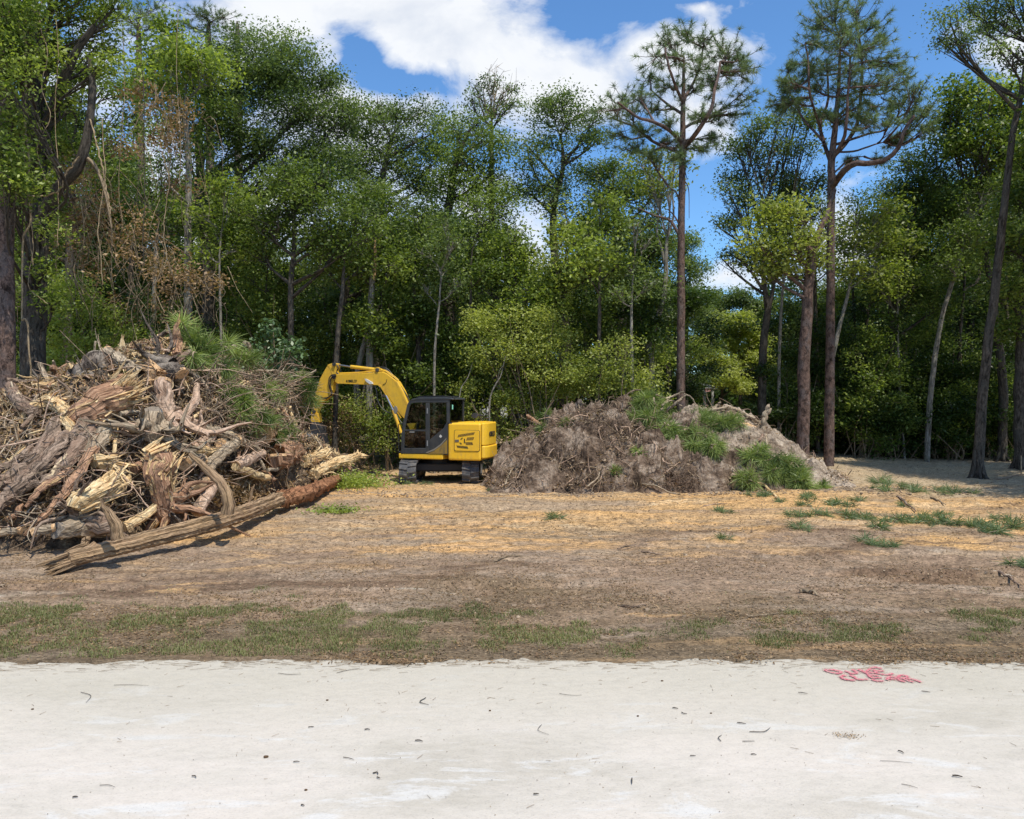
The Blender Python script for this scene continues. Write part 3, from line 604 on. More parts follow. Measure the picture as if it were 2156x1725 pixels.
T('yellow green young tree in the gap of the middle wood', 'tree', 28,
  [(1185, 880), (1182, 760), (1185, 640), (1190, 560), (1195, 490)], [.09, .08, .07, .05, .02],
  [(1195, 470, 36), (1230, 500, 34), (1170, 510, 32), (1215, 550, 40), (1170, 570, 36), (1245, 570, 28)], 'yellow', seed=111, dens=.6, tint=.4)
T('bright green rounded tree above the big bush', 'tree', 27.5,
  [(1090, 880), (1088, 760), (1086, 660), (1085, 560)], [.12, .10, .08, .03],
  [(1080, 510, 46), (1040, 540, 44), (1110, 545, 46), (1150, 600, 40), (1070, 590, 48), (1020, 600, 42), (1110, 640, 46), (1050, 650, 44), (1160, 650, 38)], 'bright', seed=112, dens=.62, tint=.45)
T('leafy mass hanging over the cab of the excavator', 'tree', 30,
  [(880, 880), (885, 760), (895, 660), (905, 580)], [.15, .13, .1, .04],
  [(900, 560, 46), (860, 600, 46), (940, 570, 44), (900, 630, 48), (960, 620, 40), (850, 660, 40), (930, 510, 36)], 'oak', seed=113, dens=.62, tint=.55)
# crooked pale tree beside the lone pine
def crook(tb, lm, rng, p, r):
    tube(tb, [P(1400, 560, 30), P(1392, 520, 30), P(1383, 495, 30), P(1388, 440, 30), P(1396, 410, 30)], [.06, .02], 7, rng=rng, n=10)
    tube(tb, [P(1405, 500, 30), P(1418, 455, 30), P(1414, 400, 30), P(1408, 350, 30)], [.055, .015], 7, rng=rng, n=10)
tree('crooked_tree', 'crooked thin pale-barked tree close before the lone pine trunk', 'tree', 30,
  [(1368, 885), (1372, 770), (1366, 735), (1378, 690), (1398, 620), (1402, 540), (1405, 500)], [.13, .12, .11, .11, .10, .08, .05],
  [(1390, 330, 32), (1425, 335, 24), (1370, 370, 30), (1350, 340, 22), (1400, 390, 24), (1365, 410, 26)], 'yellow', 'palebark', seed=114, dens=.42, per=26, tint=.3, extra=crook)
# behind the gap
T('sunlit rounded crown just past the lone pine trunk', 'tree', 44,
  [(1440, 860), (1442, 700), (1445, 600)], [.25, .2, .06],
  [(1450, 520, 28), (1460, 560, 30), (1430, 560, 30), (1400, 600, 34), (1450, 610, 34), (1415, 650, 36), (1465, 650, 34), (1440, 500, 22)], 'oakblue', seed=115, dens=.95, leaf=.15, tint=.6)
T('far hazy oak closing the gap beneath the white cloud', 'tree', 62,
  [(1545, 850), (1545, 760), (1545, 690)], [.4, .3, .1],
  [(1500, 640, 30), (1540, 635, 30), (1580, 640, 32), (1470, 670, 30), (1520, 680, 36), (1570, 690, 36), (1620, 650, 34), (1600, 700, 34), (1490, 720, 30)], 'oakblue', seed=116, dens=1., leaf=.2, per=40, tint=.5)
T('brightest yellow green tree glowing in the gap beyond the mound', 'tree', 50,
  [(1560, 850), (1558, 780), (1555, 720)], [.14, .12, .05],
  [(1530, 680, 24), (1560, 690, 28), (1590, 715, 26), (1540, 720, 30), (1575, 745, 30), (1600, 760, 20)], 'yellow', seed=117, dens=1., leaf=.16, tint=.8)
T('low lime green tree beyond the mound near the porch roof', 'tree', 48,
  [(1520, 855), (1520, 800), (1518, 770)], [.09, .08, .04],
  [(1500, 750, 26), (1470, 740, 24), (1530, 770, 26), (1490, 780, 20), (1525, 800, 24), (1550, 810, 20)], 'yellow', seed=118, dens=.9, leaf=.15, tint=.7)
T('dark oak in shade behind the lime green tree', 'tree', 53,
  [(1610, 850), (1608, 780), (1606, 720)], [.25, .2, .08],
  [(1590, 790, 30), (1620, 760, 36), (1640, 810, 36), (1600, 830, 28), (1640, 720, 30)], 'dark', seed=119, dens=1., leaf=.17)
# right half
def twist(tb, lm, rng, p, r):
    tube(tb, [P(1615, 650, 31), P(1606, 560, 31), P(1612, 510, 31), P(1606, 450, 31), P(1622, 400, 31), P(1640, 340, 31)], [.11, .04], 8, rng=rng, n=16)
    tube(tb, [P(1606, 610, 31), P(1580, 570, 31), P(1555, 545, 31), P(1530, 530, 31)], [.07, .02], 7, rng=rng, n=10)
T('wide oak with twisted pale limbs bordering the blue gap', 'tree', 31,
  [(1606, 900), (1604, 800), (1608, 720), (1618, 650), (1630, 600)], [.17, .16, .15, .12, .05],
  [(1680, 230, 34), (1700, 260, 38), (1640, 255, 32), (1600, 265, 32), (1565, 285, 30), (1545, 315, 28), (1590, 320, 40), (1640, 310, 42), (1690, 320, 40), (1560, 370, 38), (1610, 380, 46), (1670, 390, 46), (1720, 380, 34), (1530, 400, 24), (1580, 430, 40), (1630, 450, 40), (1540, 470, 30), (1520, 540, 26), (1560, 545, 34), (1600, 550, 34), (1520, 480, 22), (1700, 450, 36)],
  'oakblue', seed=120, dens=.62, extra=twist, clump=.36)
T('small tree with pale yellow spring leaves beside the wide oak', 'tree', 26.2,
  [(1690, 898), (1694, 760), (1700, 640), (1706, 540), (1690, 490)], [.20, .185, .17, .15, .05],
  [(1620, 460, 30), (1650, 445, 30), (1680, 470, 34), (1630, 500, 36), (1670, 520, 36), (1600, 520, 28), (1650, 560, 34), (1700, 500, 30), (1720, 550, 30), (1620, 570, 24)],
  'yellow', 'pinebark', seed=121, dens=.45, tint=.5,
  extra=lambda tb, lm, rng, p, r: tube(tb, [P(1706, 545, 26.2), P(1722, 495, 26.3), P(1742, 450, 26.5), P(1758, 400, 26.8)], [.13, .06], 9, rng=rng, n=10, rough=.04))
T('thin tree with lime spring leaves in front of the dark wood', 'tree', 29,
  [(1742, 922), (1742, 820), (1765, 700), (1790, 600), (1800, 520)], [.09, .085, .07, .05, .02],
  [(1800, 470, 32), (1840, 470, 32), (1860, 510, 34), (1810, 520, 36), (1790, 570, 34), (1840, 570, 36), (1870, 440, 24), (1770, 520, 26)], 'yellow', 'palebark', seed=122, dens=.45, tint=.25)
T('dense dark green oak filling the shade beyond the tall pine', 'tree', 32,
  [(1868, 905), (1872, 780), (1880, 650), (1900, 540), (1930, 430)], [.22, .2, .18, .14, .05],
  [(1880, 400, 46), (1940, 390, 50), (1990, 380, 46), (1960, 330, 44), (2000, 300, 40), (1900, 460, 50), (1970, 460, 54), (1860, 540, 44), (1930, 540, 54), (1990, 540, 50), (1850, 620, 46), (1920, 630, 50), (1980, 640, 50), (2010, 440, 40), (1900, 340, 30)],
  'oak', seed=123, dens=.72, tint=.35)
T('leaning slim tree with a sunlit streak on its trunk', 'tree', 30,
  [(1952, 915), (1958, 850), (1968, 760), (1985, 660), (2010, 580), (2040, 480)], [.10, .095, .09, .08, .07, .03],
  [(2040, 440, 44), (2080, 400, 44), (2020, 500, 44), (2070, 500, 46), (2110, 460, 40), (2000, 560, 36)], 'oak', 'palebark', seed=124, dens=.6, tint=.5)
T('bright crowned tree leaning out over the clearing edge', 'tree', 30.5,
  [(2110, 930), (2112, 820), (2100, 700), (2080, 560), (2060, 420)], [.17, .16, .14, .11, .04],
  [(2010, 200, 34), (2060, 190, 36), (2030, 240, 42), (2080, 240, 44), (2120, 210, 40), (1995, 260, 30), (2060, 300, 48), (2110, 290, 46), (2140, 340, 44), (2080, 360, 44), (2020, 330, 36), (2150, 250, 40)], 'bright', seed=125, dens=.68, tint=.3)
T('very tall straight trunk with high bare shaft at the east edge', 'tree', 24,
  [(2058, 958), (2072, 800), (2092, 640), (2112, 460), (2130, 300), (2152, 190), (2165, 90)], [.17, .15, .135, .12, .10, .085, .04],
  [(2000, 45, 36), (2040, 20, 38), (2090, 30, 42), (2130, 60, 42), (1985, 85, 26), (2020, 95, 26), (2060, 70, 30), (2110, 110, 34), (2150, 130, 40), (2090, -10, 44), (2150, 0, 44), (2170, 60, 40)],
  'oakblue', 'bark', seed=126, dens=.72, clump=.26, leaf=.10, per=40, limb_r=.07)
T('shaded leafy tree at the east edge overhanging the bare sand', 'tree', 26.5,
  [(2150, 965), (2150, 800), (2156, 640), (2170, 480)], [.22, .2, .17, .06],
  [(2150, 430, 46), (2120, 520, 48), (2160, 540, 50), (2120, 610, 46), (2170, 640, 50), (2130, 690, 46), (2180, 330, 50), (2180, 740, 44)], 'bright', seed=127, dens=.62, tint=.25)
# trees standing just past the frame whose crowns shade the sand
T('tree at the far east side shading the bare sand', 'tree', 27, [(2310, 960), (2310, 700), (2300, 400)], [.3, .25, .08],
  [(2230, 330, 70), (2290, 250, 70), (2260, 430, 80), (2220, 520, 70), (2330, 400, 80), (2240, 620, 60), (2330, 560, 80)], 'oak', seed=128, dens=.5, leaf=.16)
T('second tree past the east side shading the bare sand', 'tree', 21, [(2490, 1030), (2490, 700), (2480, 300)], [.3, .25, .08],
  [(2380, 200, 90), (2480, 100, 100), (2400, 330, 100), (2500, 300, 110), (2380, 440, 70), (2500, 480, 100)], 'oak', seed=129, dens=.5, leaf=.16)
T('third tree past the east side shading the bare sand', 'tree', 17.5, [(2880, 1070), (2870, 700), (2850, 300)], [.3, .25, .08],
  [(2700, 150, 150), (2850, 50, 150), (2950, 200, 150), (2720, 330, 130), (2880, 380, 140), (2640, 250, 100)], 'oak', seed=151, dens=.55, leaf=.2)
T('fourth tree past the east side shading the bare sand', 'tree', 23.5, [(2440, 1010), (2430, 700), (2420, 300)], [.3, .25, .08],
  [(2290, 180, 100), (2400, 80, 110), (2480, 200, 110), (2300, 330, 100), (2440, 350, 110), (2240, 260, 70), (2340, 480, 90)], 'oak', seed=152, dens=.55, leaf=.18)
# --- near trees at the west edge
def forks(tb, lm, rng, p, r):
    Y = 19
    tube(tb, [P(78, 330, Y), P(100, 260, Y), P(130, 180, Y-.2), P(160, 110, Y-.4), P(200, 55, Y-.6)], [.17, .12, .07], 10, rng=rng, rough=.05, n=14)
    tube(tb, [P(85, 470, Y), P(120, 400, Y-.3), P(165, 350, Y-.6), P(185, 280, Y-.7), P(195, 190, Y-.7), P(188, 120, Y-.6)], [.16, .13, .10, .05], 10, rng=rng, rough=.05, n=18)
    tube(tb, [P(178, 330, Y-.6), P(200, 350, Y-.6), P(220, 400, Y-.6), P(235, 480, Y-.6)], [.06, .02], 7, 1, rng=rng, rough=.05, n=10)
    for a, b, c in ((90, 60, 0), (60, -10, 1), (110, -20, 2)): tube(tb, [P(75, 180, Y), P(a-5, 100, Y), P(b+60, c, Y)], [.09, .03], 7, rng=rng, n=8)
tree('vine_hung_tree', 'thick dark trunk at the west edge with forking limbs and hanging vines', 'tree', 19,
  [(62, 1030), (66, 900), (72, 700), (76, 500), (75, 300), (72, 120), (66, -40)], [.34, .30, .27, .25, .21, .18, .13],
  [(140, 20, 40), (190, 25, 42), (225, 60, 32), (215, 110, 30), (180, 90, 32), (120, 90, 30), (30, 60, 44), (20, 150, 44), (110, -30, 50), (240, 20, 28), (180, -30, 50), (20, 250, 36), (15, 340, 34), (120, 250, 30), (150, 210, 30), (230, 135, 24), (14, 60, 44, -2.2), (10, 160, 40, -2.2), (16, 260, 38, -2.2), (8, 350, 40, -2.2), (14, 410, 30, -2.2), (40, -20, 44, -2), (110, 320, 30), (100, 400, 26), (160, 300, 26), (5, 100, 40, -2.6), (24, 200, 34, -2.6), (4, 300, 34, -2.6), (22, 380, 26, -2.6), (30, 90, 36, -2), (96, 560, 20, -.6), (104, 640, 22, -.6), (20, 10, 44, -2.6), (44, 130, 26, -2.4), (100, 480, 20, -.5), (126, 440, 26), (60, 40, 36, -1.2), (95, 120, 28, -.9)],
  'bright', seed=130, dens=1.05, leaf=.085, clump=.26, per=44, tint=.35, extra=forks, limb_r=.05)
T('green tree filling the space behind the forked limbs at the west edge', 'tree', 24.5, [(140, 950), (142, 700), (150, 450), (160, 250)], [.16, .14, .1, .04],
  [(120, 130, 50), (180, 160, 50), (230, 190, 44), (130, 220, 50), (200, 260, 50), (250, 300, 44), (110, 320, 50), (170, 350, 50), (230, 380, 46), (30, 420, 50), (20, 520, 50), (40, 620, 50), (90, 500, 44), (20, 720, 50), (90, 60, 50), (280, 240, 40), (60, 340, 40)], 'oak', seed=141, dens=.75, tint=.55)
def paintring(tb, lm, rng, p, r): pass
pt = pine('pine_tree', 'reddish scaly pine trunk at the west edge with orange paint', 17.5, [(14, 1060), (15, 900), (14, 700), (12, 480), (10, 200), (8, -80)], [.19, .175, .165, .155, .14, .1], [], [(20, -90, 60), (-40, -60, 60)], seed=60, tufts=10)
op, ont, ob = mat('orange_tree_paint', .7, .2)
_n = noise(ont, N(ont, 'ShaderNodeTexCoord').outputs['Object'], 26, 5, .7)
L(ont, ramp(ont, _n, [(.42, (.20, .10, .07)), (.5, (.70, .10, .03))]), ob.inputs[0])
mb = MB(); c0 = P(15, 913, 17.5)
for seg in ([(2, 905), (14, 893), (26, 905), (30, 925), (20, 945), (8, 950)],):
    p = smooth_path(np.array([P(a, b, 17.5) for a, b in seg]), 20); x = (p[:, 0]-c0[0]).clip(-.165, .165); p[:, 1] = 17.5-np.sqrt(np.maximum(.186**2-x**2, .0))-.004; p[:, 0] = c0[0]+x
    V = np.vstack([p+[0, 0, .03], p-[0, 0, .03]]); mb.add(V, [(i, i+1, 21+i, 20+i) for i in range(19)])
mb.build('paint_mark', op, pt)
# --- slim trunks standing in the shade between the larger trees
for i, (a0, b0, a1, b1, r_, bk_, lb_) in enumerate([(705, 900, 722, 600, .09, 'bark', 'slim dark leaning stem just left of the snag'.replace('left', 'west')), (742, 895, 800, 690, .05, 'bark', 'thin slanting stem crossing before the broken snag'), (880, 890, 872, 610, .10, 'bark', 'dark slim trunk above the excavator cab'), (915, 885, 925, 640, .05, 'palebark', 'pale thin trunk behind the excavator cab'), (1000, 880, 990, 600, .07, 'bark', 'dark thin trunk at the west side of the big sunlit bush'), (1250, 870, 1262, 600, .07, 'bark', 'slim trunk above the brown mound crest'), (1640, 900, 1652, 560, .07, 'palebark', 'pale slim trunk between wide oak and reddish trunk'), (1722, 905, 1716, 600, .09, 'bark', 'dark trunk squeezed between the reddish trunk and the tallest pine'), (1800, 915, 1795, 600, .06, 'bark', 'thin dark trunk past the tallest pine'), (1905, 920, 1890, 640, .05, 'palebark', 'thin pale pole trunk near the orange stake'), (2005, 935, 2030, 600, .07, 'bark', 'slim leaning trunk in the dark east wood'), (2128, 950, 2118, 620, .08, 'bark', 'slim trunk beside the tall bare-shafted tree'), (320, 900, 330, 520, .09, 'palebark', 'pale streaked trunk behind the dead vine curtain'), (470, 895, 462, 560, .05, 'palebark', 'thin pale stem beside the dark forked oak'), (545, 890, 560, 620, .05, 'bark', 'thin dark stem behind the glossy sapling'), (1340, 870, 1330, 640, .06, 'palebark', 'thin pale stem before the thick dark oak')]):
    tree('slim_tree', lb_, 'tree', 26+(i*7 % 5)*.5 if a0 < 1640 else 31+(i % 3), [(a0, b0), ((a0+a1)/2+(i % 3-1)*5, (b0+b1)/2), (a1, b1), (a1+4, b1-70)], [r_, r_*.9, r_*.7, .02], [(a1, b1-70, 24), (a1+42, b1-40, 22), (a1-40, b1-110, 24), (a1+30, b1-130, 22), (a1-34, b1-30, 18), (a1+10, b1-170, 22)], ['oak', 'bright', 'oak', 'oakblue'][i % 4], bk_, seed=800+i, dens=.26)
# --- young trees and bushes of the understorey
def bush(name, label, Y, px, base, blobs, leaves, seed, dens=.8, leaf=.10, tint=.5, group=None, stems=7, per=40, clump=.3, cat='bush', bark='twig'):
    rng = np.random.default_rng(seed); x = (px-CX)/F*Y; z = gz1(x, Y)
    root = empty(name, (x, Y, z), label, cat, group); lm = MB(); tb = MB()
    for bl in blobs:
        a, b, r = bl[:3]; dY = bl[3] if len(bl) > 3 else rng.uniform(-.6, .6); c = P(a, b, Y+dY); rm = r/F*Y
        crown_leaves(lm, c, (rm*1.1, rm, rm), rng, dens, leaf, tint, hollow=.25, per=per, clump=clump)
        for q in range(1 if rng.random() < stems/14 else 0):
            s = np.array([x+rng.normal(0, .25), Y+rng.normal(0, .2), z-.05]); m = s*.4+c*.6+rng.normal(0, .2, 3); m[2] = max(m[2], z+.05)
            tube(tb, [s, m, c+rng.normal(0, .5*rm, 3)], [.03, .02, .008], 5, 0, rng=rng, n=7)
    lm.build('foliage', M[leaves], root)
    if tb.n: tb.build('stem', M[bark], root)
    return root
bush('bush', 'big sunlit bush of light green leaves behind the excavator and mound', 26.5, 1130, 0,
     [(1020, 690, 34), (1050, 720, 40), (1010, 740, 36), (1100, 710, 36), (1140, 700, 38), (1170, 730, 40), (1090, 760, 44), (1140, 770, 46), (1190, 780, 42), (1040, 790, 40), (1220, 750, 34), (1100, 820, 44), (1160, 830, 44), (1210, 820, 38), (1020, 660, 22), (1005, 685, 20), (1190, 700, 22), (1130, 665, 22), (1060, 850, 40), (1240, 800, 34), (985, 820, 34), (1000, 865, 34), (1060, 880, 36), (1120, 870, 34), (1080, 905, 28), (1020, 900, 26), (1130, 740, 36), (1070, 670, 24), (1160, 670, 22)], 'yellow', 201, dens=.72, tint=.6, stems=9)
bush('bush', 'grey green bush behind the crest of the brown mound', 25.8, 1300, 0,
     [(1260, 780, 34), (1300, 760, 36), (1340, 790, 36), (1290, 810, 38), (1340, 830, 34), (1250, 830, 34), (1370, 800, 26), (1320, 730, 24), (1270, 740, 22)], 'yellow', 202, dens=.62, tint=.45)
bush('bush', 'yellow green bush between the vine-hung trunk and the log heap', 22.5, 150, 0,
     [(110, 620, 34), (150, 600, 36), (190, 620, 34), (120, 670, 38), (170, 670, 40), (215, 660, 30), (130, 730, 40), (190, 730, 40), (100, 780, 40), (160, 780, 40), (230, 720, 34), (240, 780, 34), (260, 700, 26)], 'bright', 203, dens=.9, tint=.6)
bush('bush', 'leafy bush with dry stalks under the raised excavator arm', 27.0, 765, 0,
     [(740, 870, 32), (770, 880, 34), (800, 900, 30), (745, 910, 34), (780, 930, 32), (720, 940, 28), (815, 930, 24), (760, 850, 22)], 'yellow', 204, dens=.55, tint=.3, leaf=.08)
bush('bush', 'dry tan brush heap beneath the excavator arm', 26.6, 725, 0,
     [(715, 860, 24), (735, 880, 26), (700, 900, 26), (730, 920, 28), (760, 950, 24), (700, 940, 22)], 'brown', 205, dens=.35, tint=.45, leaf=.06, stems=16)
bush('magnolia_sapling', 'glossy big-leaved sapling rising behind the pine boughs of the heap', 23.5, 560, 0,
     [(572, 690, 13), (560, 715, 20), (545, 740, 20), (585, 740, 20), (600, 765, 20), (560, 770, 22), (625, 745, 14), (612, 720, 12), (535, 770, 18), (590, 790, 18)], 'glossy', 206, dens=1.0, leaf=.16, per=12, tint=.5, clump=.22, cat='sapling')
_r = np.random.default_rng(77)
spots = [(20, 640), (70, 820), (300, 690), (345, 720), (400, 740), (460, 690), (500, 720), (560, 650), (640, 680), (690, 720), (740, 690), (800, 700), (850, 730), (900, 700), (950, 730), (990, 780), (840, 790), (900, 800), (960, 830), (700, 800), (640, 770), (1250, 680), (1310, 660), (1370, 690), (1385, 740), (1650, 800), (1670, 820), (1720, 760), (1770, 790), (1820, 760), (1870, 800), (1920, 770), (1970, 830), (2020, 780), (2080, 830), (2130, 800), (1650, 700), (1700, 690), (1800, 680), (1900, 700), (2040, 690), (1300, 590), (1760, 900), (1800, 910), (1850, 900), (1900, 915), (1950, 905), (2000, 915), (2050, 910), (2110, 920), (2150, 900), (1820, 820), (1880, 840), (1940, 860), (2010, 840), (2070, 790), (2150, 830), (1730, 850), (1690, 780), (1780, 860), (1840, 870), (1900, 860), (1960, 880), (2020, 870), (2090, 880), (2140, 880), (1990, 720), (2100, 740), (1680, 860), (1180, 660), (860, 640), (560, 580), (480, 590), (330, 600), (10, 540)]
adj = ['low', 'ragged', 'dense', 'spindly', 'dusky']
for i, (a, b) in enumerate(spots):
    Y = 27+_r.uniform(0, 4) if a < 1640 else 30.8+_r.uniform(0, 4); n = _r.integers(5, 9)
    bl = [(a+_r.normal(0, 30), b+_r.normal(0, 34), _r.uniform(24, 40)) for _ in range(n)]
    bl += [(a+_r.normal(0, 34), (850 if a < 1640 else 885)+_r.normal(0, 20), _r.uniform(24, 36)) for _ in range(3 if a < 1640 else 5)]
    k = ['oak', 'bright', 'oak', 'dark', 'bright'][i % 5] if a < 1500 else ['dark', 'oak', 'dark', 'dark', 'bright'][i % 5]  # shade-coloured leaves mixed in, mostly toward the east side
    lm_ = np.interp(a, [0, 120, 430, 620, 830, 980, 1180, 1420, 1640, 1780, 1930, 2060], range(12)); wh = ['by the vine-hung trunk', 'behind the log heap crest', 'behind the twigs of the heap', 'behind the excavator arm', 'behind the excavator cab', 'beside the big sunlit bush', 'behind the brown mound crest', 'between lone pine and wide oak', 'under the tallest pine', 'in dark wood past the tallest pine', 'near the orange stake', 'at the east edge trunks'][int(lm_)]
    cl_ = {'oak': 'mid green', 'bright': 'fresh green', 'dark': 'shade-darkened green'}[k]; hh_ = 'high-reaching' if b < 680 else 'waist-high' if b > 840 else 'head-high' if b > 760 else 'tall'
    bush('understorey_bush', adj[int(_r.integers(0, 5))]+' '+hh_+' '+cl_+' bush '+wh, Y, a, 0, bl, k, 300+i, dens=.42, tint=_r.uniform(.25, .6), leaf=.12, group='understorey bushes of the wood edge')
# --- trees standing deeper in the wood (copies of four kinds) and the far wood beyond them
def copy_tree(o, loc, rz, s):
    c = o.copy(); sc.collection.objects.link(c); c.location = loc; c.rotation_euler = (0, 0, rz); c.scale = s
    for ch in list(o.children):
        k = ch.copy(); sc.collection.objects.link(k); k.parent = c; k.matrix_parent_inverse = ch.matrix_parent_inverse.copy()
    return c
def generic(seed, leaves, H, tint):
    rng = np.random.default_rng(seed); root = empty('woodland_tree', (0, 0, 0), 'shaded tree standing deeper in the wood among others like it', 'tree', 'trees deeper in the wood')
    tb = MB(); lm = MB()
    pth, rr = tube(tb, [(0, 0, -.2), (rng.normal(0, .2), rng.normal(0, .2), H*.3), (rng.normal(0, .5), rng.normal(0, .4), H*.6), (rng.normal(0, .7), 0, H*.92)], [.24, .2, .15, .03], 9, rng=rng, rough=.03, n=16)
    for q in range(17):
        z = H*rng.uniform(.22, .97); w = 1.0+2.3*sin(pi*min(1, (z/H-.12)/.88*.8+.1)); a = rng.uniform(0, 2*pi)
        c = np.array([cos(a)*w*rng.uniform(.2, 1), sin(a)*w*rng.uniform(.2, 1), z]); r = rng.uniform(1.0, 1.5)
        crown_leaves(lm, c, (r*1.15, r*1.15, r*.9), rng, .36, .17, tint, per=26, clump=.5)
        j = int(np.argmin(np.abs(pth[:, 2]-(z-1.6)))); tube(tb, [pth[j], (pth[j]+c)/2+[0, 0, -.2], c], [.06, .02], 5, rng=rng, n=6)
    tb.build('trunk', M['bark'], root, (0, 0, 0)); lm.build('crown', M[leaves], root, (0, 0, 0)); return root
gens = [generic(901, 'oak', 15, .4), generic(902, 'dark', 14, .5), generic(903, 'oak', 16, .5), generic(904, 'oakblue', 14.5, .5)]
_r = np.random.default_rng(99); used = [False]*4
def sky_top(px):
    """how high the wood reaches, in picture rows, so that the gaps stay open"""
    X = [-300, 0, 200, 420, 520, 740, 900, 1000, 1100, 1200, 1380, 1430, 1475, 1500, 1570, 1620, 1700, 1800, 1900, 2000, 2200, 2600]
    T_ = [120, 150, 300, 350, 470, 440, 440, 450, 510, 520, 480, 580, 660, 700, 680, 520, 600, 600, 440, 350, 250, 200]
    return float(np.interp(px, X, T_))
n = 0
for row, (Y0, step) in enumerate([(36.5, 105), (42, 95), (49, 90)]):
    px = -140+row*37
    while px < 2380:
        Y = Y0+_r.uniform(-2, 2); top = sky_top(px)+_r.uniform(-10, 70); px_ = px; px += step*_r.uniform(.75, 1.25)
        if 1440 < px_ < 1640: continue
        x = (px_-CX)/F*Y; z0 = gz1(x, Y); H = CH+(HZ-top)/F*Y-z0
        g = int(_r.integers(0, 4)); s = H/[15, 14, 16, 14.5][g]
        if s < .3: continue
        sx = max(s, .7)*_r.uniform(.85, 1.15)
        if not used[g]: o = gens[g]; used[g] = True; o.location = (x, Y, z0); o.scale = (sx, sx, s)
        else: o = copy_tree(gens[g], (x, Y, z0), _r.uniform(0, 6.28), (sx, sx, s))
        lm_ = int(np.interp(px_, [0, 250, 450, 700, 950, 1200, 1440, 1640, 1800, 1950, 2100], range(11))); o['label'] = ['tallish ', 'slim ', 'broad ', ''][int(_r.integers(0, 4))]+['mid green', 'shade-darkened', 'olive green', 'cool green'][g]+[' tree just behind', ' tree well behind', ' tree deep behind'][row]+[' the vine-hung trunk', ' the dead vine curtain', ' the grand oak', ' the second broad oak', ' the vine-wrapped trunk', ' the thick dark oak', ' the lone pine', ' the wide oak', ' the tallest pine', ' the dense shaded oak', ' the east edge trunks'][lm_]
        n += 1
def far_wood():
    rng = np.random.default_rng(444); lm = MB()
    for q in range(760):
        px = rng.uniform(-350, 2500); Y = rng.uniform(60, 78)
        top = sky_top(px)+60
        zt = max(1., min(12., CH+(HZ-max(top, 560))/F*Y)); z = rng.uniform(.0, 1)**.8*zt
        if 1450 < px < 1640: z = min(z, .4+4.*abs(px-1520)/140)
        x = (px-CX)/F*Y; r = rng.uniform(1.6, 2.6)
        crown_leaves(lm, np.array([x, Y, z+.8]), (r*1.3, r, r), rng, .10, .34, .4, per=14, clump=.8, hollow=.2)
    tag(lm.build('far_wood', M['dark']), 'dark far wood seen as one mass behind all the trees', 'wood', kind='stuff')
far_wood()
# ------------------------------------------------------------------ excavator
EY, EX = 24.3, -2.297; TH = radians(-18); CT, ST = cos(TH), sin(TH)
EZ = gz1(EX, EY)
def E(cx, cy, v=-1.1):
    """point of the turned upper works (u along the boom axis, z up) seen at a spot of the enlarged photo"""
    px = 640.3+.19537*cx; dy = 724.5+.19537*cy; k = (px-CX)/F
    # X = EX+u CT - v ST ; Y = EY+u ST + v CT ; X = k Y
    u = (k*(EY+v*CT)-EX+v*ST)/(CT-k*ST); Y = EY+u*ST+v*CT
    return u, CH-(dy-HZ)/F*Y-EZ
def simple(name, col, rough=.45, spec=.5, metal=0., coat=0.):
    m, nt, b = mat(name, rough, spec); b.inputs['Base Color'].default_value = (*col, 1); b.inputs['Metallic'].default_value = metal
    if coat: b.inputs['Coat Weight'].default_value = coat; b.inputs['Coat Roughness'].default_value = .15
    return m
def paintmat(name, col, dirt, rough=.38, amt=.5):
    m, nt, b = mat(name, rough, .5)
    o = N(nt, 'ShaderNodeTexCoord').outputs['Object']
    n = noise(nt, mapping(nt, o, (1, 1, 1)), 3.5, 7, .68, .3); n2 = noise(nt, mapping(nt, o, (6, 6, 1.2)), 2., 5, .6); n4 = noise(nt, o, 40, 3, .6)
    sp = N(nt, 'ShaderNodeSeparateXYZ'); L(nt, o, sp.inputs[0])
    low = N(nt, 'ShaderNodeMapRange', inp={1: 1.3, 2: .6}); L(nt, sp.outputs[2], low.inputs[0])
    f = mth(nt, 'ADD', mth(nt, 'MULTIPLY', ramp(nt, n, [(.48, 0.), (.66, amt)]), .7), mth(nt, 'MULTIPLY', ramp(nt, n2, [(.5, 0.), (.7, amt)]), mth(nt, 'ADD', .35, low.outputs[0])), clamp=True)
    c = mixc(nt, f, col, dirt); c = mixc(nt, ramp(nt, n4, [(.62, 0.), (.7, .5*amt)]), c, dirt)
    L(nt, c, b.inputs[0]); L(nt, ramp(nt, f, [(0., rough), (.7, .8)]), b.inputs['Roughness'])
    return m
YEL = paintmat('yellow_paint', (.88, .52, .03), (.40, .24, .08), .34, .28); YEL2 = paintmat('boom_yellow_paint', (.76, .45, .032), (.32, .19, .07), .45, .5)
GRY = paintmat('charcoal_paint', (.035, .04, .045), (.10, .09, .075), .4, .35)
BLK = simple('black_iron', (.012, .012, .014), .6); RUB = paintmat('track_rubber', (.06, .062, .068), (.17, .15, .13), .8, .6)
STEEL = simple('steel_rod', (.5, .5, .52), .25, .5, .9); IRON = paintmat('worn_iron', (.03, .03, .034), (.12, .11, .10), .45, .6); HOSE = simple('hose_rubber', (.015, .015, .016), .5)
DKI = simple('cab_interior', (.02, .02, .022), .7); SEATM = simple('seat_cloth', (.05, .05, .055), .8); STK = simple('sticker', (.25, .65, .55), .5); WHT = simple('white_sticker', (.55, .55, .52), .5)
LAMPM = simple('lamp_glass', (.6, .6, .58), .15); MIRR = simple('mirror_back', (.22, .20, .17), .5)
gm = bpy.data.materials.new('cab_glass'); gm.use_nodes = True; _nt = gm.node_tree; _nt.nodes.clear()
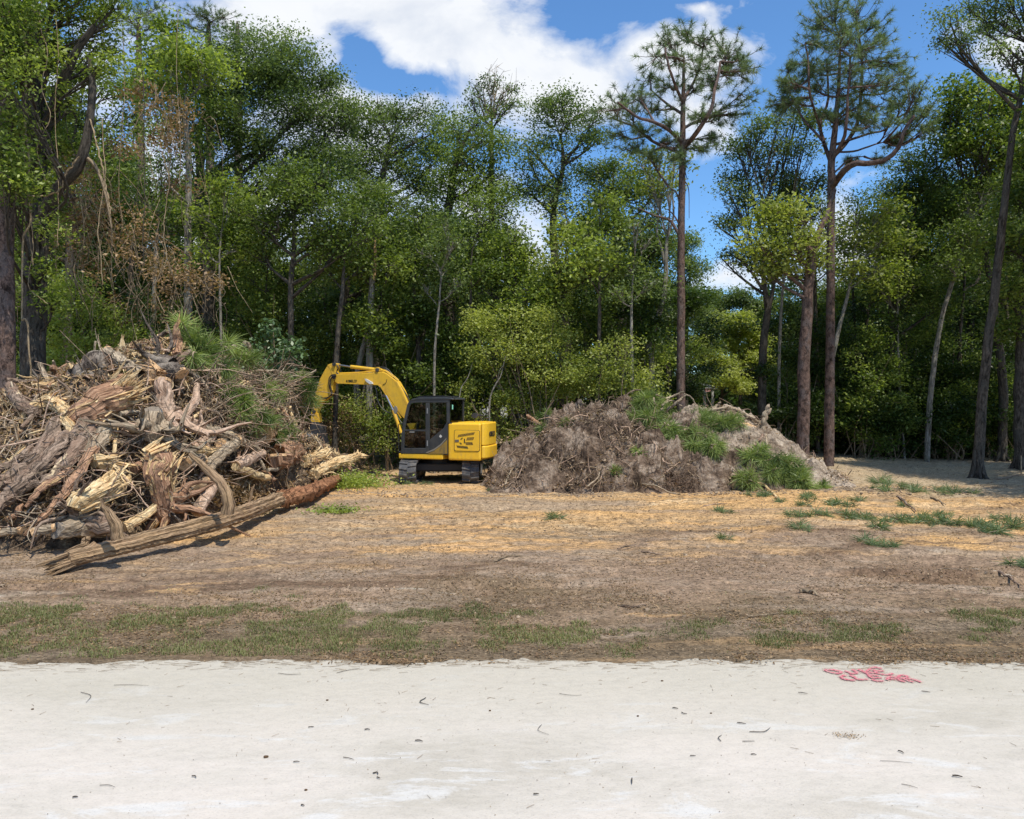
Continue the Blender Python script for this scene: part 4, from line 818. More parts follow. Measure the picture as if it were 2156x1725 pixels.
_o = N(_nt, 'ShaderNodeOutputMaterial'); _g = N(_nt, 'ShaderNodeBsdfGlossy', inp={'Roughness': .02}); _t = N(_nt, 'ShaderNodeBsdfTransparent'); _t.inputs[0].default_value = (.62, .70, .66, 1)
_f = N(_nt, 'ShaderNodeFresnel', inp={0: 1.5}); _m = N(_nt, 'ShaderNodeMixShader'); L(_nt, mth(_nt, 'ADD', _f.outputs[0], .06), _m.inputs[0]); L(_nt, _t.outputs[0], _m.inputs[1]); L(_nt, _g.outputs[0], _m.inputs[2]); L(_nt, _m.outputs[0], _o.inputs[0])

ex = empty('excavator', (EX, EY, EZ), 'yellow compact crawler excavator with charcoal cab parked between log heap and dirt mound', 'excavator')
def up(mb, name, mats, parent=None, bev=0., seg=2, ang=35):
    """link a part given in upper-works coordinates (u, v, z)"""
    o = mb.build(name, mats, parent or ex, (0, 0, 0))
    if parent is None: o.rotation_euler = (0, 0, TH)
    if bev:
        md = o.modifiers.new('edge', 'BEVEL'); md.width = bev; md.segments = seg; md.limit_method = 'ANGLE'; md.angle_limit = radians(ang)
    return o
def extr_uz(mb, poly, v0, v1, mat=0, smooth=False):
    """polygon in (u, z) extruded from v0 to v1"""
    n = len(poly); V = [(u, v0, z) for u, z in poly]+[(u, v1, z) for u, z in poly]
    area = sum(poly[i][0]*poly[(i+1) % n][1]-poly[(i+1) % n][0]*poly[i][1] for i in range(n))
    r = list(range(n)); F1 = r if area > 0 else r[::-1]
    fs = [tuple(F1), tuple([i+n for i in F1[::-1]])]
    for i in range(n):
        j = (i+1) % n; q = (i, i+n, j+n, j); fs.append(q if area > 0 else q[::-1])
    mb.add(V, fs, mat, smooth=smooth)
def extr_uv(mb, poly, z0, z1, mat=0):
    n = len(poly); V = [(u, v, z0) for u, v in poly]+[(u, v, z1) for u, v in poly]
    area = sum(poly[i][0]*poly[(i+1) % n][1]-poly[(i+1) % n][0]*poly[i][1] for i in range(n)); r = list(range(n))
    if area < 0: r = r[::-1]
    fs = [tuple(r[::-1]), tuple(i+n for i in r)]+[(r[i], r[(i+1) % n], r[(i+1) % n]+n, r[i]+n) for i in range(n)]
    mb.add(V, fs, mat)
def uz(pts, v=-1.1): return [E(a, b, v) for a, b in pts]
# tracks (under carriage not turned: tracks run away from the camera)
def track(x0, x1, nm_):
    root = None; hw = (x1-x0)/2; xc = (x0+x1)/2; r = .315; y0, y1 = -1.38+r, 1.35-r
    def loop(r, k=14):
        p = [(y0-r*sin(a), r*0+.33+r*cos(a)) for a in np.linspace(0, pi, k)]+[(y1+r*sin(a), .33-r*cos(a)) for a in np.linspace(0, pi, k)]
        return p
    lp = loop(r); n = len(lp); mb = MB(); li = loop(r-.045)
    V = [(x, y, z) for (y, z) in lp for x in (x0, x1)]+[(x, y, z) for (y, z) in li for x in (x0, x1)]
    fs = []
    for i in range(n):
        j = (i+1) % n; a, b, c, d = 2*i, 2*i+1, 2*j+1, 2*j; o = 2*n
        fs += [(a, b, c, d), (o+a, o+d, o+c, o+b), (a, d, o+d, o+a), (b, o+b, o+c, c)]
    mb.add(V, fs, 0)
    t = mb.build('track', RUB, ex, (0, 0, 0))
    # lugs around the belt: two staggered rows
    per = 2*(y1-y0)+2*pi*r; m = 34
    for q in range(m):
        for side in (0, 1):
            s = (q+.5*side)/m*per; L1 = y1-y0
            if s < L1: c, t_, nn = (y0+s, .33+r), (1, 0), (0, 1)
            elif s < L1+pi*r: a = (s-L1)/r; c, t_, nn = (y1+r*sin(a), .33+r*cos(a)), (cos(a), -sin(a)), (sin(a), cos(a))
            elif s < 2*L1+pi*r: c, t_, nn = (y1-(s-L1-pi*r), .33-r), (-1, 0), (0, -1)
            else: a = (s-2*L1-pi*r)/r; c, t_, nn = (y0-r*sin(a), .33-r*cos(a)), (-cos(a), sin(a)), (-sin(a), -cos(a))
            xa, xb = ((x0-.004, xc-.012) if side == 0 else (xc+.012, x1+.004)); h = .036; w = .031
            sk = .02 if side == 0 else -.02
            def pt(x, ds, dn): return (x, c[0]+t_[0]*ds+nn[0]*dn, c[1]+t_[1]*ds+nn[1]*dn)
            V = [pt(xa, -w+sk, -.005), pt(xb, -w-sk, -.005), pt(xb, w-sk, -.005), pt(xa, w+sk, -.005), pt(xa, -w*.75+sk, h), pt(xb, -w*.75-sk, h), pt(xb, w*.75-sk, h), pt(xa, w*.75+sk, h)]
            mm = MB() if False else None
            lug.add(V, [(0, 3, 2, 1), (4, 5, 6, 7), (0, 1, 5, 4), (1, 2, 6, 5), (2, 3, 7, 6), (3, 0, 4, 7)], 0)
    return t
for (a, b) in ((1022, 1204), (1702, 1884)):
    Y = 22.95; xa, xb = [(640.3+.19537*q-CX)/F*Y-EX for q in (a, b)]
    lug = MB(); t = track(xa, xb, ''); lug.build('tread_lugs', RUB, t, (0, 0, 0))
    mb = MB()
    for yy in np.linspace(-.75, .75, 5):
        k = 14; c = [(yy+.11*cos(q*2*pi/k), .15+.11*sin(q*2*pi/k)) for q in range(k)]
        V = [(xa+.06, y, z) for y, z in c]+[(xb-.06, y, z) for y, z in c]; mb.add(V, [tuple(range(k)), tuple(range(2*k-1, k-1, -1))]+[(i, i+k, (i+1) % k+k, (i+1) % k) for i in range(k)], 0, smooth=False)
    for yy, rr_ in ((-1.06, .25), (1.03, .25)):
        k = 20; c = [(yy+rr_*cos(q*2*pi/k), .33+rr_*sin(q*2*pi/k)) for q in range(k)]
        V = [(xa+.05, y, z) for y, z in c]+[(xb-.05, y, z) for y, z in c]; mb.add(V, [tuple(range(k)), tuple(range(2*k-1, k-1, -1))]+[(i, i+k, (i+1) % k+k, (i+1) % k) for i in range(k)], 0)
    box(mb, (xa+.09, -.95, .2), (xb-.09, .95, .5)); mb.build('track_frame', IRON, t, (0, 0, 0))
mb = MB(); box(mb, (-.72, -.55, .30), (.80, .55, .56)); box(mb, (-1.0, -.75, .36), (1.05, -.45, .54)); box(mb, (-1.0, .45, .36), (1.05, .75, .54))
k = 24; mb.add([(.55*cos(q*2*pi/k), .55*sin(q*2*pi/k), z) for z in (.55, .72) for q in range(k)], [(i, (i+1) % k, (i+1) % k+k, i+k) for i in range(k)]+[tuple(range(k, 2*k))])
mb.build('undercarriage', BLK, ex, (0, 0, 0))
# lower house: swing frame, engine box, counterweight
zb = E(1240, 1240)[1]; zs = E(1240, 1183)[1]; zt = E(1700, 852)[1]; zc = E(1905, 1100)[1]
plan = [(-.86, -1.08), (1.62, -1.10), (1.73, -1.04), (1.79, -.85), (1.80, -.4), (1.76, .1), (1.6, .6), (1.3, .95), (1.0, 1.1), (-.86, 1.1)]
mb = MB(); extr_uv(mb, [(-.86, -1.09), (.60, -1.09), (.60, 1.09), (-.5, 1.09), (-.86, .8)], zb, zs); up(mb, 'swing_frame', YEL, bev=.03)
u0, us = E(1548, 1000)[0], E(1906, 1000)[0]
mb = MB(); extr_uv(mb, [(u0, -1.10), (us-.006, -1.105), (us-.02, .15), (us-.22, .7), (us-.5, 1.03), (us-.75, 1.10), (u0, 1.10)], zb-.01, zt); eb = up(mb, 'engine_hood', YEL, bev=.06, seg=4)
zc = E(1950, 1098)[1]
cw = [(us+.006, -1.105), (us+.05, -1.085), (us+.11, -1.0), (us+.145, -.8), (us+.15, -.4), (us+.11, .1), (us-.05, .6), (us-.35, .95), (us-.6, 1.09), (us-.0, .9)]
cw = [(us+.006, -1.105)]+[(us+.006+.15*sin(a), -1.105+.30*(1-cos(a))) for a in np.linspace(.3, pi/2, 6)]+[(us+.145, -.5), (us+.10, -.05), (us-.02, .30), (us-.16, .62), (us-.20, .55), (us-.02, .1)]
mb = MB(); extr_uv(mb, cw, zc+.006, zt+.005); cwo = up(mb, 'counterweight', YEL, bev=.035, seg=3)
cw2 = [(a+(.03 if i not in (0, len(cw)-1, len(cw)-2) else 0), b) for i, (a, b) in enumerate(cw)]
mb = MB(); extr_uv(mb, cw2, zb+.06, zc-.006); _c = mb.build('counterweight_skirt', YEL, cwo, (0, 0, 0)); md = _c.modifiers.new('edge', 'BEVEL'); md.width = .05; md.segments = 3; md.limit_method = 'ANGLE'
# engine door with rounded outline, slots and latch
def rrect(a, b, c, d, r=.05, k=5):
    pts = []
    for (x, z, s) in ((c-r, d-r, 0), (a+r, d-r, pi/2), (a+r, b+r, pi), (c-r, b+r, 1.5*pi)): pts += [(x+r*cos(s+q), z+r*sin(s+q)) for q in np.linspace(0, pi/2, k)]
    return pts
da, dz1 = E(1622, 930); dc, dz0 = E(1890, 1156)
mb = MB(); extr_uz(mb, rrect(da-.012, dz0-.012, dc+.012, dz1+.012), -1.1085, -1.09); _s = up(mb, 'door_seam', BLK)
mb = MB(); extr_uz(mb, rrect(da, dz0, dc, dz1), -1.121, -1.095); ed = up(mb, 'engine_door', YEL, bev=.006)
_s.parent = ed; _s.rotation_euler = (0, 0, 0)
mb = MB()
def slots(x0, x1, y0a, y0b, h, n, sl=12, sk=-16):
    for i in range(n):
        f = (i+.5)/n; x = x0+(x1-x0)*f; y = y0a+(y0b-y0a)*f; w = (x1-x0)/n*.62
        p = [(x-w/2, y+h), (x+w/2, y+h), (x+w/2+sl, y), (x-w/2+sl, y)]
        extr_uz(mb, uz(p), -1.1245, -1.112)
slots(1655, 1832, 978, 950, 28, 15); slots(1748, 1826, 1008, 1003, 32, 7); slots(1684, 1706, 1012, 1008, 22, 2)
slots(1748, 1826, 1058, 1058, 30, 7, -10); slots(1684, 1706, 1062, 1062, 20, 2, -10); slots(1655, 1775, 1092, 1104, 26, 10, -12); slots(1722, 1740, 1022, 1022, 48, 1, 0)
mb.build('vent_slots', BLK, ed, (0, 0, 0))
mb = MB(); extr_uz(mb, uz([(1630, 1030), (1672, 1030), (1672, 1058), (1630, 1058)]), -1.128, -1.115); _l = mb.build('latch', simple('chrome', (.5, .5, .5), .2, .5, .9), ed, (0, 0, 0))
# seam of the counterweight
# text
def text_mesh(name, s, h, width, matl, parent, origin, du, dz, normal_off=0.):
    cu = bpy.data.curves.new(name, 'FONT'); cu.body = s; cu.size = 1; cu.extrude = .004; cu.offset = .012
    to = bpy.data.objects.new(name, cu); sc.collection.objects.link(to); bpy.context.view_layer.update()
    me = bpy.data.meshes.new_from_object(to.evaluated_get(bpy.context.evaluated_depsgraph_get())); bpy.data.objects.remove(to)
    co = np.empty(len(me.vertices)*3, np.float32); me.vertices.foreach_get('co', co); co = co.reshape(-1, 3)
    co[:, 0] -= co[:, 0].min(); co[:, 1] -= co[:, 1].min(); co[:, 0] *= width/co[:, 0].max(); co[:, 1] *= h/co[:, 1].max()
    du = np.array(du, float); dz = np.array(dz, float); nn = np.cross(du, dz)
    W = np.array(origin)[None]+co[:, :1]*du+co[:, 1:2]*dz+co[:, 2:3]*nn
    me.vertices.foreach_set('co', W.ravel().astype(np.float32)); me.materials.clear(); me.materials.append(matl); me.update()
    o = bpy.data.objects.new(name, me); sc.collection.objects.link(o); o.parent = parent; return o
# counterweight lettering on its curved rear corner: each letter turned with the surface
_zt = E(1950, 950)[1]; hh = .135
arc = [(us+.02, -1.105, 0.)]
ang = np.linspace(.95, 1.5, 8)
rd = nrm(np.array([-.06, .9, 0])); r0_ = np.array([us+.168, -.84, _zt-.14])
text_mesh('lettering', 'KOBELCO', hh*1.1, .58, BLK, cwo, r0_+np.array([.006, 0, 0]), rd, (0, 0, 1))
# cab
cabo = [(1042, 1182), (1046, 1000), (1062, 860), (1108, 660), (1126, 622), (1160, 592), (1230, 578), (1540, 582), (1556, 592), (1562, 850), (1548, 856), (1545, 1190)]
def frame(mb, outer, holes_v, v0, v1): pass
# cab shell: built from pillars, sills and roof, open between
cab = None
mb = MB(); th = .055
vn, vf = -1.10, -.06
def bar(mb, pts, v0, v1, mat=0): extr_uz(mb, uz(pts), v0, v1, mat)
def side(v0, v1, near=True):
    bar(mb, [(1042, 1182), (1047, 1000), (1062, 860), (1108, 660), (1126, 622), (1150, 640), (1136, 672), (1092, 870), (1078, 1000), (1076, 1182)], v0, v1)       # front pillar
    bar(mb, [(1126, 622), (1160, 594), (1230, 582), (1556, 586), (1556, 634), (1240, 632), (1180, 636), (1150, 642)], v0, v1)                                      # top rail
    bar(mb, [(1308, 634), (1350, 634), (1350, 1182), (1308, 1182)], v0, v1)                                                                                      # centre pillar
    bar(mb, [(1532, 634), (1556, 634), (1556, 854), (1545, 858), (1545, 1186), (1350, 1186), (1350, 1034), (1502, 905), (1534, 845)], v0, v1)                     # rear pillar and quarter panel
    bar(mb, [(1076, 1122), (1308, 1122), (1308, 1182), (1076, 1182)], v0, v1)                                                                                    # sill
    bar(mb, [(1086, 922), (1308, 926), (1308, 944), (1084, 940)], v0, v1)                                                                                        # door waist
side(vn, vn+.05); side(vf-.05, vf)
cab = up(mb, 'cab', GRY, bev=.012)
u1c = E(1556, 700)[0]; uf = E(1046, 1000)[0]; ztop = E(1300, 584)[1]
mb = MB()
roofp = [(E(1128, 620)[0], E(1128, 620)[1]), (E(1165, 592)[0], E(1165, 592)[1]), (E(1235, 574)[0], ztop+.02), (u1c-.1, ztop+.03), (u1c+.12, ztop+.0), (u1c+.14, ztop-.05), (u1c, ztop-.05), (E(1200, 600)[0], ztop-.06)]
extr_uz(mb, roofp, vn-.012, vf+.012); rf = mb.build('roof', GRY, cab, (0, 0, 0)); md = rf.modifiers.new('edge', 'BEVEL'); md.width = .02; md.segments = 3
mb = MB(); extr_uz(mb, [(E(1185, 585)[0], ztop+.022), (E(1215, 562)[0], ztop+.07), (E(1400, 556)[0], ztop+.075), (E(1530, 566)[0], ztop+.05), (E(1550, 580)[0], ztop+.03)], vn+.12, vf-.15); hv = mb.build('roof_hatch', BLK, rf, (0, 0, 0))
# rear corner posts and rear wall under the rear window
mb = MB()
zr0 = E(1600, 852, -.9)[1]; box(mb, (u1c+.002, vn+.01, zr0-.1), (u1c+.10, vf-.01, zr0+.02)); box(mb, (u1c+.002, vf-.07, zr0), (u1c+.10, vf-.01, ztop-.05)); box(mb, (u1c+.003, vn+.01, zr0), (u1c+.03, vn+.05, ztop-.05)); box(mb, (u1c-.04, vn+.05, .85), (u1c, vf-.05, zr0))
box(mb, (uf-.01, vn+.05, zs-.02), (u1c, vf-.05, zs+.03)); box(mb, (uf, vf-.04, zs), (uf+.45, vf-.0, zs+.5)); box(mb, (uf+.01, vn+.05, zs+.03), (uf+.03, vf-.05, zs+.22))
mb.build('cab_back', GRY, cab, (0, 0, 0))
def pane(name, pts, v, dv=.008, pv=None):
    mb = MB(); extr_uz(mb, uz(pts), v, v+dv); return mb.build(name, gm, cab, (0, 0, 0))
pane('door_window', [(1094, 870), (1138, 672), (1152, 644), (1182, 638), (1306, 636), (1306, 924), (1088, 920)], vn+.02)
pane('lower_door_window', [(1086, 942), (1306, 946), (1306, 1120), (1120, 1120), (1080, 1080)], vn+.02)
pane('side_window', [(1352, 636), (1530, 636), (1533, 843), (1501, 903), (1352, 1030)], vn+.02)
pane('far_side_window', [(1094, 870), (1138, 672), (1160, 640), (1306, 636), (1306, 924), (1088, 920)], vf-.03); pane('far_side_window', [(1352, 636), (1530, 636), (1533, 843), (1501, 903), (1352, 1030)], vf-.03)
mb = MB(); box(mb, (u1c+.06, vn+.05, zr0+.02), (u1c+.068, vf-.07, ztop-.05)); mb.build('rear_window', gm, cab, (0, 0, 0))
mb = MB(); p0 = E(1112, 650); p1 = E(1064, 860); mb.add([(p0[0]+.02, vn+.05, p0[1]), (p0[0]+.02, vf-.05, p0[1]), (p1[0]+.02, vf-.05, p1[1]), (p1[0]+.02, vn+.05, p1[1]), (p0[0]+.028, vn+.05, p0[1]), (p0[0]+.028, vf-.05, p0[1]), (p1[0]+.028, vf-.05, p1[1]), (p1[0]+.028, vn+.05, p1[1])], [(0, 1, 2, 3), (7, 6, 5, 4), (0, 4, 5, 1), (2, 6, 7, 3)]); mb.build('windscreen', gm, cab, (0, 0, 0))
# door handle, hinges, sticker, diamond badge, swoosh
mb = MB(); extr_uz(mb, uz([(1140, 944), (1190, 944), (1190, 954), (1140, 954)]), vn-.02, vn-.002); mb.build('door_handle', simple('grey_handle', (.3, .3, .3), .4), cab, (0, 0, 0))
for a, b in ((690, 750), (1040, 1100)):
    mb = MB(); extr_uz(mb, uz([(1324, a), (1334, a), (1334, b), (1324, b)]), vn-.014, vn-.001); mb.build('hinge', simple('hinge_grey', (.25, .26, .27), .4), cab, (0, 0, 0))
mb = MB(); extr_uz(mb, uz([(1470, 975), (1488, 994), (1472, 1014), (1454, 996)]), vn-.004, vn-.0005); mb.build('diamond_badge', WHT, cab, (0, 0, 0))
mb = MB(); extr_uz(mb, uz([(1310, 1170), (1400, 1130), (1470, 1080), (1532, 1012), (1534, 1026), (1474, 1094), (1404, 1146), (1322, 1178)]), vn-.004, vn-.0005); mb.build('stripe', simple('stripe_grey', (.22, .20, .16), .5), cab, (0, 0, 0))
mb = MB(); extr_uz(mb, uz([(1330, 1184), (1404, 1150), (1474, 1098), (1543, 1030), (1543, 1184)]), vn-.003, vn-.0004); mb.build('lower_stripe', paintmat('faded_yellow', (.30, .19, .03), (.10, .08, .05), .5, .8), cab, (0, 0, 0))
mb = MB(); box(mb, (u1c+.070, vn+.10, E(1610, 705, -.95)[1]), (u1c+.072, vn+.19, E(1610, 655, -.95)[1])); mb.build('window_sticker', STK, cab, (0, 0, 0))
# seat, console, levers seen through the glass
mb = MB(); zf = zs+.03; box(mb, (-.05, -.85, zf+.25), (.40, -.4, zf+.42)); box(mb, (.32, -.83, zf+.4), (.47, -.42, zf+1.05)); box(mb, (-.02, -.8, zf), (.35, -.45, zf+.25)); st = mb.build('operator_seat', SEATM, cab, (0, 0, 0)); md = st.modifiers.new('edge', 'BEVEL'); md.width = .04; md.segments = 3
for va, vb in ((-.98, -.87), (-.36, -.25)):
    mb = MB(); box(mb, (-.15, va, zf+.1), (.3, vb, zf+.55)); tube(mb, [(-.12, (va+vb)/2, zf+.52), (-.17, (va+vb)/2, zf+.78)], [.02, .03], 6); mb.build('control_console', DKI, cab, (0, 0, 0))
mb = MB(); box(mb, (-.55, -.75, zf), (-.48, -.5, zf+.45)); tube(mb, [(-.5, -.62, zf+.4), (-.46, -.62, zf+.6)], [.012, .012], 6); mb.build('control_lever', DKI, cab, (0, 0, 0))
mb = MB(); tube(mb, [(*[E(1192, 905, -.5)[0]], -.5, E(1192, 905, -.5)[1]), (E(1232, 700, -.5)[0], -.5, E(1232, 700, -.5)[1])], [.008, .008], 5); mb.build('wiper', DKI, cab, (0, 0, 0))
# antenna, rail, mirrors
mb = MB(); a = E(1618, 585, -.9); tube(mb, [(a[0], -.95, a[1]-.02), (a[0]+.0, -.95, a[1]+.05)], [.05, .04], 8, cap='b'); tube(mb, [(a[0], -.95, a[1]), (E(1605, 545, -.95)[0], -.95, E(1605, 545, -.95)[1])], [.01, .004], 5); mb.build('antenna', BLK, rf, (0, 0, 0))
mb = MB(); tube(mb, [(E(1018, 1160)[0], -1.08, E(1018, 1160)[1]), (E(1014, 900)[0], -1.08, E(1014, 900)[1]), (E(1028, 862)[0], -1.08, E(1028, 862)[1]), (E(1064, 862)[0], -1.06, E(1064, 862)[1])], [.014, .014], 8, n=16); tube(mb, [(E(1018, 1160)[0], -1.08, E(1018, 1160)[1]), (E(1050, 1165)[0], -1.06, E(1050, 1165)[1])], [.014, .014], 8); up(mb, 'grab_rail', BLK)
def disc_mirror(cx, cy, rx, rz, v, stalk, nm='mirror'):
    mb = MB(); u, z = E(cx, cy, v); k = 20; s = .00285
    V = [(u+rx*s*cos(q*2*pi/k), v+dv, z+rz*s*sin(q*2*pi/k)) for dv in (-.02, .02) for q in range(k)]
    mb.add(V, [tuple(range(k)), tuple(range(2*k-1, k-1, -1))]+[(i, i+k, (i+1) % k+k, (i+1) % k) for i in range(k)], 0)
    tube(mb, [(E(a, b, v)[0], v+.03, E(a, b, v)[1]) for a, b in stalk], [.010, .010], 6, n=12); return up(mb, nm, IRON if nm == 'mirror' else MIRR, bev=.006)
disc_mirror(1840, 772, 37, 28, -.75, [(1838, 775), (1828, 810), (1834, 860)])
disc_mirror(1905, 772, 40, 9, -.2, [(1905, 775), (1880, 800), (1875, 860)]); disc_mirror(1972, 796, 34, 7, .2, [(1960, 796), (1930, 810), (1900, 860)])
disc_mirror(985, 712, 24, 44, -.35, [(988, 745), (1010, 800), (1050, 850)], 'side_mirror')
mb = MB(); extr_uz(mb, uz([(1725, 835), (1760, 838), (1900, 838), (1905, 856), (1725, 856)], -.5), -1.0, -.0); up(mb, 'hood_cap', YEL, bev=.015)
# boom, arm and cylinders (v about .1, beyond the cab)
VB = .12
def bz(pts, v=VB): return uz(pts, v)
mb = MB(); extr_uz(mb, bz([(352, 332), (420, 322), (600, 318), (760, 308), (858, 300), (905, 318), (958, 358), (1022, 405), (1080, 505), (1128, 618), (1190, 780), (1240, 900), (1160, 930), (1090, 800), (1040, 745), (960, 620), (900, 530), (850, 458), (820, 440), (760, 436), (600, 430), (440, 426), (380, 428), (352, 410)]), VB-.13, VB+.13)
boom = up(mb, 'boom', YEL2, bev=.02)
mb = MB(); extr_uz(mb, bz([(965, 372), (1020, 412), (1126, 625), (1118, 660), (1010, 430)]), VB-.135, VB-.129); extr_uz(mb, bz([(380, 418), (820, 432), (852, 452), (1070, 795), (1060, 800), (845, 468), (815, 444), (380, 426)]), VB-.138, VB-.129); mb.build('boom_flange', YEL2, boom, (0, 0, 0))
o = E(476, 412, VB); e = E(592, 410, VB)
for i, ch in enumerate('KOBELCO'):
    text_mesh('letter', ch, .082, (e[0]-o[0])/7*.9, BLK, boom, (o[0]+(e[0]-o[0])/7*i, VB-.134, o[1]-.005), (1, 0, 0), (0, 0, 1))
mb = MB(); extr_uz(mb, bz([(272, 226), (300, 214), (345, 206), (380, 214), (374, 250), (362, 290), (372, 330), (345, 380), (330, 430), (322, 500), (300, 548), (252, 600), (200, 640), (168, 700), (150, 752), (112, 752), (100, 720), (112, 600), (148, 498), (188, 374), (232, 292)]), VB-.10, VB+.10)
arm = up(mb, 'arm', YEL2, bev=.02)
mb = MB(); extr_uz(mb, bz([(268, 228), (284, 220), (318, 262), (332, 330), (318, 330), (300, 268)]), VB-.108, VB-.1); mb.build('arm_flange', YEL2, arm, (0, 0, 0))
def cyl(name, a, b, c, v, r, m1=YEL2, r2=.03):
    A, B, C = [np.array([E(*q, v)[0], v, E(*q, v)[1]]) for q in (a, b, c)]
    mb = MB(); tube(mb, [A, B], [r, r], 14, cap='ab'); o = up(mb, name, m1)
    mb = MB(); tube(mb, [B, C], [r2, r2], 10, cap='b'); mb.build('piston_rod', STEEL, o, (0, 0, 0)); return o
cyl('arm_cylinder', (808, 282), (505, 246), (372, 226), VB, .062)
for dv in (-.12, .14): cyl('boom_cylinder', (1045, 960), (960, 715), (884, 556), VB+dv-.02 if dv < 0 else VB+dv, .055, YEL2, .032)
k = 16
for (cx, cy, r) in ((345, 222, .06), (345, 352, .08), (808, 282, .06), (884, 556, .05), (130, 730, .06)):
    mb = MB(); u, z = E(cx, cy, VB); mb.add([(u+r*cos(q*2*pi/k), VB+s*.155, z+r*sin(q*2*pi/k)) for s in (-1, 1) for q in range(k)], [tuple(range(k)), tuple(range(2*k-1, k-1, -1))]+[(i, i+k, (i+1) % k+k, (i+1) % k) for i in range(k)], 0); mb.build('pivot_pin', IRON, boom, (0, 0, 0))
mb = MB(); extr_uz(mb, bz([(770, 262), (800, 250), (840, 268), (862, 300), (760, 308)]), VB-.09, VB+.09); mb.build('cylinder_bracket', YEL2, boom, (0, 0, 0))
mb = MB(); extr_uz(mb, bz([(686, 376), (700, 378), (762, 412), (768, 432), (742, 436), (700, 404)]), VB-.22, VB-.14); mb.build('work_lamp', LAMPM, boom, (0, 0, 0))
def hose(pts, v, r=.017, parent=None, nm='hose', m=None):
    mb = MB(); tube(mb, [(E(a, b, v)[0], v+(dd[0] if dd else 0), E(a, b, v)[1]) for a, b, *dd in pts], [r, r], 7, n=28); return mb.build(nm, m or HOSE, parent or boom, (0, 0, 0))
hose([(345, 330), (300, 335), (270, 370), (268, 440), (290, 530), (300, 560)], VB-.14, parent=arm); hose([(345, 345), (310, 350), (284, 390), (282, 450), (300, 520), (290, 550), (230, 590), (150, 592), (108, 580)], VB-.17, .02, parent=arm)
hose([(112, 520), (130, 552), (200, 580), (270, 572)], VB-.15, .014, arm)
hose([(352, 226), (368, 260), (352, 300), (372, 326)], VB-.10, .018, arm); hose([(330, 222), (348, 262), (340, 320), (385, 332)], VB-.06, .018, arm)
hose([(380, 318), (600, 310), (780, 292), (860, 286), (940, 336), (1010, 392)], VB-.11, .014, None, 'pipe', YEL2); hose([(380, 312), (600, 303), (790, 284), (870, 282), (950, 330), (1020, 388)], VB-.06, .012, None, 'pipe', YEL2)
hose([(790, 262), (850, 262), (900, 292), (950, 345)], VB+.02, .018); hose([(780, 254), (860, 252), (915, 286), (970, 352)], VB+.06, .018); hose([(960, 352), (1030, 440), (1110, 560), (1150, 650)], VB-.03, .02)
hose([(738, 470), (722, 540), (718, 620), (730, 700), (722, 790)], VB-.10, .009); hose([(762, 450), (782, 520), (790, 600), (830, 680), (900, 735), (960, 742)], VB-.12, .017); hose([(890, 380), (880, 420), (845, 442)], VB-.14, .008)
# bucket with thumb hanging from the arm, seen edge-on
mb = MB(); extr_uz(mb, bz([(98, 735), (165, 745), (172, 840), (150, 860), (90, 850)]), VB-.12, VB+.12); link_ = up(mb, 'bucket_link', YEL2, bev=.01)
mb = MB()
for v in (VB-.36, VB+.30): extr_uz(mb, bz([(96, 842), (150, 838), (176, 900), (190, 985), (214, 1090), (238, 1180), (228, 1192), (190, 1180), (120, 1130), (78, 1060), (60, 960), (66, 880)], v), v, v+.025)
sh = bz([(150, 838), (176, 900), (190, 985), (214, 1090), (238, 1180)]); 
mb.add([(u, v, z) for v in (VB-.35, VB+.32) for u, z in sh], [(i, i+1, 6+i, 5+i) for i in range(4)]); mb.add([(u+.02, v, z) for v in (VB-.35, VB+.32) for u, z in sh], [(5+i, 6+i, i+1, i) for i in range(4)])
sh = bz([(96, 842), (66, 880), (60, 960), (78, 1060), (120, 1130)]); mb.add([(u, v, z) for v in (VB-.35, VB+.32) for u, z in sh], [(i, i+1, 6+i, 5+i) for i in range(4)]); 
bk = up(mb, 'bucket', IRON, bev=.004)
for q in range(5):
    v = VB-.34+q*.155; mb = MB(); extr_uz(mb, bz([(222, 1165), (240, 1170), (252, 1240), (238, 1238)], v), v, v+.06); mb.build('bucket_tooth', IRON, bk, (0, 0, 0))
mb = MB(); extr_uz(mb, bz([(30, 960), (60, 950), (84, 968), (96, 1010), (60, 1010)], VB-.4), VB-.42, VB-.36); mb.build('bucket_plate', simple('bare_steel', (.45, .45, .45), .35, .5, .6), bk, (0, 0, 0))
# ------------------------------------------------------------------ log heap
def heap_toe(x): return np.interp(x, [-14, -10, -7.6, -6.7, -6.1, -5.7, -5.3, -4.8, -4.2, -3.4], [12.2, 12.2, 12.6, 14.0, 16.6, 18.8, 21.2, 22.6, 23.3, 24.3])
def heap_h(x, y):
    x = np.asarray(x, float); y = np.asarray(y, float)
    yt = heap_toe(x)
    yr = np.interp(x, [-14, -8, -6, -5.2, -4.6, -3.4], [17.5, 18.3, 20.8, 22.6, 24.2, 25.4])
    zr = np.interp(x, [-14, -12.0, -10.6, -9.2, -8.4, -7.6, -6.9, -6.4, -6.0, -5.7, -5.3, -4.8, -3.9, -3.4], [1.0, 1.9, 2.7, 3.25, 3.6, 3.7, 3.15, 2.5, 1.8, 1.2, .6, .3, .1, 0])
    t = (y-yt)/(yr-yt); f = np.where(t < 1, np.sin(np.clip(t, 0, 1)*pi/2)**.85, np.clip(1-((t-1)*(yr-yt)/4.2)**2, 0, 1))
    return gz(x, y)+zr*f*(t > 0)
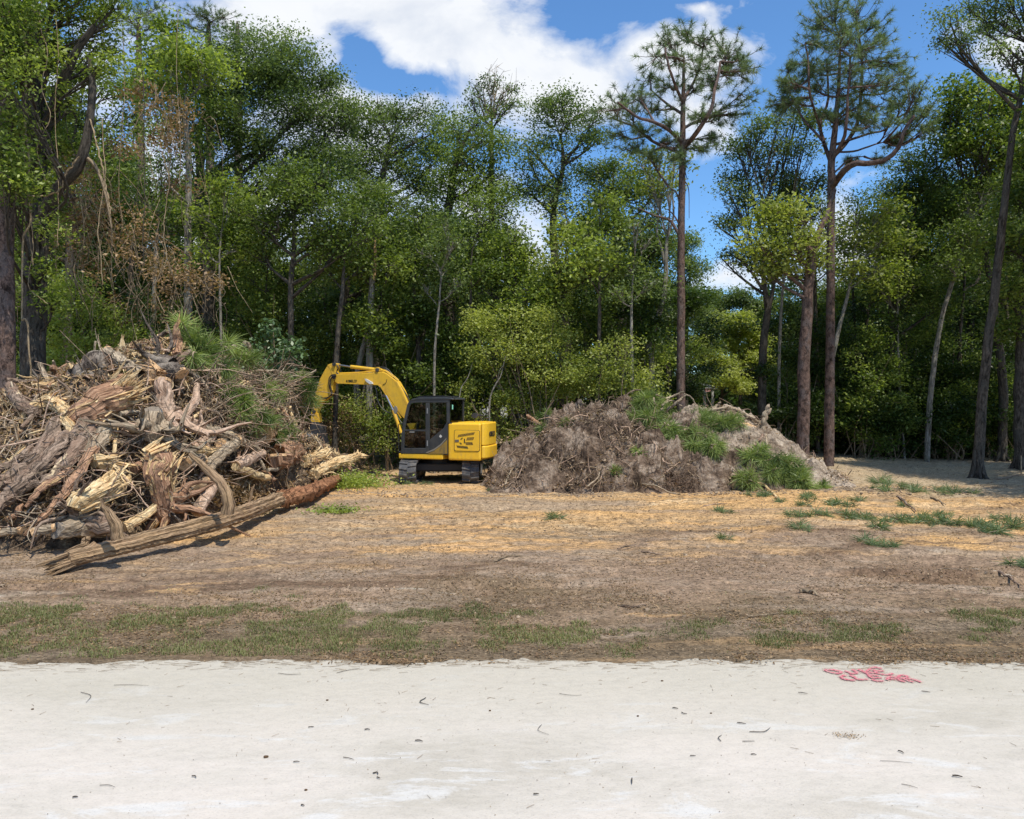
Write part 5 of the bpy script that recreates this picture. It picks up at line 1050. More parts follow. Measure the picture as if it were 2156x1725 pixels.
def hit(px, py, H, y0=8., y1=34., off=0.):
    Ys = np.arange(y0, y1, .03); X = (px-CX)/F*Ys; Z = CH-(py-HZ)/F*Ys
    h = H(X, Ys); d = h-Z; w = np.where(d >= 0)[0]
    i = w[0] if len(w) else int(np.argmax(d-.0))
    return P(px, py, Ys[i]-off)
def HP(cx, cy, off=0.):      # spot on the heap, in the enlarged view of it
    return hit(cx*.3517, 674+cy*.3517, heap_h, off=off)
def sc_at(p): return p[1]/F*.3517
WB = {}
WB['grey'] = bark_mat('grey_log_bark', (.20, .155, .11), (.52, .42, .30), (.38, .29, .20), 22, 3, .8, ((.62, .46, .27), .63))
WB['root'] = bark_mat('root_bark', (.10, .07, .05), (.38, .28, .21), (.26, .175, .125), 16, 4, .9, ((.66, .52, .33), .66))
WB['red'] = bark_mat('torn_red_wood', (.22, .11, .065), (.52, .32, .20), (.42, .25, .16), 26, 4, .9, ((.62, .42, .22), .62))
WB['pale'] = bark_mat('split_pale_wood', (.46, .29, .13), (.86, .68, .41), (.72, .48, .24), 30, 2.2, .7)
WB['orange'] = bark_mat('fresh_cut_wood', (.46, .27, .13), (.70, .47, .27), (.58, .37, .20), 14, 14, .3)
WB['greyface'] = bark_mat('weathered_cut_wood', (.14, .115, .09), (.34, .29, .235), (.24, .2, .16), 14, 14, .3)
WB['rot'] = bark_mat('rotten_orange_wood', (.14, .06, .03), (.42, .21, .11), (.29, .14, .075), 12, 9, 1.)
WB['long'] = bark_mat('long_log_bark', (.20, .125, .075), (.50, .345, .21), (.40, .27, .155), 34, 1.6, .9)
WB['pink'] = bark_mat('pinkish_bark', (.30, .19, .13), (.60, .44, .33), (.50, .35, .25), 14, 5, .5)
WB['dirt'] = bark_mat('earth_caked_roots', (.045, .035, .03), (.17, .135, .11), (.26, .22, .18), 10, 10, 1.)
# broken snag top built now that its wood exists
_mb, _sn = WOODLATE; _mb.build('broken_top', WB['orange'], _sn)
RG = np.random.default_rng(2024)
def wood(name, label, cat, path, rad, m='grey', cut=None, face='orange', sides=12, rough=.05, ridge=.05, n=None, group=None, jag=0., spl=None, bend=.15, roots=None, seed=None, off=.0, extra=None):
    """one log, limb or stump lying in the heap. path in enlarged-view spots or world points; spl: splinters at that end"""
    rng = np.random.default_rng(seed if seed is not None else int(RG.integers(1e6)))
    pts = []
    for q in path:
        q = tuple(q)
        if len(q) == 2: pts.append(HP(*q, off=off))
        elif len(q) == 3 and abs(q[0]) > 40 or (len(q) == 3 and q[1] > 60): pts.append(HP(q[0], q[1], off=q[2]))
        else: pts.append(np.array(q, float))
    pts = np.array(pts); sm = np.mean([sc_at(p) for p in pts]); R = [r*sm for r in (rad if isinstance(rad, (list, tuple)) else (rad, rad))]
    base = pts[0].copy(); root = empty(name, base, label, cat, group)
    mb = MB(); sides = int(sides*1.6); p, rr = tube(mb, pts, R, sides, 0, rough=rough*.75, ridge=ridge*1.2, rng=rng, smooth=False, n=max(n or 0, 10, int(np.linalg.norm(pts[-1]-pts[0])/.065)), bend=bend, jag=jag, cap=('ab' if cut is None else None))
    body = mb.build('trunk' if roots else 'wood', WB[m], root)
    t0, t1 = nrm(p[0]-p[1]), nrm(p[-1]-p[-2])
    if cut:
        for end, t, r, c in (('a', t0, rr[0], p[0]), ('b', t1, rr[-1], p[-1])):
            if end not in cut: continue
            k = 22; ref = nrm(np.cross(t, [0, 0, 1.] if abs(t[2]) < .9 else [1., 0, 0])); w = np.cross(t, ref); a = np.linspace(0, 2*pi, k+1)[:-1]
            rad_ = r*1.03*(1+rng.normal(0, .03, k)); ring = c+t*.012+rad_[:, None]*(np.cos(a)[:, None]*ref+np.sin(a)[:, None]*w); ring2 = ring-t*.06
            V = np.vstack([ring, (c+t*.016)[None], ring2]); B = np.zeros((2*k+1, 3)); B[:k, 0] = np.cos(a)*r; B[:k, 1] = np.sin(a)*r; B[k+1:, 0] = np.cos(a)*r; B[k+1:, 1] = np.sin(a)*r+.05
            fm = MB(); fm.add(V, [(i, (i+1) % k, k) for i in range(k)]+[(i, k+1+i, k+1+(i+1) % k, (i+1) % k) for i in range(k)], 0, .5, B); fm.build('cut_face', WB[face], root)
    if m in ('pale', 'red') and R[0] > .10:
        k = int(26+60*R[0]); j = rng.integers(1, len(p)-2, k); th_ = rng.uniform(0, 2*pi, k); tt_ = nrm(p[j+1]-p[j-1]); ref = nrm(np.cross(tt_, rng.normal(0, 1, (k, 3)))); s0_ = p[j]+ref*rr[j][:, None]*.97; ln_ = rng.uniform(.12, .5, k)[:, None]
        hm = MB(); e0 = s0_+tt_*ln_*.6+ref*rng.uniform(0, .03, (k, 1)); e1 = e0+tt_*ln_*.4+ref*rng.uniform(.01, .10, (k, 1)); wd_ = rng.uniform(.012, .035, k); sticks(hm, s0_-tt_*ln_*.3, e0, wd_*.8, wd_); sticks(hm, e0, e1, wd_, .003); hm.build('shredded_fibre', WB['pale' if rng.random() < .7 else m], root)
    if spl:
        sm_ = MB(); end, cnt, ln, wd, col = spl
        c, t, r = (p[0], t0, rr[0]) if end == 'a' else (p[-1], t1, rr[-1])
        ref = nrm(np.cross(t, [0, 0, 1.] if abs(t[2]) < .9 else [1., 0, 0])); w = np.cross(t, ref)
        for i in range(cnt):
            a = rng.uniform(0, 2*pi); q = c+(cos(a)*ref+sin(a)*w)*r*rng.uniform(.1, .95)-t*ln*.5; l = ln*rng.uniform(.4, 1.25); d = nrm(t+rng.normal(0, .22, 3)); s_ = np.cross(d, nrm(rng.normal(0, 1, 3))); s_ = nrm(s_); u_ = np.cross(d, s_)
            ww, hh_ = wd*rng.uniform(.5, 1.4), wd*.35; mid = q+d*l*.6; tip = q+d*l
            V = [q-s_*ww-u_*hh_, q+s_*ww-u_*hh_, q+s_*ww+u_*hh_, q-s_*ww+u_*hh_, mid-s_*ww*.8-u_*hh_, mid+s_*ww*.8-u_*hh_, mid+s_*ww*.7+u_*hh_, mid-s_*ww*.7+u_*hh_, tip]
            B = np.zeros((9, 3)); B[:, 0] = [0, .03, .05, .02, 0, .03, .05, .02, .02]; B[4:8, 1] = l*.6; B[8, 1] = l; B[:, 2] = i*3.3
            sm_.add(V, [(0, 1, 5, 4), (1, 2, 6, 5), (2, 3, 7, 6), (3, 0, 4, 7), (4, 5, 8), (5, 6, 8), (6, 7, 8), (7, 4, 8)], 0, .5, B)
        sm_.build('splintered_end', WB[col], root)
    if roots:
        end, cnt, ln, r0, col = roots[:5]; c, t, r = (p[0], t0, rr[0]) if end == 'a' else (p[-1], t1, rr[-1])
        ref = nrm(np.cross(t, [0, 0, 1.] if abs(t[2]) < .9 else [1., 0, 0])); w = np.cross(t, ref)
        for i in range(cnt):
            a = 2*pi*(i+rng.uniform(-.3, .3))/cnt; o = cos(a)*ref+sin(a)*w; l = ln*rng.uniform(.6, 1.3)
            s0 = c-t*r*.9+o*r*.55; s1 = c+o*r*1.1+t*r*.1; s2 = c+o*(r+l*.5)+t*l*rng.uniform(.0, .35)+rng.normal(0, .08*l, 3); s3 = c+o*(r+l)+t*l*rng.uniform(-.1, .6)+rng.normal(0, .14*l, 3)
            rm = MB(); tube(rm, [s0, s1, s2, s3], [r0*1.3, r0, r0*.55, r0*.15], 8, 0, rough=.09, rng=rng, n=12, bend=.35)
            for z in range(2): q0 = s1+(s2-s1)*rng.uniform(.3, 1); q1 = q0+nrm(o+rng.normal(0, .8, 3))*l*.4; tube(rm, [q0, (q0+q1)/2+rng.normal(0, .05, 3), q1], [r0*.4, r0*.08], 5, 0, rng=rng, n=6, bend=.3)
            rm.build('root', WB[col], root)
        # earth and fine roots packed between the main roots
        dm = MB(); k = 26; d_ = nrm(rng.normal(0, 1, (k, 3))); s = c+d_*r*.4; e_ = c+d_*(r+ln*rng.uniform(.2, .7, (k, 1)))+t*r*.3; sticks(dm, s, (s+e_)/2+rng.normal(0, .08, (k, 3)), .018, .012); sticks(dm, (s+e_)/2, e_, .012, .004)
        dm.build('root_tangle', WB['dirt'], root)
    if extra: extra(root, p, rr, rng)
    return root
# packed core of the heap: earth, bark and broken wood
def core():
    rng = np.random.default_rng(7); xs = np.linspace(-15, -3.2, 190); ys = np.linspace(11.8, 26.4, 190); Y, X = np.meshgrid(ys, xs, indexing='ij')
    h = heap_h(X, Y)-gz(X, Y); inside = sst(0.02, .5, h)
    Z = gz(X, Y)+h*np.interp(X, [-6.2, -5.4, -4.8], [.86, .6, .25])-.10+inside*(fbm(X, Y, 1.6, 4, 61)*.9+fbm(X, Y, 7, 3, 62)*.25); n, m = Y.shape
    i = np.arange(n-1)[:, None]*m+np.arange(m-1)[None]; f = np.stack([i, i+1, i+m+1, i+m], -1).reshape(-1, 4)
    mb = MB(); V = np.stack([X, Y, Z], -1).reshape(-1, 3); mb.add(V, f, 0, .5, V*1., True)
    m_, nt, b = mat('heap_earth', .95, .1); g = N(nt, 'ShaderNodeNewGeometry').outputs['Position']
    n1 = noise(nt, mapping(nt, g, (3, 3, 3)), 1., 6, .7); n2 = noise(nt, mapping(nt, g, (18, 18, 18)), 1., 4, .7)
    L(nt, mixc(nt, 1., ramp(nt, n1, [(.35, (.05, .035, .025)), (.52, (.16, .115, .08)), (.66, (.34, .25, .16))]), ramp(nt, n2, [(.3, .5), (.6, 1.4)]), 'MULTIPLY'), b.inputs[0]); bump(nt, b, mth(nt, 'ADD', n1, n2), 1., .08)
    tag(mb.build('heap_rubble', m_), 'dark earth and broken bark packed between the heaped logs', 'rubble', kind='stuff')
core()
# --- the long trunk lying along the front of the heap
A0 = np.array([hit(112, 1186, gz)[0], hit(112, 1186, gz)[1], 0]); 
def GP(px, py, up=0.): Y = (CH-up)*F/(py-HZ); return np.array([(px-CX)/F*Y, Y, up+gz1((px-CX)/F*Y, Y)])
p0, p1, p2, p3 = GP(140, 1178, .16), GP(300, 1137, .28), GP(470, 1090, .34), GP(590, 1050, .28)
lr = empty('fallen_trunk', p0, 'longest weathered trunk lying full length before the heap, lichen on its bark', 'log'); rng = np.random.default_rng(12)
mb = MB(); pp, rr = tube(mb, [p0, p1, p2, p3], [.12, .135, .155, .16], 26, 0, rough=.03, ridge=.06, rng=rng, smooth=False, n=110, bend=.03, cap='ab', jag=0); mb.build('trunk', WB['long'], lr)
p4, p5 = GP(650, 1035, .30), GP(712, 1005, .22)
mb = MB(); tube(mb, [p3-(p3-p2)*.03, p4, p5], [.165, .17, .12], 18, 0, rough=.13, ridge=.08, rng=rng, n=46, bend=.12, cap='b'); mb.build('rotten_end', WB['rot'], lr)
mb = MB(); sp_ = MB()
# torn flat end toward the road
d = nrm(p0-p1); 
for i in range(26):
    q = p0+rng.normal(0, .08, 3)*np.array([1, 1, .9])-d*.25; e = q+d*rng.uniform(.25, .5)+rng.normal(0, .04, 3)+np.array([0, 0, -.06]); tube(sp_, [q, (q+e)/2, e], [.035, .03, .006], 5, 0, rng=rng, n=5)
sp_.build('torn_end', WB['long'], lr)
def stub(name, pts, r, m='long', parent=lr, sides=10, **k):
    mb = MB(); tube(mb, pts, r, sides, 0, rough=.06, rng=rng, n=18, bend=.12, cap='b', **k); return mb.build(name, WB[m], parent)
b1 = GP(478, 1078, .55); stub('limb', [b1, P(479, 1045, b1[1]), P(462, 1015, b1[1]+.05), P(432, 985, b1[1]+.1), P(398, 955, b1[1]+.1)], [.11, .095, .085, .07, .03])
b2 = GP(247, 1133, .45); stub('limb', [b2, P(244, 1105, b2[1]), P(228, 1078, b2[1]), P(213, 1058, b2[1])], [.10, .085, .06, .012], jag=.1)
b3 = P(187, 1170, p0[1]+1.0); stub('limb', [b3, P(200, 1190, b3[1]-.35), P(217, 1205, b3[1]-.6)], [.055, .045, .035])
stub('limb', [P(178, 1156, b3[1]+.1), P(180, 1140, b3[1]+.1), P(186, 1133, b3[1]+.1)], [.07, .06, .04], sides=8)
stub('limb', [P(524, 1062, p3[1]-.5), P(530, 1035, p3[1]-.5), P(536, 1020, p3[1]-.5)], [.04, .03, .012], sides=7); stub('limb', [P(612, 1035, p4[1]-.7), P(603, 1015, p4[1]-.7), P(607, 990, p4[1]-.7)], [.035, .02, .01], sides=7)
# yellowish split limb continuing beyond the rotten end
def W(*a, **k): return wood('log', *a, **k)
def S(*a, **k): return wood('stump', *a, **k)
wood('split_limb', 'pale peeled limb pointing away beyond the rotten end of the long trunk', 'log', [tuple(P(660, 1000, 21.0)), tuple(P(700, 977, 22.0)), tuple(P(738, 966, 22.8)), tuple(P(758, 957, 23.3))], [32, 30, 26, 14], 'pale', seed=1, spl=('b', 8, .35, .04, 'pale'))
wood('split_limb', 'short yellow splintered limb leaning on the heap beside the pale peeled limb', 'log', [tuple(P(640, 975, 21.0)), tuple(P(672, 962, 21.6)), tuple(P(692, 952, 22.2))], [34, 28, 20], 'pale', seed=2)
# --- named pieces (spots of the enlarged view)
S('thick red torn stump, pale splintered top end high on the heap', 'stump', [(440, 610, .3), (520, 560, .5), (640, 480, .6), (735, 415, .7)], [55, 90, 95, 90], 'red', seed=11, rough=.09, spl=('b', 70, .75, .05, 'pale'), jag=.3)
W('upright cut stump stem with clean orange top at the centre of the heap', 'stump', [(1000, 570, .55), (985, 470, .85), (978, 350, 1.05)], [60, 46, 44], 'pink', seed=12, cut='b', face='orange', roots=('a', 7, 1.0, .11, 'pink'))
S('grey weathered stump standing in the centre with spreading roots', 'stump', [(905, 690, .5), (900, 640, .65), (898, 560, .75)], [85, 66, 62], 'grey', seed=13, cut='b', face='greyface', roots=('a', 8, .85, .10, 'grey'))
S('stump lying with round grey sawn face, topmost of the heap by the vine-hung trunk', 'stump', [(560, 400, -.6), (570, 320, .1), (578, 240, .75)], [130, 85, 60], 'dirt', seed=14, cut='b', face='greyface', roots=('a', 9, 1.0, .09, 'dirt'))
W('short grey log with pale sawn end slanting down from the heap crest', 'log', [(640, 188, .6), (735, 250, .5), (845, 325, .35)], [30, 36, 34], 'grey', seed=15, cut='a', face='orange')
S('stump with orange oval cut beneath a cap of caked earth', 'stump', [(960, 300, .0), (1030, 310, .4), (1092, 320, .8)], [95, 60, 40], 'dirt', seed=16, cut='b', face='orange', roots=('a', 8, .7, .07, 'dirt'))
W('tall red-brown shard standing upright on the crest', 'log', [(1058, 215, .3), (1060, 140, .4), (1056, 70, .4), (1064, -5, .4)], [26, 34, 22, 3], 'red', seed=17, rough=.12, spl=('b', 6, .3, .02, 'orange'))
W('pale forked splinter standing on the crest near the sawn stump', 'log', [(728, 215, .2), (732, 160, .25), (731, 105, .25)], [12, 17, 5], 'pale', seed=18, spl=('b', 4, .15, .015, 'pale'))
W('thin pale forked stick on the crest behind the slanting grey log', 'log', [(760, 232, .2), (775, 190, .2), (788, 155, .2)], [9, 8, 3], 'pale', seed=19, sides=7)
W('fan of orange splinters bursting from a snapped stem', 'log', [(935, 395, .5), (925, 340, .6), (915, 300, .65)], [34, 40, 44], 'orange', seed=20, spl=('b', 42, .55, .02, 'orange'))
W('pinkish peeled log standing crooked among the upper debris', 'log', [(1075, 610, .5), (1150, 520, .6), (1175, 450, .6), (1175, 380, .6)], [24, 26, 22, 14], 'pink', seed=21, n=18)
W('straight pinkish log slanting down beside the hanging pine needles', 'log', [(1345, 400, .4), (1395, 520, .4), (1445, 650, .35)], [18, 22, 24], 'pink', seed=22)
W('long grey log lying across the right of the heap', 'log', [(1190, 655, .5), (1330, 680, .5), (1440, 720, .5), (1545, 780, .4)], [26, 28, 26, 24], 'grey', seed=23)
W('smooth pale log propped steeply with its cut end uppermost', 'log', [(1240, 900, .5), (1330, 800, .65), (1430, 712, .75)], [36, 34, 33], 'grey', seed=24, cut='b', face='orange')
W('small log whose round red-orange end faces the road', 'log', [(1345, 715, .0), (1325, 742, .55)], [32, 31], 'grey', seed=25, cut='b', face='orange')
W('pale short log beside the round red-orange log end', 'log', [(1225, 700, .4), (1160, 765, .5)], [26, 28], 'pink', seed=26)
W('banded short log tucked under the long grey log', 'log', [(1275, 695, .35), (1220, 755, .45)], [24, 26], 'pink', seed=27)
W('yellow split slab log pointing at the red-orange log end', 'log', [(1130, 775, .5), (1220, 785, .5), (1290, 775, .5)], [22, 30, 16], 'pale', seed=28)
S('upturned stump with broad orange sawn face, upper of the two cut stumps', 'stump', [(1660, 720, -.5), (1620, 695, .1), (1585, 678, .6)], [52, 56, 56], 'red', seed=29, cut='b', face='orange')
S('largest cut stump near the excavator bucket, rough tan face toward the road', 'stump', [(1770, 790, -.5), (1710, 800, .0), (1655, 812, .6)], [55, 72, 70], 'red', seed=30, cut='b', face='orange')
W('stubby branch sticking out behind the largest cut stump', 'log', [(1745, 800, .2), (1800, 762, .2)], [18, 14], 'grey', seed=31, sides=8)
S('reddish trunk with pale torn crown and clawing roots in the heap front', 'stump', [(985, 1120, .55), (960, 1000, .75), (950, 900, .9), (965, 815, 1.0)], [70, 58, 78, 84], 'red', seed=32, rough=.06, spl=('b', 60, .40, .06, 'pale'), roots=('a', 7, .9, .09, 'red'))
W('wide pale split slab lying low at the heap foot', 'log', [(430, 1130, .55), (540, 1060, .7), (680, 960, .75)], [50, 74, 60], 'pale', seed=33, rough=.07, ridge=.1, sides=9)
S('dark sawn log end facing the road at the foot of the heap', 'stump', [(640, 1240, .3), (480, 1250, .4), (352, 1262, .55)], [64, 54, 46], 'grey', seed=34, cut='b', face='greyface')
S('root-clad dark stump behind the dark sawn log end', 'stump', [(430, 1150, .4), (560, 1200, .5), (660, 1230, .6)], [50, 66, 60], 'root', seed=35, roots=('a', 8, .6, .05, 'root'))
RL = [([(345, 610), (240, 800), (90, 930), (-60, 1010)], [52, 58, 56, 46]), ([(410, 690), (270, 850), (110, 1000), (-70, 1150)], [48, 60, 58, 50]), ([(560, 650), (430, 820), (300, 950), (160, 1010)], [56, 58, 40, 20]),
      ([(600, 700), (480, 900), (400, 1020), (300, 1140), (150, 1290)], [44, 40, 36, 26, 12]), ([(440, 900), (250, 1010), (150, 1120)], [40, 26, 12]), ([(130, 880), (0, 980), (-80, 1060)], [40, 36, 30]),
      ([(200, 760), (60, 870), (-80, 900)], [34, 32, 26]), ([(330, 760), (200, 930), (170, 960)], [30, 26, 16]), ([(20, 1060), (-60, 1150)], [50, 46]), ([(520, 620), (440, 700), (460, 740)], [60, 46, 30]), ([(650, 640), (560, 760), (520, 800)], [60, 50, 36])]
RN = ['first and uppermost of the dark roots sweeping down west of the red torn stump', 'broadest dark root sweeping to the ground beneath the uppermost one', 'dark root close under the red torn stump, sunlit on its upper edge', 'long tapering root with pale stripped patches reaching the ground', 'hooked root end hanging over the black hollow', 'root at the west edge of the heap low above the ground', 'root highest at the west edge of the heap', 'short shaggy root crossing the broad one', 'blunt pale-ended root nearest the frame edge', 'knuckled root hump directly below the red torn stump', 'grey burl in shadow between the red stump and the grey stump']
for i, (pt_, rd_) in enumerate(RL):
    wood('uprooted_root', RN[i], 'root', [(a, b, .5) for a, b in pt_], [q*.78 for q in rd_], ['root', 'root', 'root', 'red', 'red', 'root', 'root', 'root', 'root', 'root', 'grey'][i], seed=60+i, rough=.085, ridge=.06, n=26, bend=.2, sides=12)
MORE = [([(190, 1275), (330, 1240)], 28, 'grey', 'small log flat on the ground beside the dark sawn end'), ([(-10, 1272), (120, 1262)], 24, 'grey', 'grey log end poking in at the heap foot by the frame edge'),
        ([(1030, 1060), (1130, 1010), (1235, 965)], 32, 'long', 'knotty tan log level in front of the dry leaves'), ([(1180, 1150), (1225, 1070), (1280, 985)], 36, 'pink', 'smooth pinkish log leaning behind the big curved limb'),
        ([(740, 1240), (840, 1190), (925, 1120)], 28, 'pale', 'torn pale wood strip beside the long trunk'), ([(1410, 870), (1480, 840), (1570, 800)], 30, 'pink', 'grey pink log end behind the yellow split limb'),
        ([(1405, 880), (1500, 915), (1610, 950)], 22, 'pale', 'yellow split limb over the dry leaf litter'), ([(1100, 860), (1210, 830)], 40, 'grey', 'grey rounded log behind the curved limb'),
        ([(690, 1050), (740, 990), (770, 945)], 20, 'pale', 'pale broken stick leaning before the red trunk'), ([(700, 640), (690, 720), (680, 820)], 12, 'pale', 'thin pale splinter hanging beneath the red stump'),
        ([(1100, 660), (1150, 590), (1240, 535)], 12, 'pale', 'curved yellow bark strip beside the upright cut stem'), ([(870, 165), (1010, 185)], 11, 'pink', 'reddish stick lying along the crest'),
        ([(750, 620), (830, 640), (930, 650)], 18, 'pink', 'orange brown root across the grey stump foot'), ([(720, 560), (790, 550), (850, 560)], 14, 'grey', 'thin grey root reaching from the grey stump'),
        ([(200, 530), (300, 500), (420, 560)], 40, 'pale', 'shredded pale wood knot at the west shoulder of the heap'), ([(60, 400), (130, 500), (220, 560)], 34, 'root', 'dark leaning stem by the vine-hung trunk'),
        ([(390, 600), (430, 650), (440, 700)], 30, 'pale', 'stub with pale rounded tip jutting toward the road'), ([(600, 740), (640, 700), (680, 660)], 22, 'pale', 'bright broken splinter clump at mid heap'),
        ([(1480, 200), (1500, 250), (1510, 290)], 20, 'red', 'short red snapped stub high among the twigs'), ([(1420, 400), (1470, 380), (1500, 360)], 18, 'pale', 'pale torn wood piece below the red snapped stub'),
        ([(800, 900), (860, 860), (900, 850)], 26, 'red', 'hollow orange wood piece touching the red trunk'), ([(560, 850), (660, 860), (690, 900)], 38, 'pale', 'frayed yellow wood block left of the red trunk'.replace('left', 'west')),
        ([(-20, 900), (70, 850), (150, 800)], 10, 'pale', 'straight pale splinter at the west edge'), ([(160, 690), (230, 665), (265, 655)], 6, 'pale', 'thin white splinter pointing out over the dark roots')]
for i, (pt_, r_, m_, lb) in enumerate(MORE):
    wood('log' if r_ > 15 else 'stick', lb, 'log' if r_ > 15 else 'stick', [(a, b, .5) for a, b in pt_], [r_, r_*1.05, r_*.85], m_, seed=90+i, rough=.08 if m_ == 'pale' else .05, cut=('ab' if m_ in ('grey', 'long', 'pink') and r_ > 20 else None), sides=11, n=14, spl=(('b', 8, .18, .02, 'pale') if m_ == 'pale' and r_ > 15 else None))
# fillers: many alike
FEAT = [('red torn stump', (640, 480)), ('upright cut stem', (980, 450)), ('grey standing stump', (900, 640)), ('round grey sawn face', (580, 240)), ('slanting grey crest log', (740, 250)), ('tall red shard', (1058, 100)), ('straight pinkish log', (1395, 520)), ('long grey log', (1350, 690)), ('smooth propped log', (1330, 800)), ('two cut stumps', (1620, 750)), ('red trunk with pale crown', (960, 950)), ('wide pale slab', (540, 1060)), ('dark sawn log end', (400, 1250)), ('broad dark roots', (200, 880)), ('twig mass', (1650, 400)), ('topmost pine bough', (1200, 110)), ('yellow split limb', (1500, 915)), ('shredded pale knot', (300, 510)), ('big curved limb', (1250, 950)), ('long trunk at the heap foot', (850, 1230)), ('western heap shoulder', (60, 620)), ('hanging pine bough', (1440, 540)), ('curved yellow bark strip', (1150, 590))]
FEATP = [(n_, ((a_*.3517), 674+b_*.3517)) for n_, (a_, b_) in FEAT]
def near(p):
    px, py = CX+p[0]/p[1]*F, HZ-(p[2]-CH)/p[1]*F; d = [((px-a_)**2+(py-b_)**2, n_, a_, b_) for n_, (a_, b_) in FEATP]; _, n_, a_, b_ = min(d)
    w = ('above' if py < b_ else 'below') if abs(py-b_) > abs(px-a_) else ('east of' if px > a_ else 'west of'); return w+' the '+n_
def on_heap(rng):
    while True:
        x = rng.uniform(-12.5, -3.9); yt = float(heap_toe(x)); y = yt+rng.uniform(.1, 5.5)**1.0
        px = x/y*F+CX
        if -60 < px < 735 and y < 25: return np.array([x, y, float(heap_h(x, y))])
rng = np.random.default_rng(321)
def slope(p): e = .25; return nrm(np.array([-(heap_h(p[0]+e, p[1])-heap_h(p[0]-e, p[1]))/(2*e), -(heap_h(p[0], p[1]+e)-heap_h(p[0], p[1]-e))/(2*e), 1.]))
KINDS = [('root', 'broken_root', 'gnarled brown root piece jammed', 'broken roots in the log heap', 'root'), ('grey', 'broken_branch', 'grey brown branch piece caught', 'broken branches in the log heap', 'branch'),
         ('pale', 'wood_shard', 'pale torn wood shard lodged', 'torn wood shards in the log heap', 'wood shard'), ('red', 'bark_chunk', 'reddish bark-covered chunk lying', 'reddish chunks in the log heap', 'bark chunk')]
for i in range(290):
    p = on_heap(rng); nn_ = slope(p); d = nrm(np.cross(nn_, rng.normal(0, 1, 3))+nn_*rng.normal(0, .28)); kd = KINDS[int(rng.choice([0, 0, 1, 1, 2, 2, 2, 3, 3]))]
    l = rng.uniform(.35, 1.3)*(.6 if kd[0] in ('pale', 'red') else 1); r = .014+.045*rng.random()**1.6*(1.2 if kd[0] in ('red',) else 1)
    c = p+nn_*rng.uniform(.0, .22); q = [c-d*l/2, c+rng.normal(0, .07*l, 3), c+d*l/2+rng.normal(0, .1*l, 3)]
    mb = MB(); tube(mb, q, [r, r*.95, r*rng.uniform(.3, .8)], 8, 0, rough=.10, ridge=.07, rng=rng, n=10, bend=.25, cap='ab')
    o = mb.build(kd[1], WB[kd[0]]); sz = ('long ' if l > .95 else 'short ' if l < .55 else '')+('thick ' if r > .045 else 'thin ' if r < .028 else ''); tag(o, sz+kd[2]+' '+near(c), kd[4], kd[3])
# long thin curved branches and the twig mat, upper right of the heap
def HPo(a, b, o=.5): return HP(a, b, off=o)
LB = [([(1500, 175), (1540, 260), (1680, 380), (1800, 470), (1880, 540)], 9, 'long bare branch arching down toward the excavator arm'), ([(1240, 245), (1350, 225), (1480, 200)], 11, 'dark crooked branch lying over the pine needles'), ([(1325, 165), (1450, 150)], 9, 'short straight stick near the crest by the pine boughs'),
      ([(1740, 405), (1800, 350), (1890, 300)], 8, 'pinkish forked branch reaching toward the arm'), ([(1300, 240), (1310, 300), (1320, 380)], 12, 'upright tan root among the upper twigs'), ([(1470, 130), (1500, 180), (1520, 290)], 13, 'bent bare stub at the top of the twig mass'),
      ([(1700, 440), (1760, 480), (1850, 600), (1870, 620)], 8, 'thin grey branch drooping by the excavator arm'), ([(1500, 400), (1560, 500), (1610, 550)], 14, 'tan branch slanting through the pine needles'), ([(1480, 330), (1560, 300), (1700, 310), (1790, 330)], 8, 'long level branch through the twig mass'),
      ([(1600, 900), (1680, 880), (1720, 800)], 10, 'grey curved branch standing from the root ball by the yellow limb'), ([(1960, 690), (2000, 600), (2018, 500)], 11, 'pale peeled branch standing by the bucket')]
for i, (pt_, r_, lb) in enumerate(LB):
    wood('branch', lb, 'branch', [(a, b, .6) for a, b in pt_], [r_, r_*.8, r_*.4], 'grey' if i not in (10, 4) else 'pale', seed=160+i, sides=7, n=20, bend=.6, rough=.06)
mb = MB(); rng = np.random.default_rng(98)
for i in range(1500):
    if i < 640: a, b = rng.uniform(1200, 1810), rng.uniform(180, 700); a, b = (a, max(b, 230+(a-1300)*.45))
    else: a, b = rng.uniform(-20, 1800), rng.uniform(250, 1250)
    if b < 560-.55*a or b > 1290-.33*max(0, a-400)+0: continue
    s = HPo(a, b, rng.uniform(.1, .6)); l = rng.uniform(.3, 1.1); d = nrm(rng.normal(0, 1, 3)*[1, .7, .6]); m1 = s+d*l*.5+rng.normal(0, .08*l, 3); e = s+d*l+rng.normal(0, .16*l, 3)
    r0 = rng.uniform(.008, .020); tube(mb, [s, m1, e], [r0, r0*.7, r0*.3], 5, int(rng.integers(0, 4)), rng=rng, n=8, bend=.8)
tag(mb.build('twig_tangle', [M['twig'], WB['root'], WB['grey'], WB['pink']]), 'countless thin bare twigs and rootlets tangled through the log heap', 'twigs', kind='stuff')
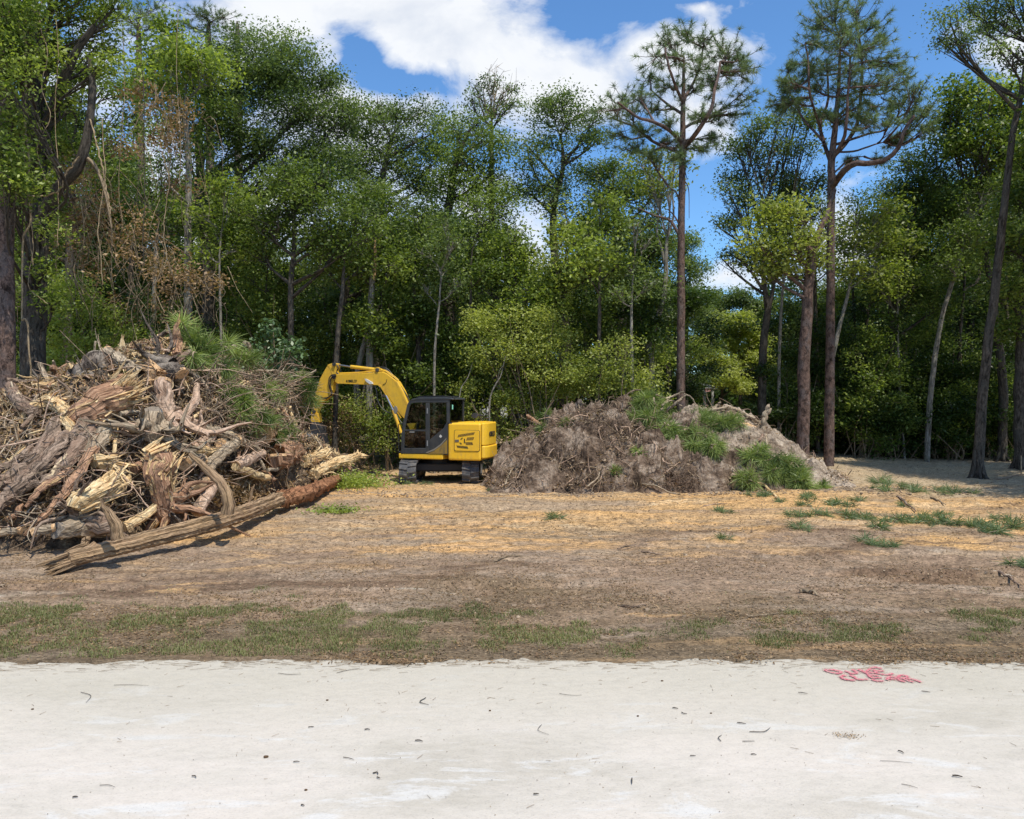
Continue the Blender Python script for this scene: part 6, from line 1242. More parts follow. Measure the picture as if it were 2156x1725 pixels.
# splinters and chips
mb = MB(); 
for i in range(5200):
    p = on_heap(rng); nn_ = slope(p); c = p+nn_*rng.uniform(0, .22); d = nrm(rng.normal(0, 1, 3)+nn_*.3); l = rng.uniform(.05, .26)
    sticks(mb, [c-d*l/2], [c+d*l/2], rng.uniform(.006, .018), .003, int(rng.choice([0, 0, 1, 2])))
tag(mb.build('wood_splinters', [WB['pale'], WB['red'], WB['grey']]), 'loose pale splinters and bark chips strewn over the log heap', 'splinters', kind='stuff')
mb = MB(); k = 5200; pts = np.array([on_heap(rng) for _ in range(k)]); leafquads(mb, pts+rng.uniform(0, .25, (k, 1))*[0, -.5, .8], .09, rng, 0, rng.uniform(.1, .9, k))
pts = np.array([HPo(rng.normal(1400, 130), rng.normal(1010, 60), .2) for _ in range(1500)]); leafquads(mb, pts, .09, rng, 0, rng.uniform(.3, 1, 1500))
tag(mb.build('fallen_leaves', M['brown']), 'dry curled leaves caught between the heaped logs', 'leaves', kind='stuff')
# pine boughs on the heap
def bough(label, pos, dirs, k, r, seed, Ln=.42, name='pine_bough', group=None, needle='freshneedle', m=85, w=.014, stem=True):
    rng = np.random.default_rng(seed); pos = np.array(pos, float); root = empty(name, pos, label, 'pine bough', group)
    sb = MB(); nb = MB(); d0 = nrm(np.array(dirs, float)); e = []
    base = pos-d0*r*.6
    for i in range(k):
        q = pos+rng.normal(0, 1, 3)*np.array([r, r*.6, r*.7])*.6; e.append(q)
        tube(sb, [base, (base+q)/2+rng.normal(0, .06, 3), q], [.022, .015, .010], 6, 0, rng=rng, n=7)
    e = np.array(e); ax = nrm(nrm(e-base)+d0*.4)
    needles(nb, e, ax, rng, Ln, m, w, 1.05, .12, 0, np.clip(rng.normal(.5, .25, k), 0, 1), 2)
    if stem: sb.build('stem', WB['grey'], root)
    nb.build('foliage', M[needle], root); return root
BG = [(1195, 105, 7, .50, (0, 0, 1), 'topmost bright pine bough rising from the heap crest'), (1240, 215, 6, .42, (.3, 0, -.6), 'pine bough drooping just under the topmost one'), (1160, 215, 3, .2, (0, 0, -1), 'single hanging needle tuft beside the earth-capped stump'), (1420, 215, 6, .35, (.3, 0, .3), 'pine bough behind the red snapped stub'),
      (1590, 415, 8, .40, (.3, 0, -.8), 'pine bough at the middle of the twig mass'), (1300, 300, 4, .3, (0, 0, -.5), 'dark pine bough under the crooked branch'), (1850, 480, 3, .22, (0, 0, -1), 'fan of needles hanging beside the excavator arm'), (1440, 540, 8, .42, (-.2, 0, -1), 'long pine bough hanging down the heap beside the pinkish log'),
      (1560, 590, 6, .30, (0, 0, -1), 'pine bough hanging above the two cut stumps'), (1730, 640, 4, .25, (0, 0, -1), 'needle fan beside the upper cut stump'), (1830, 370, 6, .45, (.4, 0, .3), 'bluish pine bough between twig mass and excavator arm'), (1400, 450, 5, .3, (0, 0, -1), 'pine bough wedged in the upper centre of the twig mass'), (1660, 690, 3, .25, (.2, 0, -1), 'low pine sprig above the largest cut stump')]
for i, (a, b, k, r, d, lb) in enumerate(BG): bough(lb, HPo(a, b, .8), d, k if i else 11, r*(.72 if i else 1), 400+i, Ln=.40 if i else .5)
# orange survey flagging tied low at the west edge is painted on the pine; fresh green leaves piled past the rotten end
def leafpile(label, px, py, w, h, n, seed, leaves='bright', leaf=.075, name='leafy_branch', tint=.6):
    rng = np.random.default_rng(seed); c = GP(px, py, 0.); root = empty(name, c, label, 'leafy branch'); lm = MB(); sb = MB()
    p = c+np.stack([rng.normal(0, w, n), rng.normal(0, w*.8, n), np.abs(rng.normal(0, h, n))+.02], 1); leafquads(lm, p, leaf, rng, 0, np.clip(rng.normal(tint, .2, n), 0, 1)); lm.build('foliage', M[leaves], root)
    for i in range(9): e = c+np.array([rng.normal(0, w), rng.normal(0, w*.8), abs(rng.normal(0, h))+.05]); s = c+np.array([rng.normal(0, w*.3), 0, .02]); tube(sb, [s, (s+e)/2+[0, 0, .06], e], [.014, .005], 5, 0, rng=rng, n=6)
    sb.build('stem', M['twig'], root)
leafpile('fresh leafy branch mound past the rotten end of the long trunk', 728, 1022, .55, .16, 5200, 501, tint=.75); leafpile('leafy branch lying against the rotten wood', 690, 1010, .3, .14, 1400, 502)
leafpile('small green leafy sprig on bare ground beneath the long trunk', 541, 1077, .13, .06, 420, 503); leafpile('low green sprig alone on the tracked ground', 706, 1077, .28, .05, 700, 504); leafpile('leafy heap under the raised arm', 745, 945, .5, .2, 1800, 505)
rb = MB(); rng = np.random.default_rng(66); k = 900; c = GP(710, 1012, .0); pt = c+np.stack([rng.normal(0, .55, k), rng.normal(0, .9, k), np.abs(rng.normal(0, .05, k))+.02], 1); leafquads(rb, pt, .09, rng)
tag(rb.build('rotten_wood_crumbs', WB['rot']), 'orange crumbs of rotten wood spilled at the end of the long trunk', 'wood crumbs', kind='stuff')
# ------------------------------------------------------------------ dirt mounds
def mound_fn(cx, cy, rx, ry, prof, skew=0.):
    """prof: height along x (world x, height)"""
    xs, hs = zip(*prof)
    def H(x, y):
        x = np.asarray(x, float); y = np.asarray(y, float); r = np.interp(x, xs, hs); t = (y-cy)/np.where(y < cy, ry[0], ry[1])
        return gz(x, y)+r*np.clip(1-np.abs(t)**1.75, 0, 1)*1.
    return H
H1 = mound_fn(2.5, 23.4, 4, (2.9, 3.0), [(-1.1, 0), (-.7, .18), (-.2, .75), (.4, 1.2), (1.0, 1.65), (1.6, 2.05), (2.2, 2.2), (3.0, 2.2), (3.8, 1.95), (4.5, 1.75), (5.2, 1.6), (5.9, 1.6), (6.6, 1.1), (7.3, .5), (7.9, 0)])
H2 = mound_fn(6.8, 24.6, 4, (3.9, 2.8), [(3.2, 0), (4.2, 1.3), (5.2, 1.95), (6.0, 2.15), (6.7, 2.22), (7.3, 2.0), (7.9, 1.6), (8.5, 1.05), (9.1, .6), (9.7, .22), (10.2, 0)])
def HM(x, y): return np.maximum(H1(x, y), H2(x, y))
def mound(name, label, H, x0, x1, y0, y1, colors, seed, rough):
    nx, ny = 430, 240; xs = np.linspace(x0, x1, nx); ys = np.linspace(y0, y1, ny); Y, X = np.meshgrid(ys, xs, indexing='ij'); h = H(X, Y)-gz(X, Y); ins = sst(.0, .35, h)
    rid = 1-np.abs(2*vnoise(X+.5*Y, Y*.8, 1.9, seed)-1)*1.
    Z = gz(X, Y)+h-.05*(1-ins)-.06+ins*rough*(fbm(X, Y, 1.1, 3, seed)*.75+fbm(X, Y, 4.5, 4, seed+3)*.42+(rid-.5)*.16+np.abs(fbm(X, Y, 13, 2, seed+9))*.16)
    X2 = X+ins*rough*.10*fbm(X, Y, 5, 2, seed+5); Y2 = Y+ins*rough*.16*fbm(X, Y, 4, 2, seed+7)
    i = np.arange(ny-1)[:, None]*nx+np.arange(nx-1)[None]; keep = (h[:-1, :-1]+h[1:, 1:]) > 0
    f = np.stack([i, i+1, i+nx+1, i+nx], -1)[keep].reshape(-1, 4)
    mb = MB(); V = np.stack([X2, Y2, Z], -1).reshape(-1, 3); mb.add(V, f, 0, .5, None, False)
    m_, nt, b = mat(name+'_soil', .95, .1); g = N(nt, 'ShaderNodeNewGeometry').outputs['Position']
    n1 = noise(nt, mapping(nt, g, (1.6, 1.6, 2.2)), 1., 7, .72, .5); n2 = noise(nt, mapping(nt, g, (16, 16, 16)), 1., 5, .75); n3 = noise(nt, mapping(nt, g, (5, 5, 5)), 1., 4, .7)
    c = ramp(nt, n1, [(.38, colors[0]), (.5, colors[1]), (.62, colors[2])])
    c = mixc(nt, 1., c, ramp(nt, n2, [(.28, .4), (.5, 1.), (.72, 1.5)]), 'MULTIPLY'); c = mixc(nt, .8, c, ramp(nt, n3, [(.35, .6), (.5, 1.), (.66, 1.2)]), 'MULTIPLY')
    L(nt, c, b.inputs[0]); bump(nt, b, mth(nt, 'ADD', n2, n3), .9, .05)
    return tag(mb.build(name, m_), label, 'dirt mound')
mound('dirt_mound', 'brown root-laced soil mound directly beside the excavator counterweight', H1, -1.4, 8.1, 20.3, 26.5, [(.055, .038, .027), (.18, .127, .09), (.36, .285, .22)], 71, 1.7)
mound('dirt_mound', 'pale smooth sandy soil mound with green pine boughs at its foot', H2, 3.0, 11.5, 20.5, 27.5, [(.19, .14, .10), (.34, .27, .205), (.47, .385, .30)], 83, .95)
def MP(px, py, off=0.): return hit(px, py, HM, 18, 30, off)
def DM(cx, cy, off=0.): return MP((1180+cx*.44527)/1.1874, (940+cy*.44527)/1.1874, off)     # spot of the enlarged mound view
def stick(label, pts, r, m='grey', seed=1, name='branch', cut=None, group=None, off=.1, jag=0.):
    rng = np.random.default_rng(seed); p = np.array([DM(a, b, off+(c[0] if c else 0)) for a, b, *c in pts]); rr = np.array(r)*p[:, 1].mean()/F*.375
    mb = MB(); tube(mb, p, rr, 8, 0, rough=.07, ridge=.04, rng=rng, n=24, bend=.4, cap='ab', jag=jag)
    return tag(mb.build(name, WB[m]), label, 'branch', group)
mb = MB(); tube(mb, [P(a, b, 22.9) for a, b in ((1620, 857), (1616, 868), (1607, 885), (1606, 903), (1609, 925))], [.10, .085, .07, .07, .05], 9, 0, rough=.08, ridge=.05, rng=np.random.default_rng(1), n=26, bend=.3, cap='ab'); tag(mb.build('root', WB['grey']), 'pale curved root standing up from the shoulder of the sandy mound', 'branch'); stick('long arched root over the crest of the sandy mound', [(1300, 205), (1400, 185), (1480, 190), (1560, 235), (1630, 268)], [9, 10, 11, 10], 'grey', 2, 'root')
stick('short peeled orange log end on the sandy mound', [(1500, 270), (1560, 285), (1610, 305)], [13, 14, 12], 'orange', 3, 'log'); stick('dark branch stub beneath the standing pale root', [(1635, 330, .2), (1610, 360, .2), (1580, 400, .2)], [9, 8, 5], 'root', 4)
stick('curled grey root lying midway down the sandy mound', [(1765, 360), (1755, 395), (1710, 430)], [6, 6, 3], 'grey', 5, 'root'); stick('thin twisted root hanging below the standing pale root', [(1650, 330, .2), (1655, 380, .2), (1650, 410, .2)], [7, 5, 3], 'grey', 6, 'root')
for i, (p_, r_) in enumerate([([(1035, 105, .3), (1100, 125, .3), (1190, 88, .3)], [4, 6, 7]), ([(1060, 190, .3), (1100, 130, .3), (1165, 100, .3)], [5, 5, 4]), ([(1065, 165, .3), (1120, 140, .3), (1180, 170, .3)], [4, 4, 3]), ([(1190, 100, .3), (1230, 120, .3), (1255, 160, .3)], [5, 4, 3]), ([(1020, 120, .3), (1030, 160, .3), (1080, 200, .3)], [5, 4, 3]), ([(1100, 190, .2), (1150, 150, .3), (1200, 110, .3)], [8, 7, 5]), ([(1350, 190), (1370, 170), (1395, 150)], [8, 7, 5]), ([(840, 190, .3), (860, 120, .3), (900, 85, .3), (950, 78, .3)], [5, 4, 3])]):
    stick(['grey branch at the top of the brush tuft between the two mounds', 'slanting grey branch crossing the brush tuft', 'low twisted stick inside the brush tuft', 'bent stick at the east end of the brush tuft', 'looped stick at the west end of the brush tuft', 'thickest split stick of the brush tuft', 'short broken stub behind the arched root', 'dark bare branch arching over the crest near the tallest pine bough'][i], p_, r_, 'grey' if i not in (7,) else 'root', 20+i)
stick('thin grey stick lying on the brown mound crest', [(590, 295), (640, 265), (690, 232)], [5, 4, 3], 'grey', 40); stick('broken stub with red tip at the west shoulder of the brown mound', [(310, 225, .1), (350, 250, .1), (390, 270, .1)], [12, 10, 7], 'red', 41); stick('pale stick poking toward the road under the pine boughs', [(950, 348), (1000, 335), (1050, 330)], [4, 5, 4], 'pale', 42)
stick('grey fallen branch along the foot of the brown mound', [(950, 605), (1040, 620), (1110, 655), (1170, 665)], [5, 5, 4, 3], 'grey', 43); stick('crooked stick on the lower brown mound', [(650, 620), (700, 580), (720, 540)], [5, 4, 3], 'grey', 44); stick('stick standing near the west foot of the brown mound', [(185, 610), (205, 560), (225, 520)], [5, 4, 3], 'grey', 45)
stick('pale peeled sticks end at the foot between the mounds', [(1650, 620), (1690, 660), (1720, 690)], [8, 7, 5], 'pale', 46); stick('white peeled stick flat on the ground past the sandy mound', [(1930, 695), (1990, 690), (2050, 688)], [6, 7, 5], 'pale', 47); stick('short pale stick in front of the low pine boughs', [(1600, 600), (1640, 610), (1660, 640)], [5, 5, 3], 'pale', 48)
stick('dark dead stub at the crest of the brown mound', [(590, 190), (600, 165), (605, 150)], [18, 18, 14], 'dirt', 49, 'stump')
def on_mound(rng, a=0, b=2000):
    while True:
        x, y = rng.uniform(-1., 10.8), rng.uniform(20.6, 25.); h = float(HM(x, y))
        if h-gz1(x, y) > .12: return np.array([x, y, h])
def mn(p): e = .2; return nrm(np.array([-(HM(p[0]+e, p[1])-HM(p[0]-e, p[1]))/(2*e), -(HM(p[0], p[1]+e)-HM(p[0], p[1]-e))/(2*e), 1.]))
rng = np.random.default_rng(55); mb = MB()
for i in range(1500):
    p = on_mound(rng)
    if p[0] > 5.0 and rng.random() < .78: continue
    n_ = mn(p); d = nrm(rng.normal(0, 1, 3)+n_*.1-[0, 0, .35]); l = rng.uniform(.15, .85)*(1 if p[0] < 5 else .6); s = p+n_*rng.uniform(-.02, .1); m1 = s+d*l*.5+n_*rng.uniform(0, .12)+rng.normal(0, .05, 3); e = s+d*l+rng.normal(0, .08, 3)
    r0 = rng.uniform(.004, .019); tube(mb, [s, m1, e], [r0, r0*.8, r0*.4], 4, int(rng.choice([0, 0, 1, 2])), rng=rng, n=7, bend=.7)
# dark fine root mats
for (cx, cy, w) in ((720, 200, 70), (760, 280, 70), (700, 350, 60), (1000, 420, 50), (540, 420, 80), (450, 380, 70), (1180, 590, 60), (620, 300, 70)):
    c = DM(cx, cy, .05); k = 300; s = c+rng.normal(0, 1, (k, 3))*[w*.0062, .15, w*.0055]; s[:, 2] = np.maximum(s[:, 2], HM(s[:, 0], s[:, 1])-.02).clip(max=HM(s[:, 0], s[:, 1])+.14); d = nrm(rng.normal(0, 1, (k, 3))-[0, .3, .3]); sticks(mb, s, s+d*rng.uniform(.08, .32, (k, 1)), .006, .003, 1)
tag(mb.build('root_mat', [M['twig'], WB['root'], WB['pink']]), 'fine roots and twigs matted over the brown and sandy mounds', 'roots', kind='stuff')
mb = MB(); k = 7000; pts = np.array([on_mound(rng) for _ in range(k)]); keep = (pts[:, 0] < 5.2) | (rng.random(k) < .3); pts = pts[keep]; leafquads(mb, pts+[0, -.03, .03]+rng.normal(0, .02, pts.shape), .065, rng, 0, rng.uniform(.05, 1, len(pts)))
tag(mb.build('leaf_litter', M['brown']), 'dry leaves and bark crumbs scattered over the mounds', 'leaves', kind='stuff')
# clods
mb = MB(); cl, cnt_, cb = mat('clod_soil', .95, .1); _g = N(cnt_, 'ShaderNodeNewGeometry').outputs['Position']; L(cnt_, ramp(cnt_, noise(cnt_, mapping(cnt_, _g, (6, 6, 6)), 1., 5, .7), [(.35, (.13, .09, .06)), (.65, (.40, .31, .22))]), cb.inputs[0])
def clods(mb, c, s, rng):
    k = len(c); a = (1+5**.5)/2; v = nrm(np.array([(-1, a, 0), (1, a, 0), (-1, -a, 0), (1, -a, 0), (0, -1, a), (0, 1, a), (0, -1, -a), (0, 1, -a), (a, 0, -1), (a, 0, 1), (-a, 0, -1), (-a, 0, 1)]))
    fi = np.array([(0, 11, 5), (0, 5, 1), (0, 1, 7), (0, 7, 10), (0, 10, 11), (1, 5, 9), (5, 11, 4), (11, 10, 2), (10, 7, 6), (7, 1, 8), (3, 9, 4), (3, 4, 2), (3, 2, 6), (3, 6, 8), (3, 8, 9), (4, 9, 5), (2, 4, 11), (6, 2, 10), (8, 6, 7), (9, 8, 1)])
    V = c[:, None, :]+v[None]*s[:, None, None]*rng.uniform(.55, 1.3, (k, 12, 1))*[1, 1, .65]; mb.add(V.reshape(-1, 3), (np.arange(k)[:, None, None]*12+fi[None]).reshape(-1, 3))
pts = np.array([on_mound(rng) for _ in range(2600)]); clods(mb, pts, rng.uniform(.015, .055, 2600)*rng.choice([.6, 1, 1.5], 2600, p=[.6, .3, .1]), rng)
x = rng.uniform(-6, 12, 1500); y = rng.uniform(19.6, 21.2, 1500); clods(mb, np.c_[x, y, gz(x, y)+.01], rng.uniform(.01, .04, 1500), rng)
k = 3600; y = 8.6+15*rng.random(k)**1.3; x = rng.uniform(-.72, .72, k)*y; clods(mb, np.c_[x, y, gz(x, y)+ground_detail(x, y)+.002], rng.uniform(.006, .026, k)*rng.choice([.7, 1, 1.8], k, p=[.6, .33, .07]), rng)
tag(mb.build('soil_clods', cl), 'crumbled soil clods strewn over the mounds and the open lot', 'soil clods', kind='stuff')
# pine boughs on and before the mounds
def DMo(a, b, o=.25): return DM(a, b, o)
PB = [(960, 130, 6, .24, 'tallest pine bough rising over the crest between the mounds', (0, 0, 1)), (980, 190, 9, .36, 'pine bough just beneath the tallest bough', (0, 0, -.3)), (950, 250, 8, .34, 'westernmost pine bough of the big green spray', (-.4, 0, -.3)), (1080, 230, 9, .38, 'pine bough at the upper middle of the big spray', (0, 0, .2)), (1200, 260, 9, .38, 'pine bough at the east top of the big spray', (.3, 0, .2)),
      (1090, 320, 10, .36, 'pine bough in the middle of the big green spray', (0, 0, -.3)), (1190, 340, 9, .34, 'dark pine bough beneath the middle of the big spray', (0, 0, -1)), (1300, 230, 6, .3, 'thin pine bough meeting the brush tuft', (0, 0, .6)), (1330, 280, 8, .34, 'pine bough at the east side of the big spray', (.4, 0, 0)), (1440, 280, 7, .32, 'outermost east pine bough of the big spray', (.6, 0, .1)), (1310, 370, 7, .3, 'small pine bough hanging in the lower spray', (0, 0, -1)),
      (1340, 430, 7, .28, 'lowest drooping pine bough of the big spray', (0, 0, -1)), (1240, 405, 4, .2, 'needle fan hanging under the big spray', (-.2, 0, -1)), (1480, 235, 3, .2, 'small tuft beyond the outermost east bough', (.5, 0, .4)),
      (945, 440, 3, .12, 'single light green pine sprig alone on the brown mound', (0, 0, -.2)), (1590, 450, 7, .28, 'upper pine bough at the foot of the sandy mound', (-.2, 0, -.2)), (1700, 490, 9, .34, 'broad pine bough at the foot of the sandy mound', (0, 0, -.4)), (1810, 530, 8, .30, 'east pine bough at the foot of the sandy mound', (.4, 0, -.5)), (1560, 600, 5, .22, 'low pine bough lying before the mound foot', (-.5, 0, 0)), (1850, 610, 6, .26, 'lowest pine bough at the mound foot', (.3, 0, -.3)), (1690, 560, 6, .24, 'shaded pine bough under the broad one', (0, 0, -1)), (1970, 620, 3, .16, 'tiny tuft at the east toe of the sandy mound', (.5, 0, .2)),
      (395, 225, 3, .2, 'thin grassy pine sprig at the west shoulder of the brown mound', (0, 0, .5)), (395, 310, 2, .15, 'sprig below the broken red-tipped stub', (0, 0, -1)), (245, 430, 2, .15, 'faint sprig low on the west slope', (-.4, 0, -.2)), (815, 530, 2, .12, 'upright green leaf sprig midway down the brown mound', (0, 0, 1)), (520, 255, 2, .16, 'sparse sprig near the west crest of the brown mound', (.2, 0, .3))]
for i, (a, b, k, r, lb, d) in enumerate(PB): bough(lb, DMo(a, b, .28 if k > 3 else .06), d, int(k*1.7) if k > 3 else k+1, r, 600+i, Ln=.38 if k > 3 else .26, m=80, w=.013)
# loose green sprigs lying on the open ground: one kind, copied
def sprig(seed):
    rng = np.random.default_rng(seed); root = empty('pine_sprig', (0, 0, 0), 'x', 'pine sprig', 'loose pine sprigs on the open lot'); nb = MB(); k = 5
    c = rng.normal(0, 1, (k, 3))*[.14, .10, 0]+[0, 0, .03]; ax = nrm(rng.normal(0, 1, (k, 3))*[1, 1, .15]+[0, 0, .25]); needles(nb, c, ax, rng, .24, 40, .010, .9, .1, 0, np.clip(rng.normal(.4, .15, k), 0, 1), 2)
    sb = MB(); tube(sb, [(-.2, 0, .02), (0, .02, .04), (.2, -.03, .02)], [.008, .005], 5, 0, n=6)
    nb.build('foliage', M['pineneedle'], root, (0, 0, 0)); sb.build('stem', WB['grey'], root, (0, 0, 0)); return root
sg = [sprig(701), sprig(702), sprig(703)]; us_ = [0, 0, 0]
def Z2(cx, cy): return ((1900+cx*.30612)/1.1874, (1060+cy*.30612)/1.1874)
SP = [(1168, 1099, 1.25, 'round green sprig alone on the orange sand before the mounds')]+[(*Z2(a, b), s, t) for a, b, s, t in [
    (960, 500, 1.9, 'largest dark sprig on the shaded sand past the sandy mound'), (1000, 560, 1.6, 'sprig tucked under the largest dark sprig'), (1240, 560, 1.6, ''), (1370, 580, 1.6, ''), (1500, 560, 1.5, ''), (1640, 580, 1.6, ''), (1180, 530, 1.3, ''), (350, 700, 1.1, ''), (600, 680, 1.3, ''), (680, 690, 1.1, ''), (300, 790, 1.3, ''), (420, 780, 1.2, ''), (560, 770, 1.4, ''), (720, 780, 1.4, ''), (840, 800, 1.4, ''), (980, 810, 1.5, ''), (960, 870, 1.4, ''), (1130, 820, 1.4, ''), (1270, 810, 1.4, ''), (1440, 810, 1.5, ''), (1560, 830, 1.5, ''), (1690, 840, 1.6, ''), (1800, 850, 1.4, ''), (1950, 900, 1.6, 'thick sprig nearest the east frame edge'), (2000, 800, 1.3, ''), (2110, 850, 1.5, ''), (300, 890, 1.2, 'lone sprig on the pale graded sand'), (870, 990, 1.2, 'sprig lying on the graded sand nearest the brown verge'), (1040, 1020, 1.1, 'flat sprig beside the one nearest the verge'), (1190, 660, 1.0, ''), (60, 600, 1.2, ''), (380, 620, 1.1, ''), (2140, 1180, 1.3, 'sprig at the east frame edge by the brown verge'), (800, 640, 1.2, ''), (1480, 740, 1.1, '')]]+[
    (1523, 1144, .9, 'small sprig between the orange sand and brown dirt'), (1520, 1085, 1.1, 'flat sprig on the orange sand before the low boughs'), (1590, 1048, 1.0, 'sprig at the mound foot under the pine boughs'), (1506, 1018, 1.0, 'light sprig at the mound foot below the spray'), (1460, 1020, .9, ''), (895, 1020, .9, 'sprig on the ground between the two tracks'), (1010, 1012, 1.0, 'sprig by the east track toe'), (860, 1016, .8, 'sprig by the west track toe'), (1645, 1063, 1.0, ''), (1700, 1060, 1.1, ''), (1035, 1030, .8, '')]
rng = np.random.default_rng(808)
for i, (px, py, s, lb) in enumerate(SP):
    Y = CH*F/(py-HZ); x = (px-CX)/F*Y; z = gz1(x, Y)+float(ground_detail(x, Y)); q = int(rng.integers(0, 3)); loc = (x, Y, z+.01); s *= .85
    if not us_[q]: o = sg[q]; us_[q] = 1; o.location = loc; o.rotation_euler = (0, 0, rng.uniform(0, 6.28)); o.scale = (s, s, s*.8)
    else: o = copy_tree(sg[q], loc, rng.uniform(0, 6.28), (s, s, s*.8))
    o['label'] = lb or ('flattened green sprig '+('beside the foot of the sandy mound' if px < 1680 else 'in the upper scatter past the sandy mound' if py < 1045 else 'in the middle line of sprigs before the sandy mound' if px < 1850 else 'in the middle line of sprigs across the east sand' if px < 2010 else 'in the line of sprigs nearing the east edge'))
for o, u_ in zip(sg, us_):
    if not u_: raise Exception('unused')
# ------------------------------------------------------------------ verge: grass, leaf litter, twigs on the road
rng = np.random.default_rng(911)
def ground_z(x, y): return gz(x, y)+ground_detail(x, y)
def grass_mask(x, y):
    n = fbm(x, y*1.5, .7, 4, 91)*1.3+fbm(x, y, 3.2, 3, 92)*1.1; c = 8.5+.25*fbm(x, x*0, .3, 2, 93)
    return n+.0+.07*sst(1.5, 3, x)-.45*np.clip((np.abs(y-c)-.55)/.75, 0, 1)+np.where(x < -3.2, .04, 0)+np.where((x > -2.6) & (x < 1.2), .05, 0)-np.where((x > 1.4) & (x < 2.6), .12, 0)
mb = MB(); k = 330000; x = rng.uniform(-6.8, 6.8, k); y = rng.uniform(7.2, 10.2, k); keep = rng.random(k) < np.clip(grass_mask(x, y)*2.6, .004, .55); keep &= (y > road_edge(x)+.22) & (np.abs(x) < y*.72); x, y = x[keep], y[keep]; k = len(x)
h = rng.uniform(.01, .04, k)*(1+np.clip(grass_mask(x, y), 0, .5)); a = rng.uniform(0, 2*pi, k); lean = rng.uniform(.2, 1.1, k)*h; b = np.c_[x, y, ground_z(x, y)-.004]; w = np.c_[np.cos(a+1.57), np.sin(a+1.57), 0*a]*.0032
m1 = b+np.c_[np.cos(a)*lean*.35, np.sin(a)*lean*.35, h*.6]; t = b+np.c_[np.cos(a)*lean, np.sin(a)*lean, h]
V = np.stack([b-w, b+w, m1+w*.8, m1-w*.8, t], 1).reshape(-1, 3); bi = np.arange(k)[:, None]*5; tt = np.clip(.45+.8*fbm(x, y, .8, 3, 95)+rng.normal(0, .2, k), 0, 1)
s0 = mb.n; mb.add(V, bi+np.array([[0, 1, 2, 3]]), 0, np.repeat(tt, 5)); mb.loops.append((bi+np.array([[3, 2, 4]])+s0).ravel()); mb.cnt.append(np.full(k, 3)); mb.M.append(np.full(k, 0)); mb.S.append(np.full(k, False))
tag(mb.build('grass', M['grass']), 'thin patchy grass along the verge between road and lot', 'grass', kind='stuff')
# leaf litter: dense on the verge and brown dirt, thinning across the lot
mb = MB(); k = 90000; y = 7.15+ (rng.random(k)**1.25)*7.5; x = rng.uniform(-.73, .73, k)*y; n = fbm(x, y*1.6, .8, 4, 97); dn = np.interp(y, [7.1, 7.5, 9.5, 12, 13.5, 15], [.9, .85, .75, .5, .25, .1])
keep = (rng.random(k) < dn*np.clip(.35+5*n, .03, 1)) & (y > road_edge(x)+.02+.10*rng.normal(0, 1, k)); x, y = x[keep], y[keep]; k = len(x)
z = np.maximum(ground_z(x, y), np.where(y < road_edge(x)+.12, .032, -9))
leafquads(mb, np.c_[x, y, z+rng.uniform(.002, .014, k)], .029, rng, 0, np.clip(.15+.85*rng.random(k)**1.7, 0, 1), up=1.7, aspect=.55)
k = 26000; y = 14+rng.random(k)*24; x = rng.uniform(-.73, .73, k)*y; leafquads(mb, np.c_[x, y, ground_z(x, y)+.012], .05, rng, 0, np.clip(rng.normal(.45, .25, k), 0, 1), up=2., aspect=.4)
tag(mb.build('leaf_litter', M['brown']), 'brown dead leaf litter over the verge and bare lot', 'leaves', kind='stuff')
mb = MB(); k = 15000; y = 7.3+(rng.random(k)**1.2)*15; x = rng.uniform(-.73, .73, k)*y; a = rng.uniform(0, pi, k); l = rng.uniform(.03, .13, k)*(y/9)**.5; c = np.c_[x, y, ground_z(x, y)+rng.uniform(.004, .02, k)]; keep = y > road_edge(x)+.05; c = c[keep]; a = a[keep]; l = l[keep]; k = len(c)
d = np.c_[np.cos(a), np.sin(a), rng.normal(0, .12, k)]*l[:, None]*.5; sticks(mb, c-d, c+d, .0032, .0016, 0)
# rows of rootlets lying over the ragged road edge
k = 800; x = rng.uniform(-5.6, 5.6, k); y = road_edge(x)+rng.normal(.0, .10, k)-np.abs(rng.normal(0, .05, k)); a = rng.normal(0, .5, k); l = rng.uniform(.04, .20, k); c = np.c_[x, y, np.full(k, .036)]; d = np.c_[np.cos(a), np.sin(a)*.5, rng.normal(0, .02, k)]*l[:, None]*.5; sticks(mb, c-d, c+d, .0018, .001, 0)
tag(mb.build('twig_litter', [M['twig'], M['darktwig']]), 'small twigs, rootlets and needles littered over verge and lot', 'twigs', kind='stuff')
# grit on the road
mb = MB(); k = 1000; x = rng.uniform(-5, 5, k); y = rng.uniform(4.2, 7.2, k); leafquads(mb, np.c_[x, y, np.full(k, .036)], .009, rng, 0, rng.uniform(0, .6, k), up=3.)
k = 140; x = rng.uniform(-5, 5, k); y = 4.4+2.8*rng.random(k)**.5; a = rng.uniform(0, pi, k); l = rng.uniform(.02, .07, k); c = np.c_[x, y, np.full(k, .036)]; d = np.c_[np.cos(a), np.sin(a), 0*a]*l[:, None]*.5; sticks(mb, c-d, c+d, .0016, .001, 0)
tag(mb.build('road_grit', M['brown']), 'tiny dark grit and needle bits on the white road', 'grit', kind='stuff')
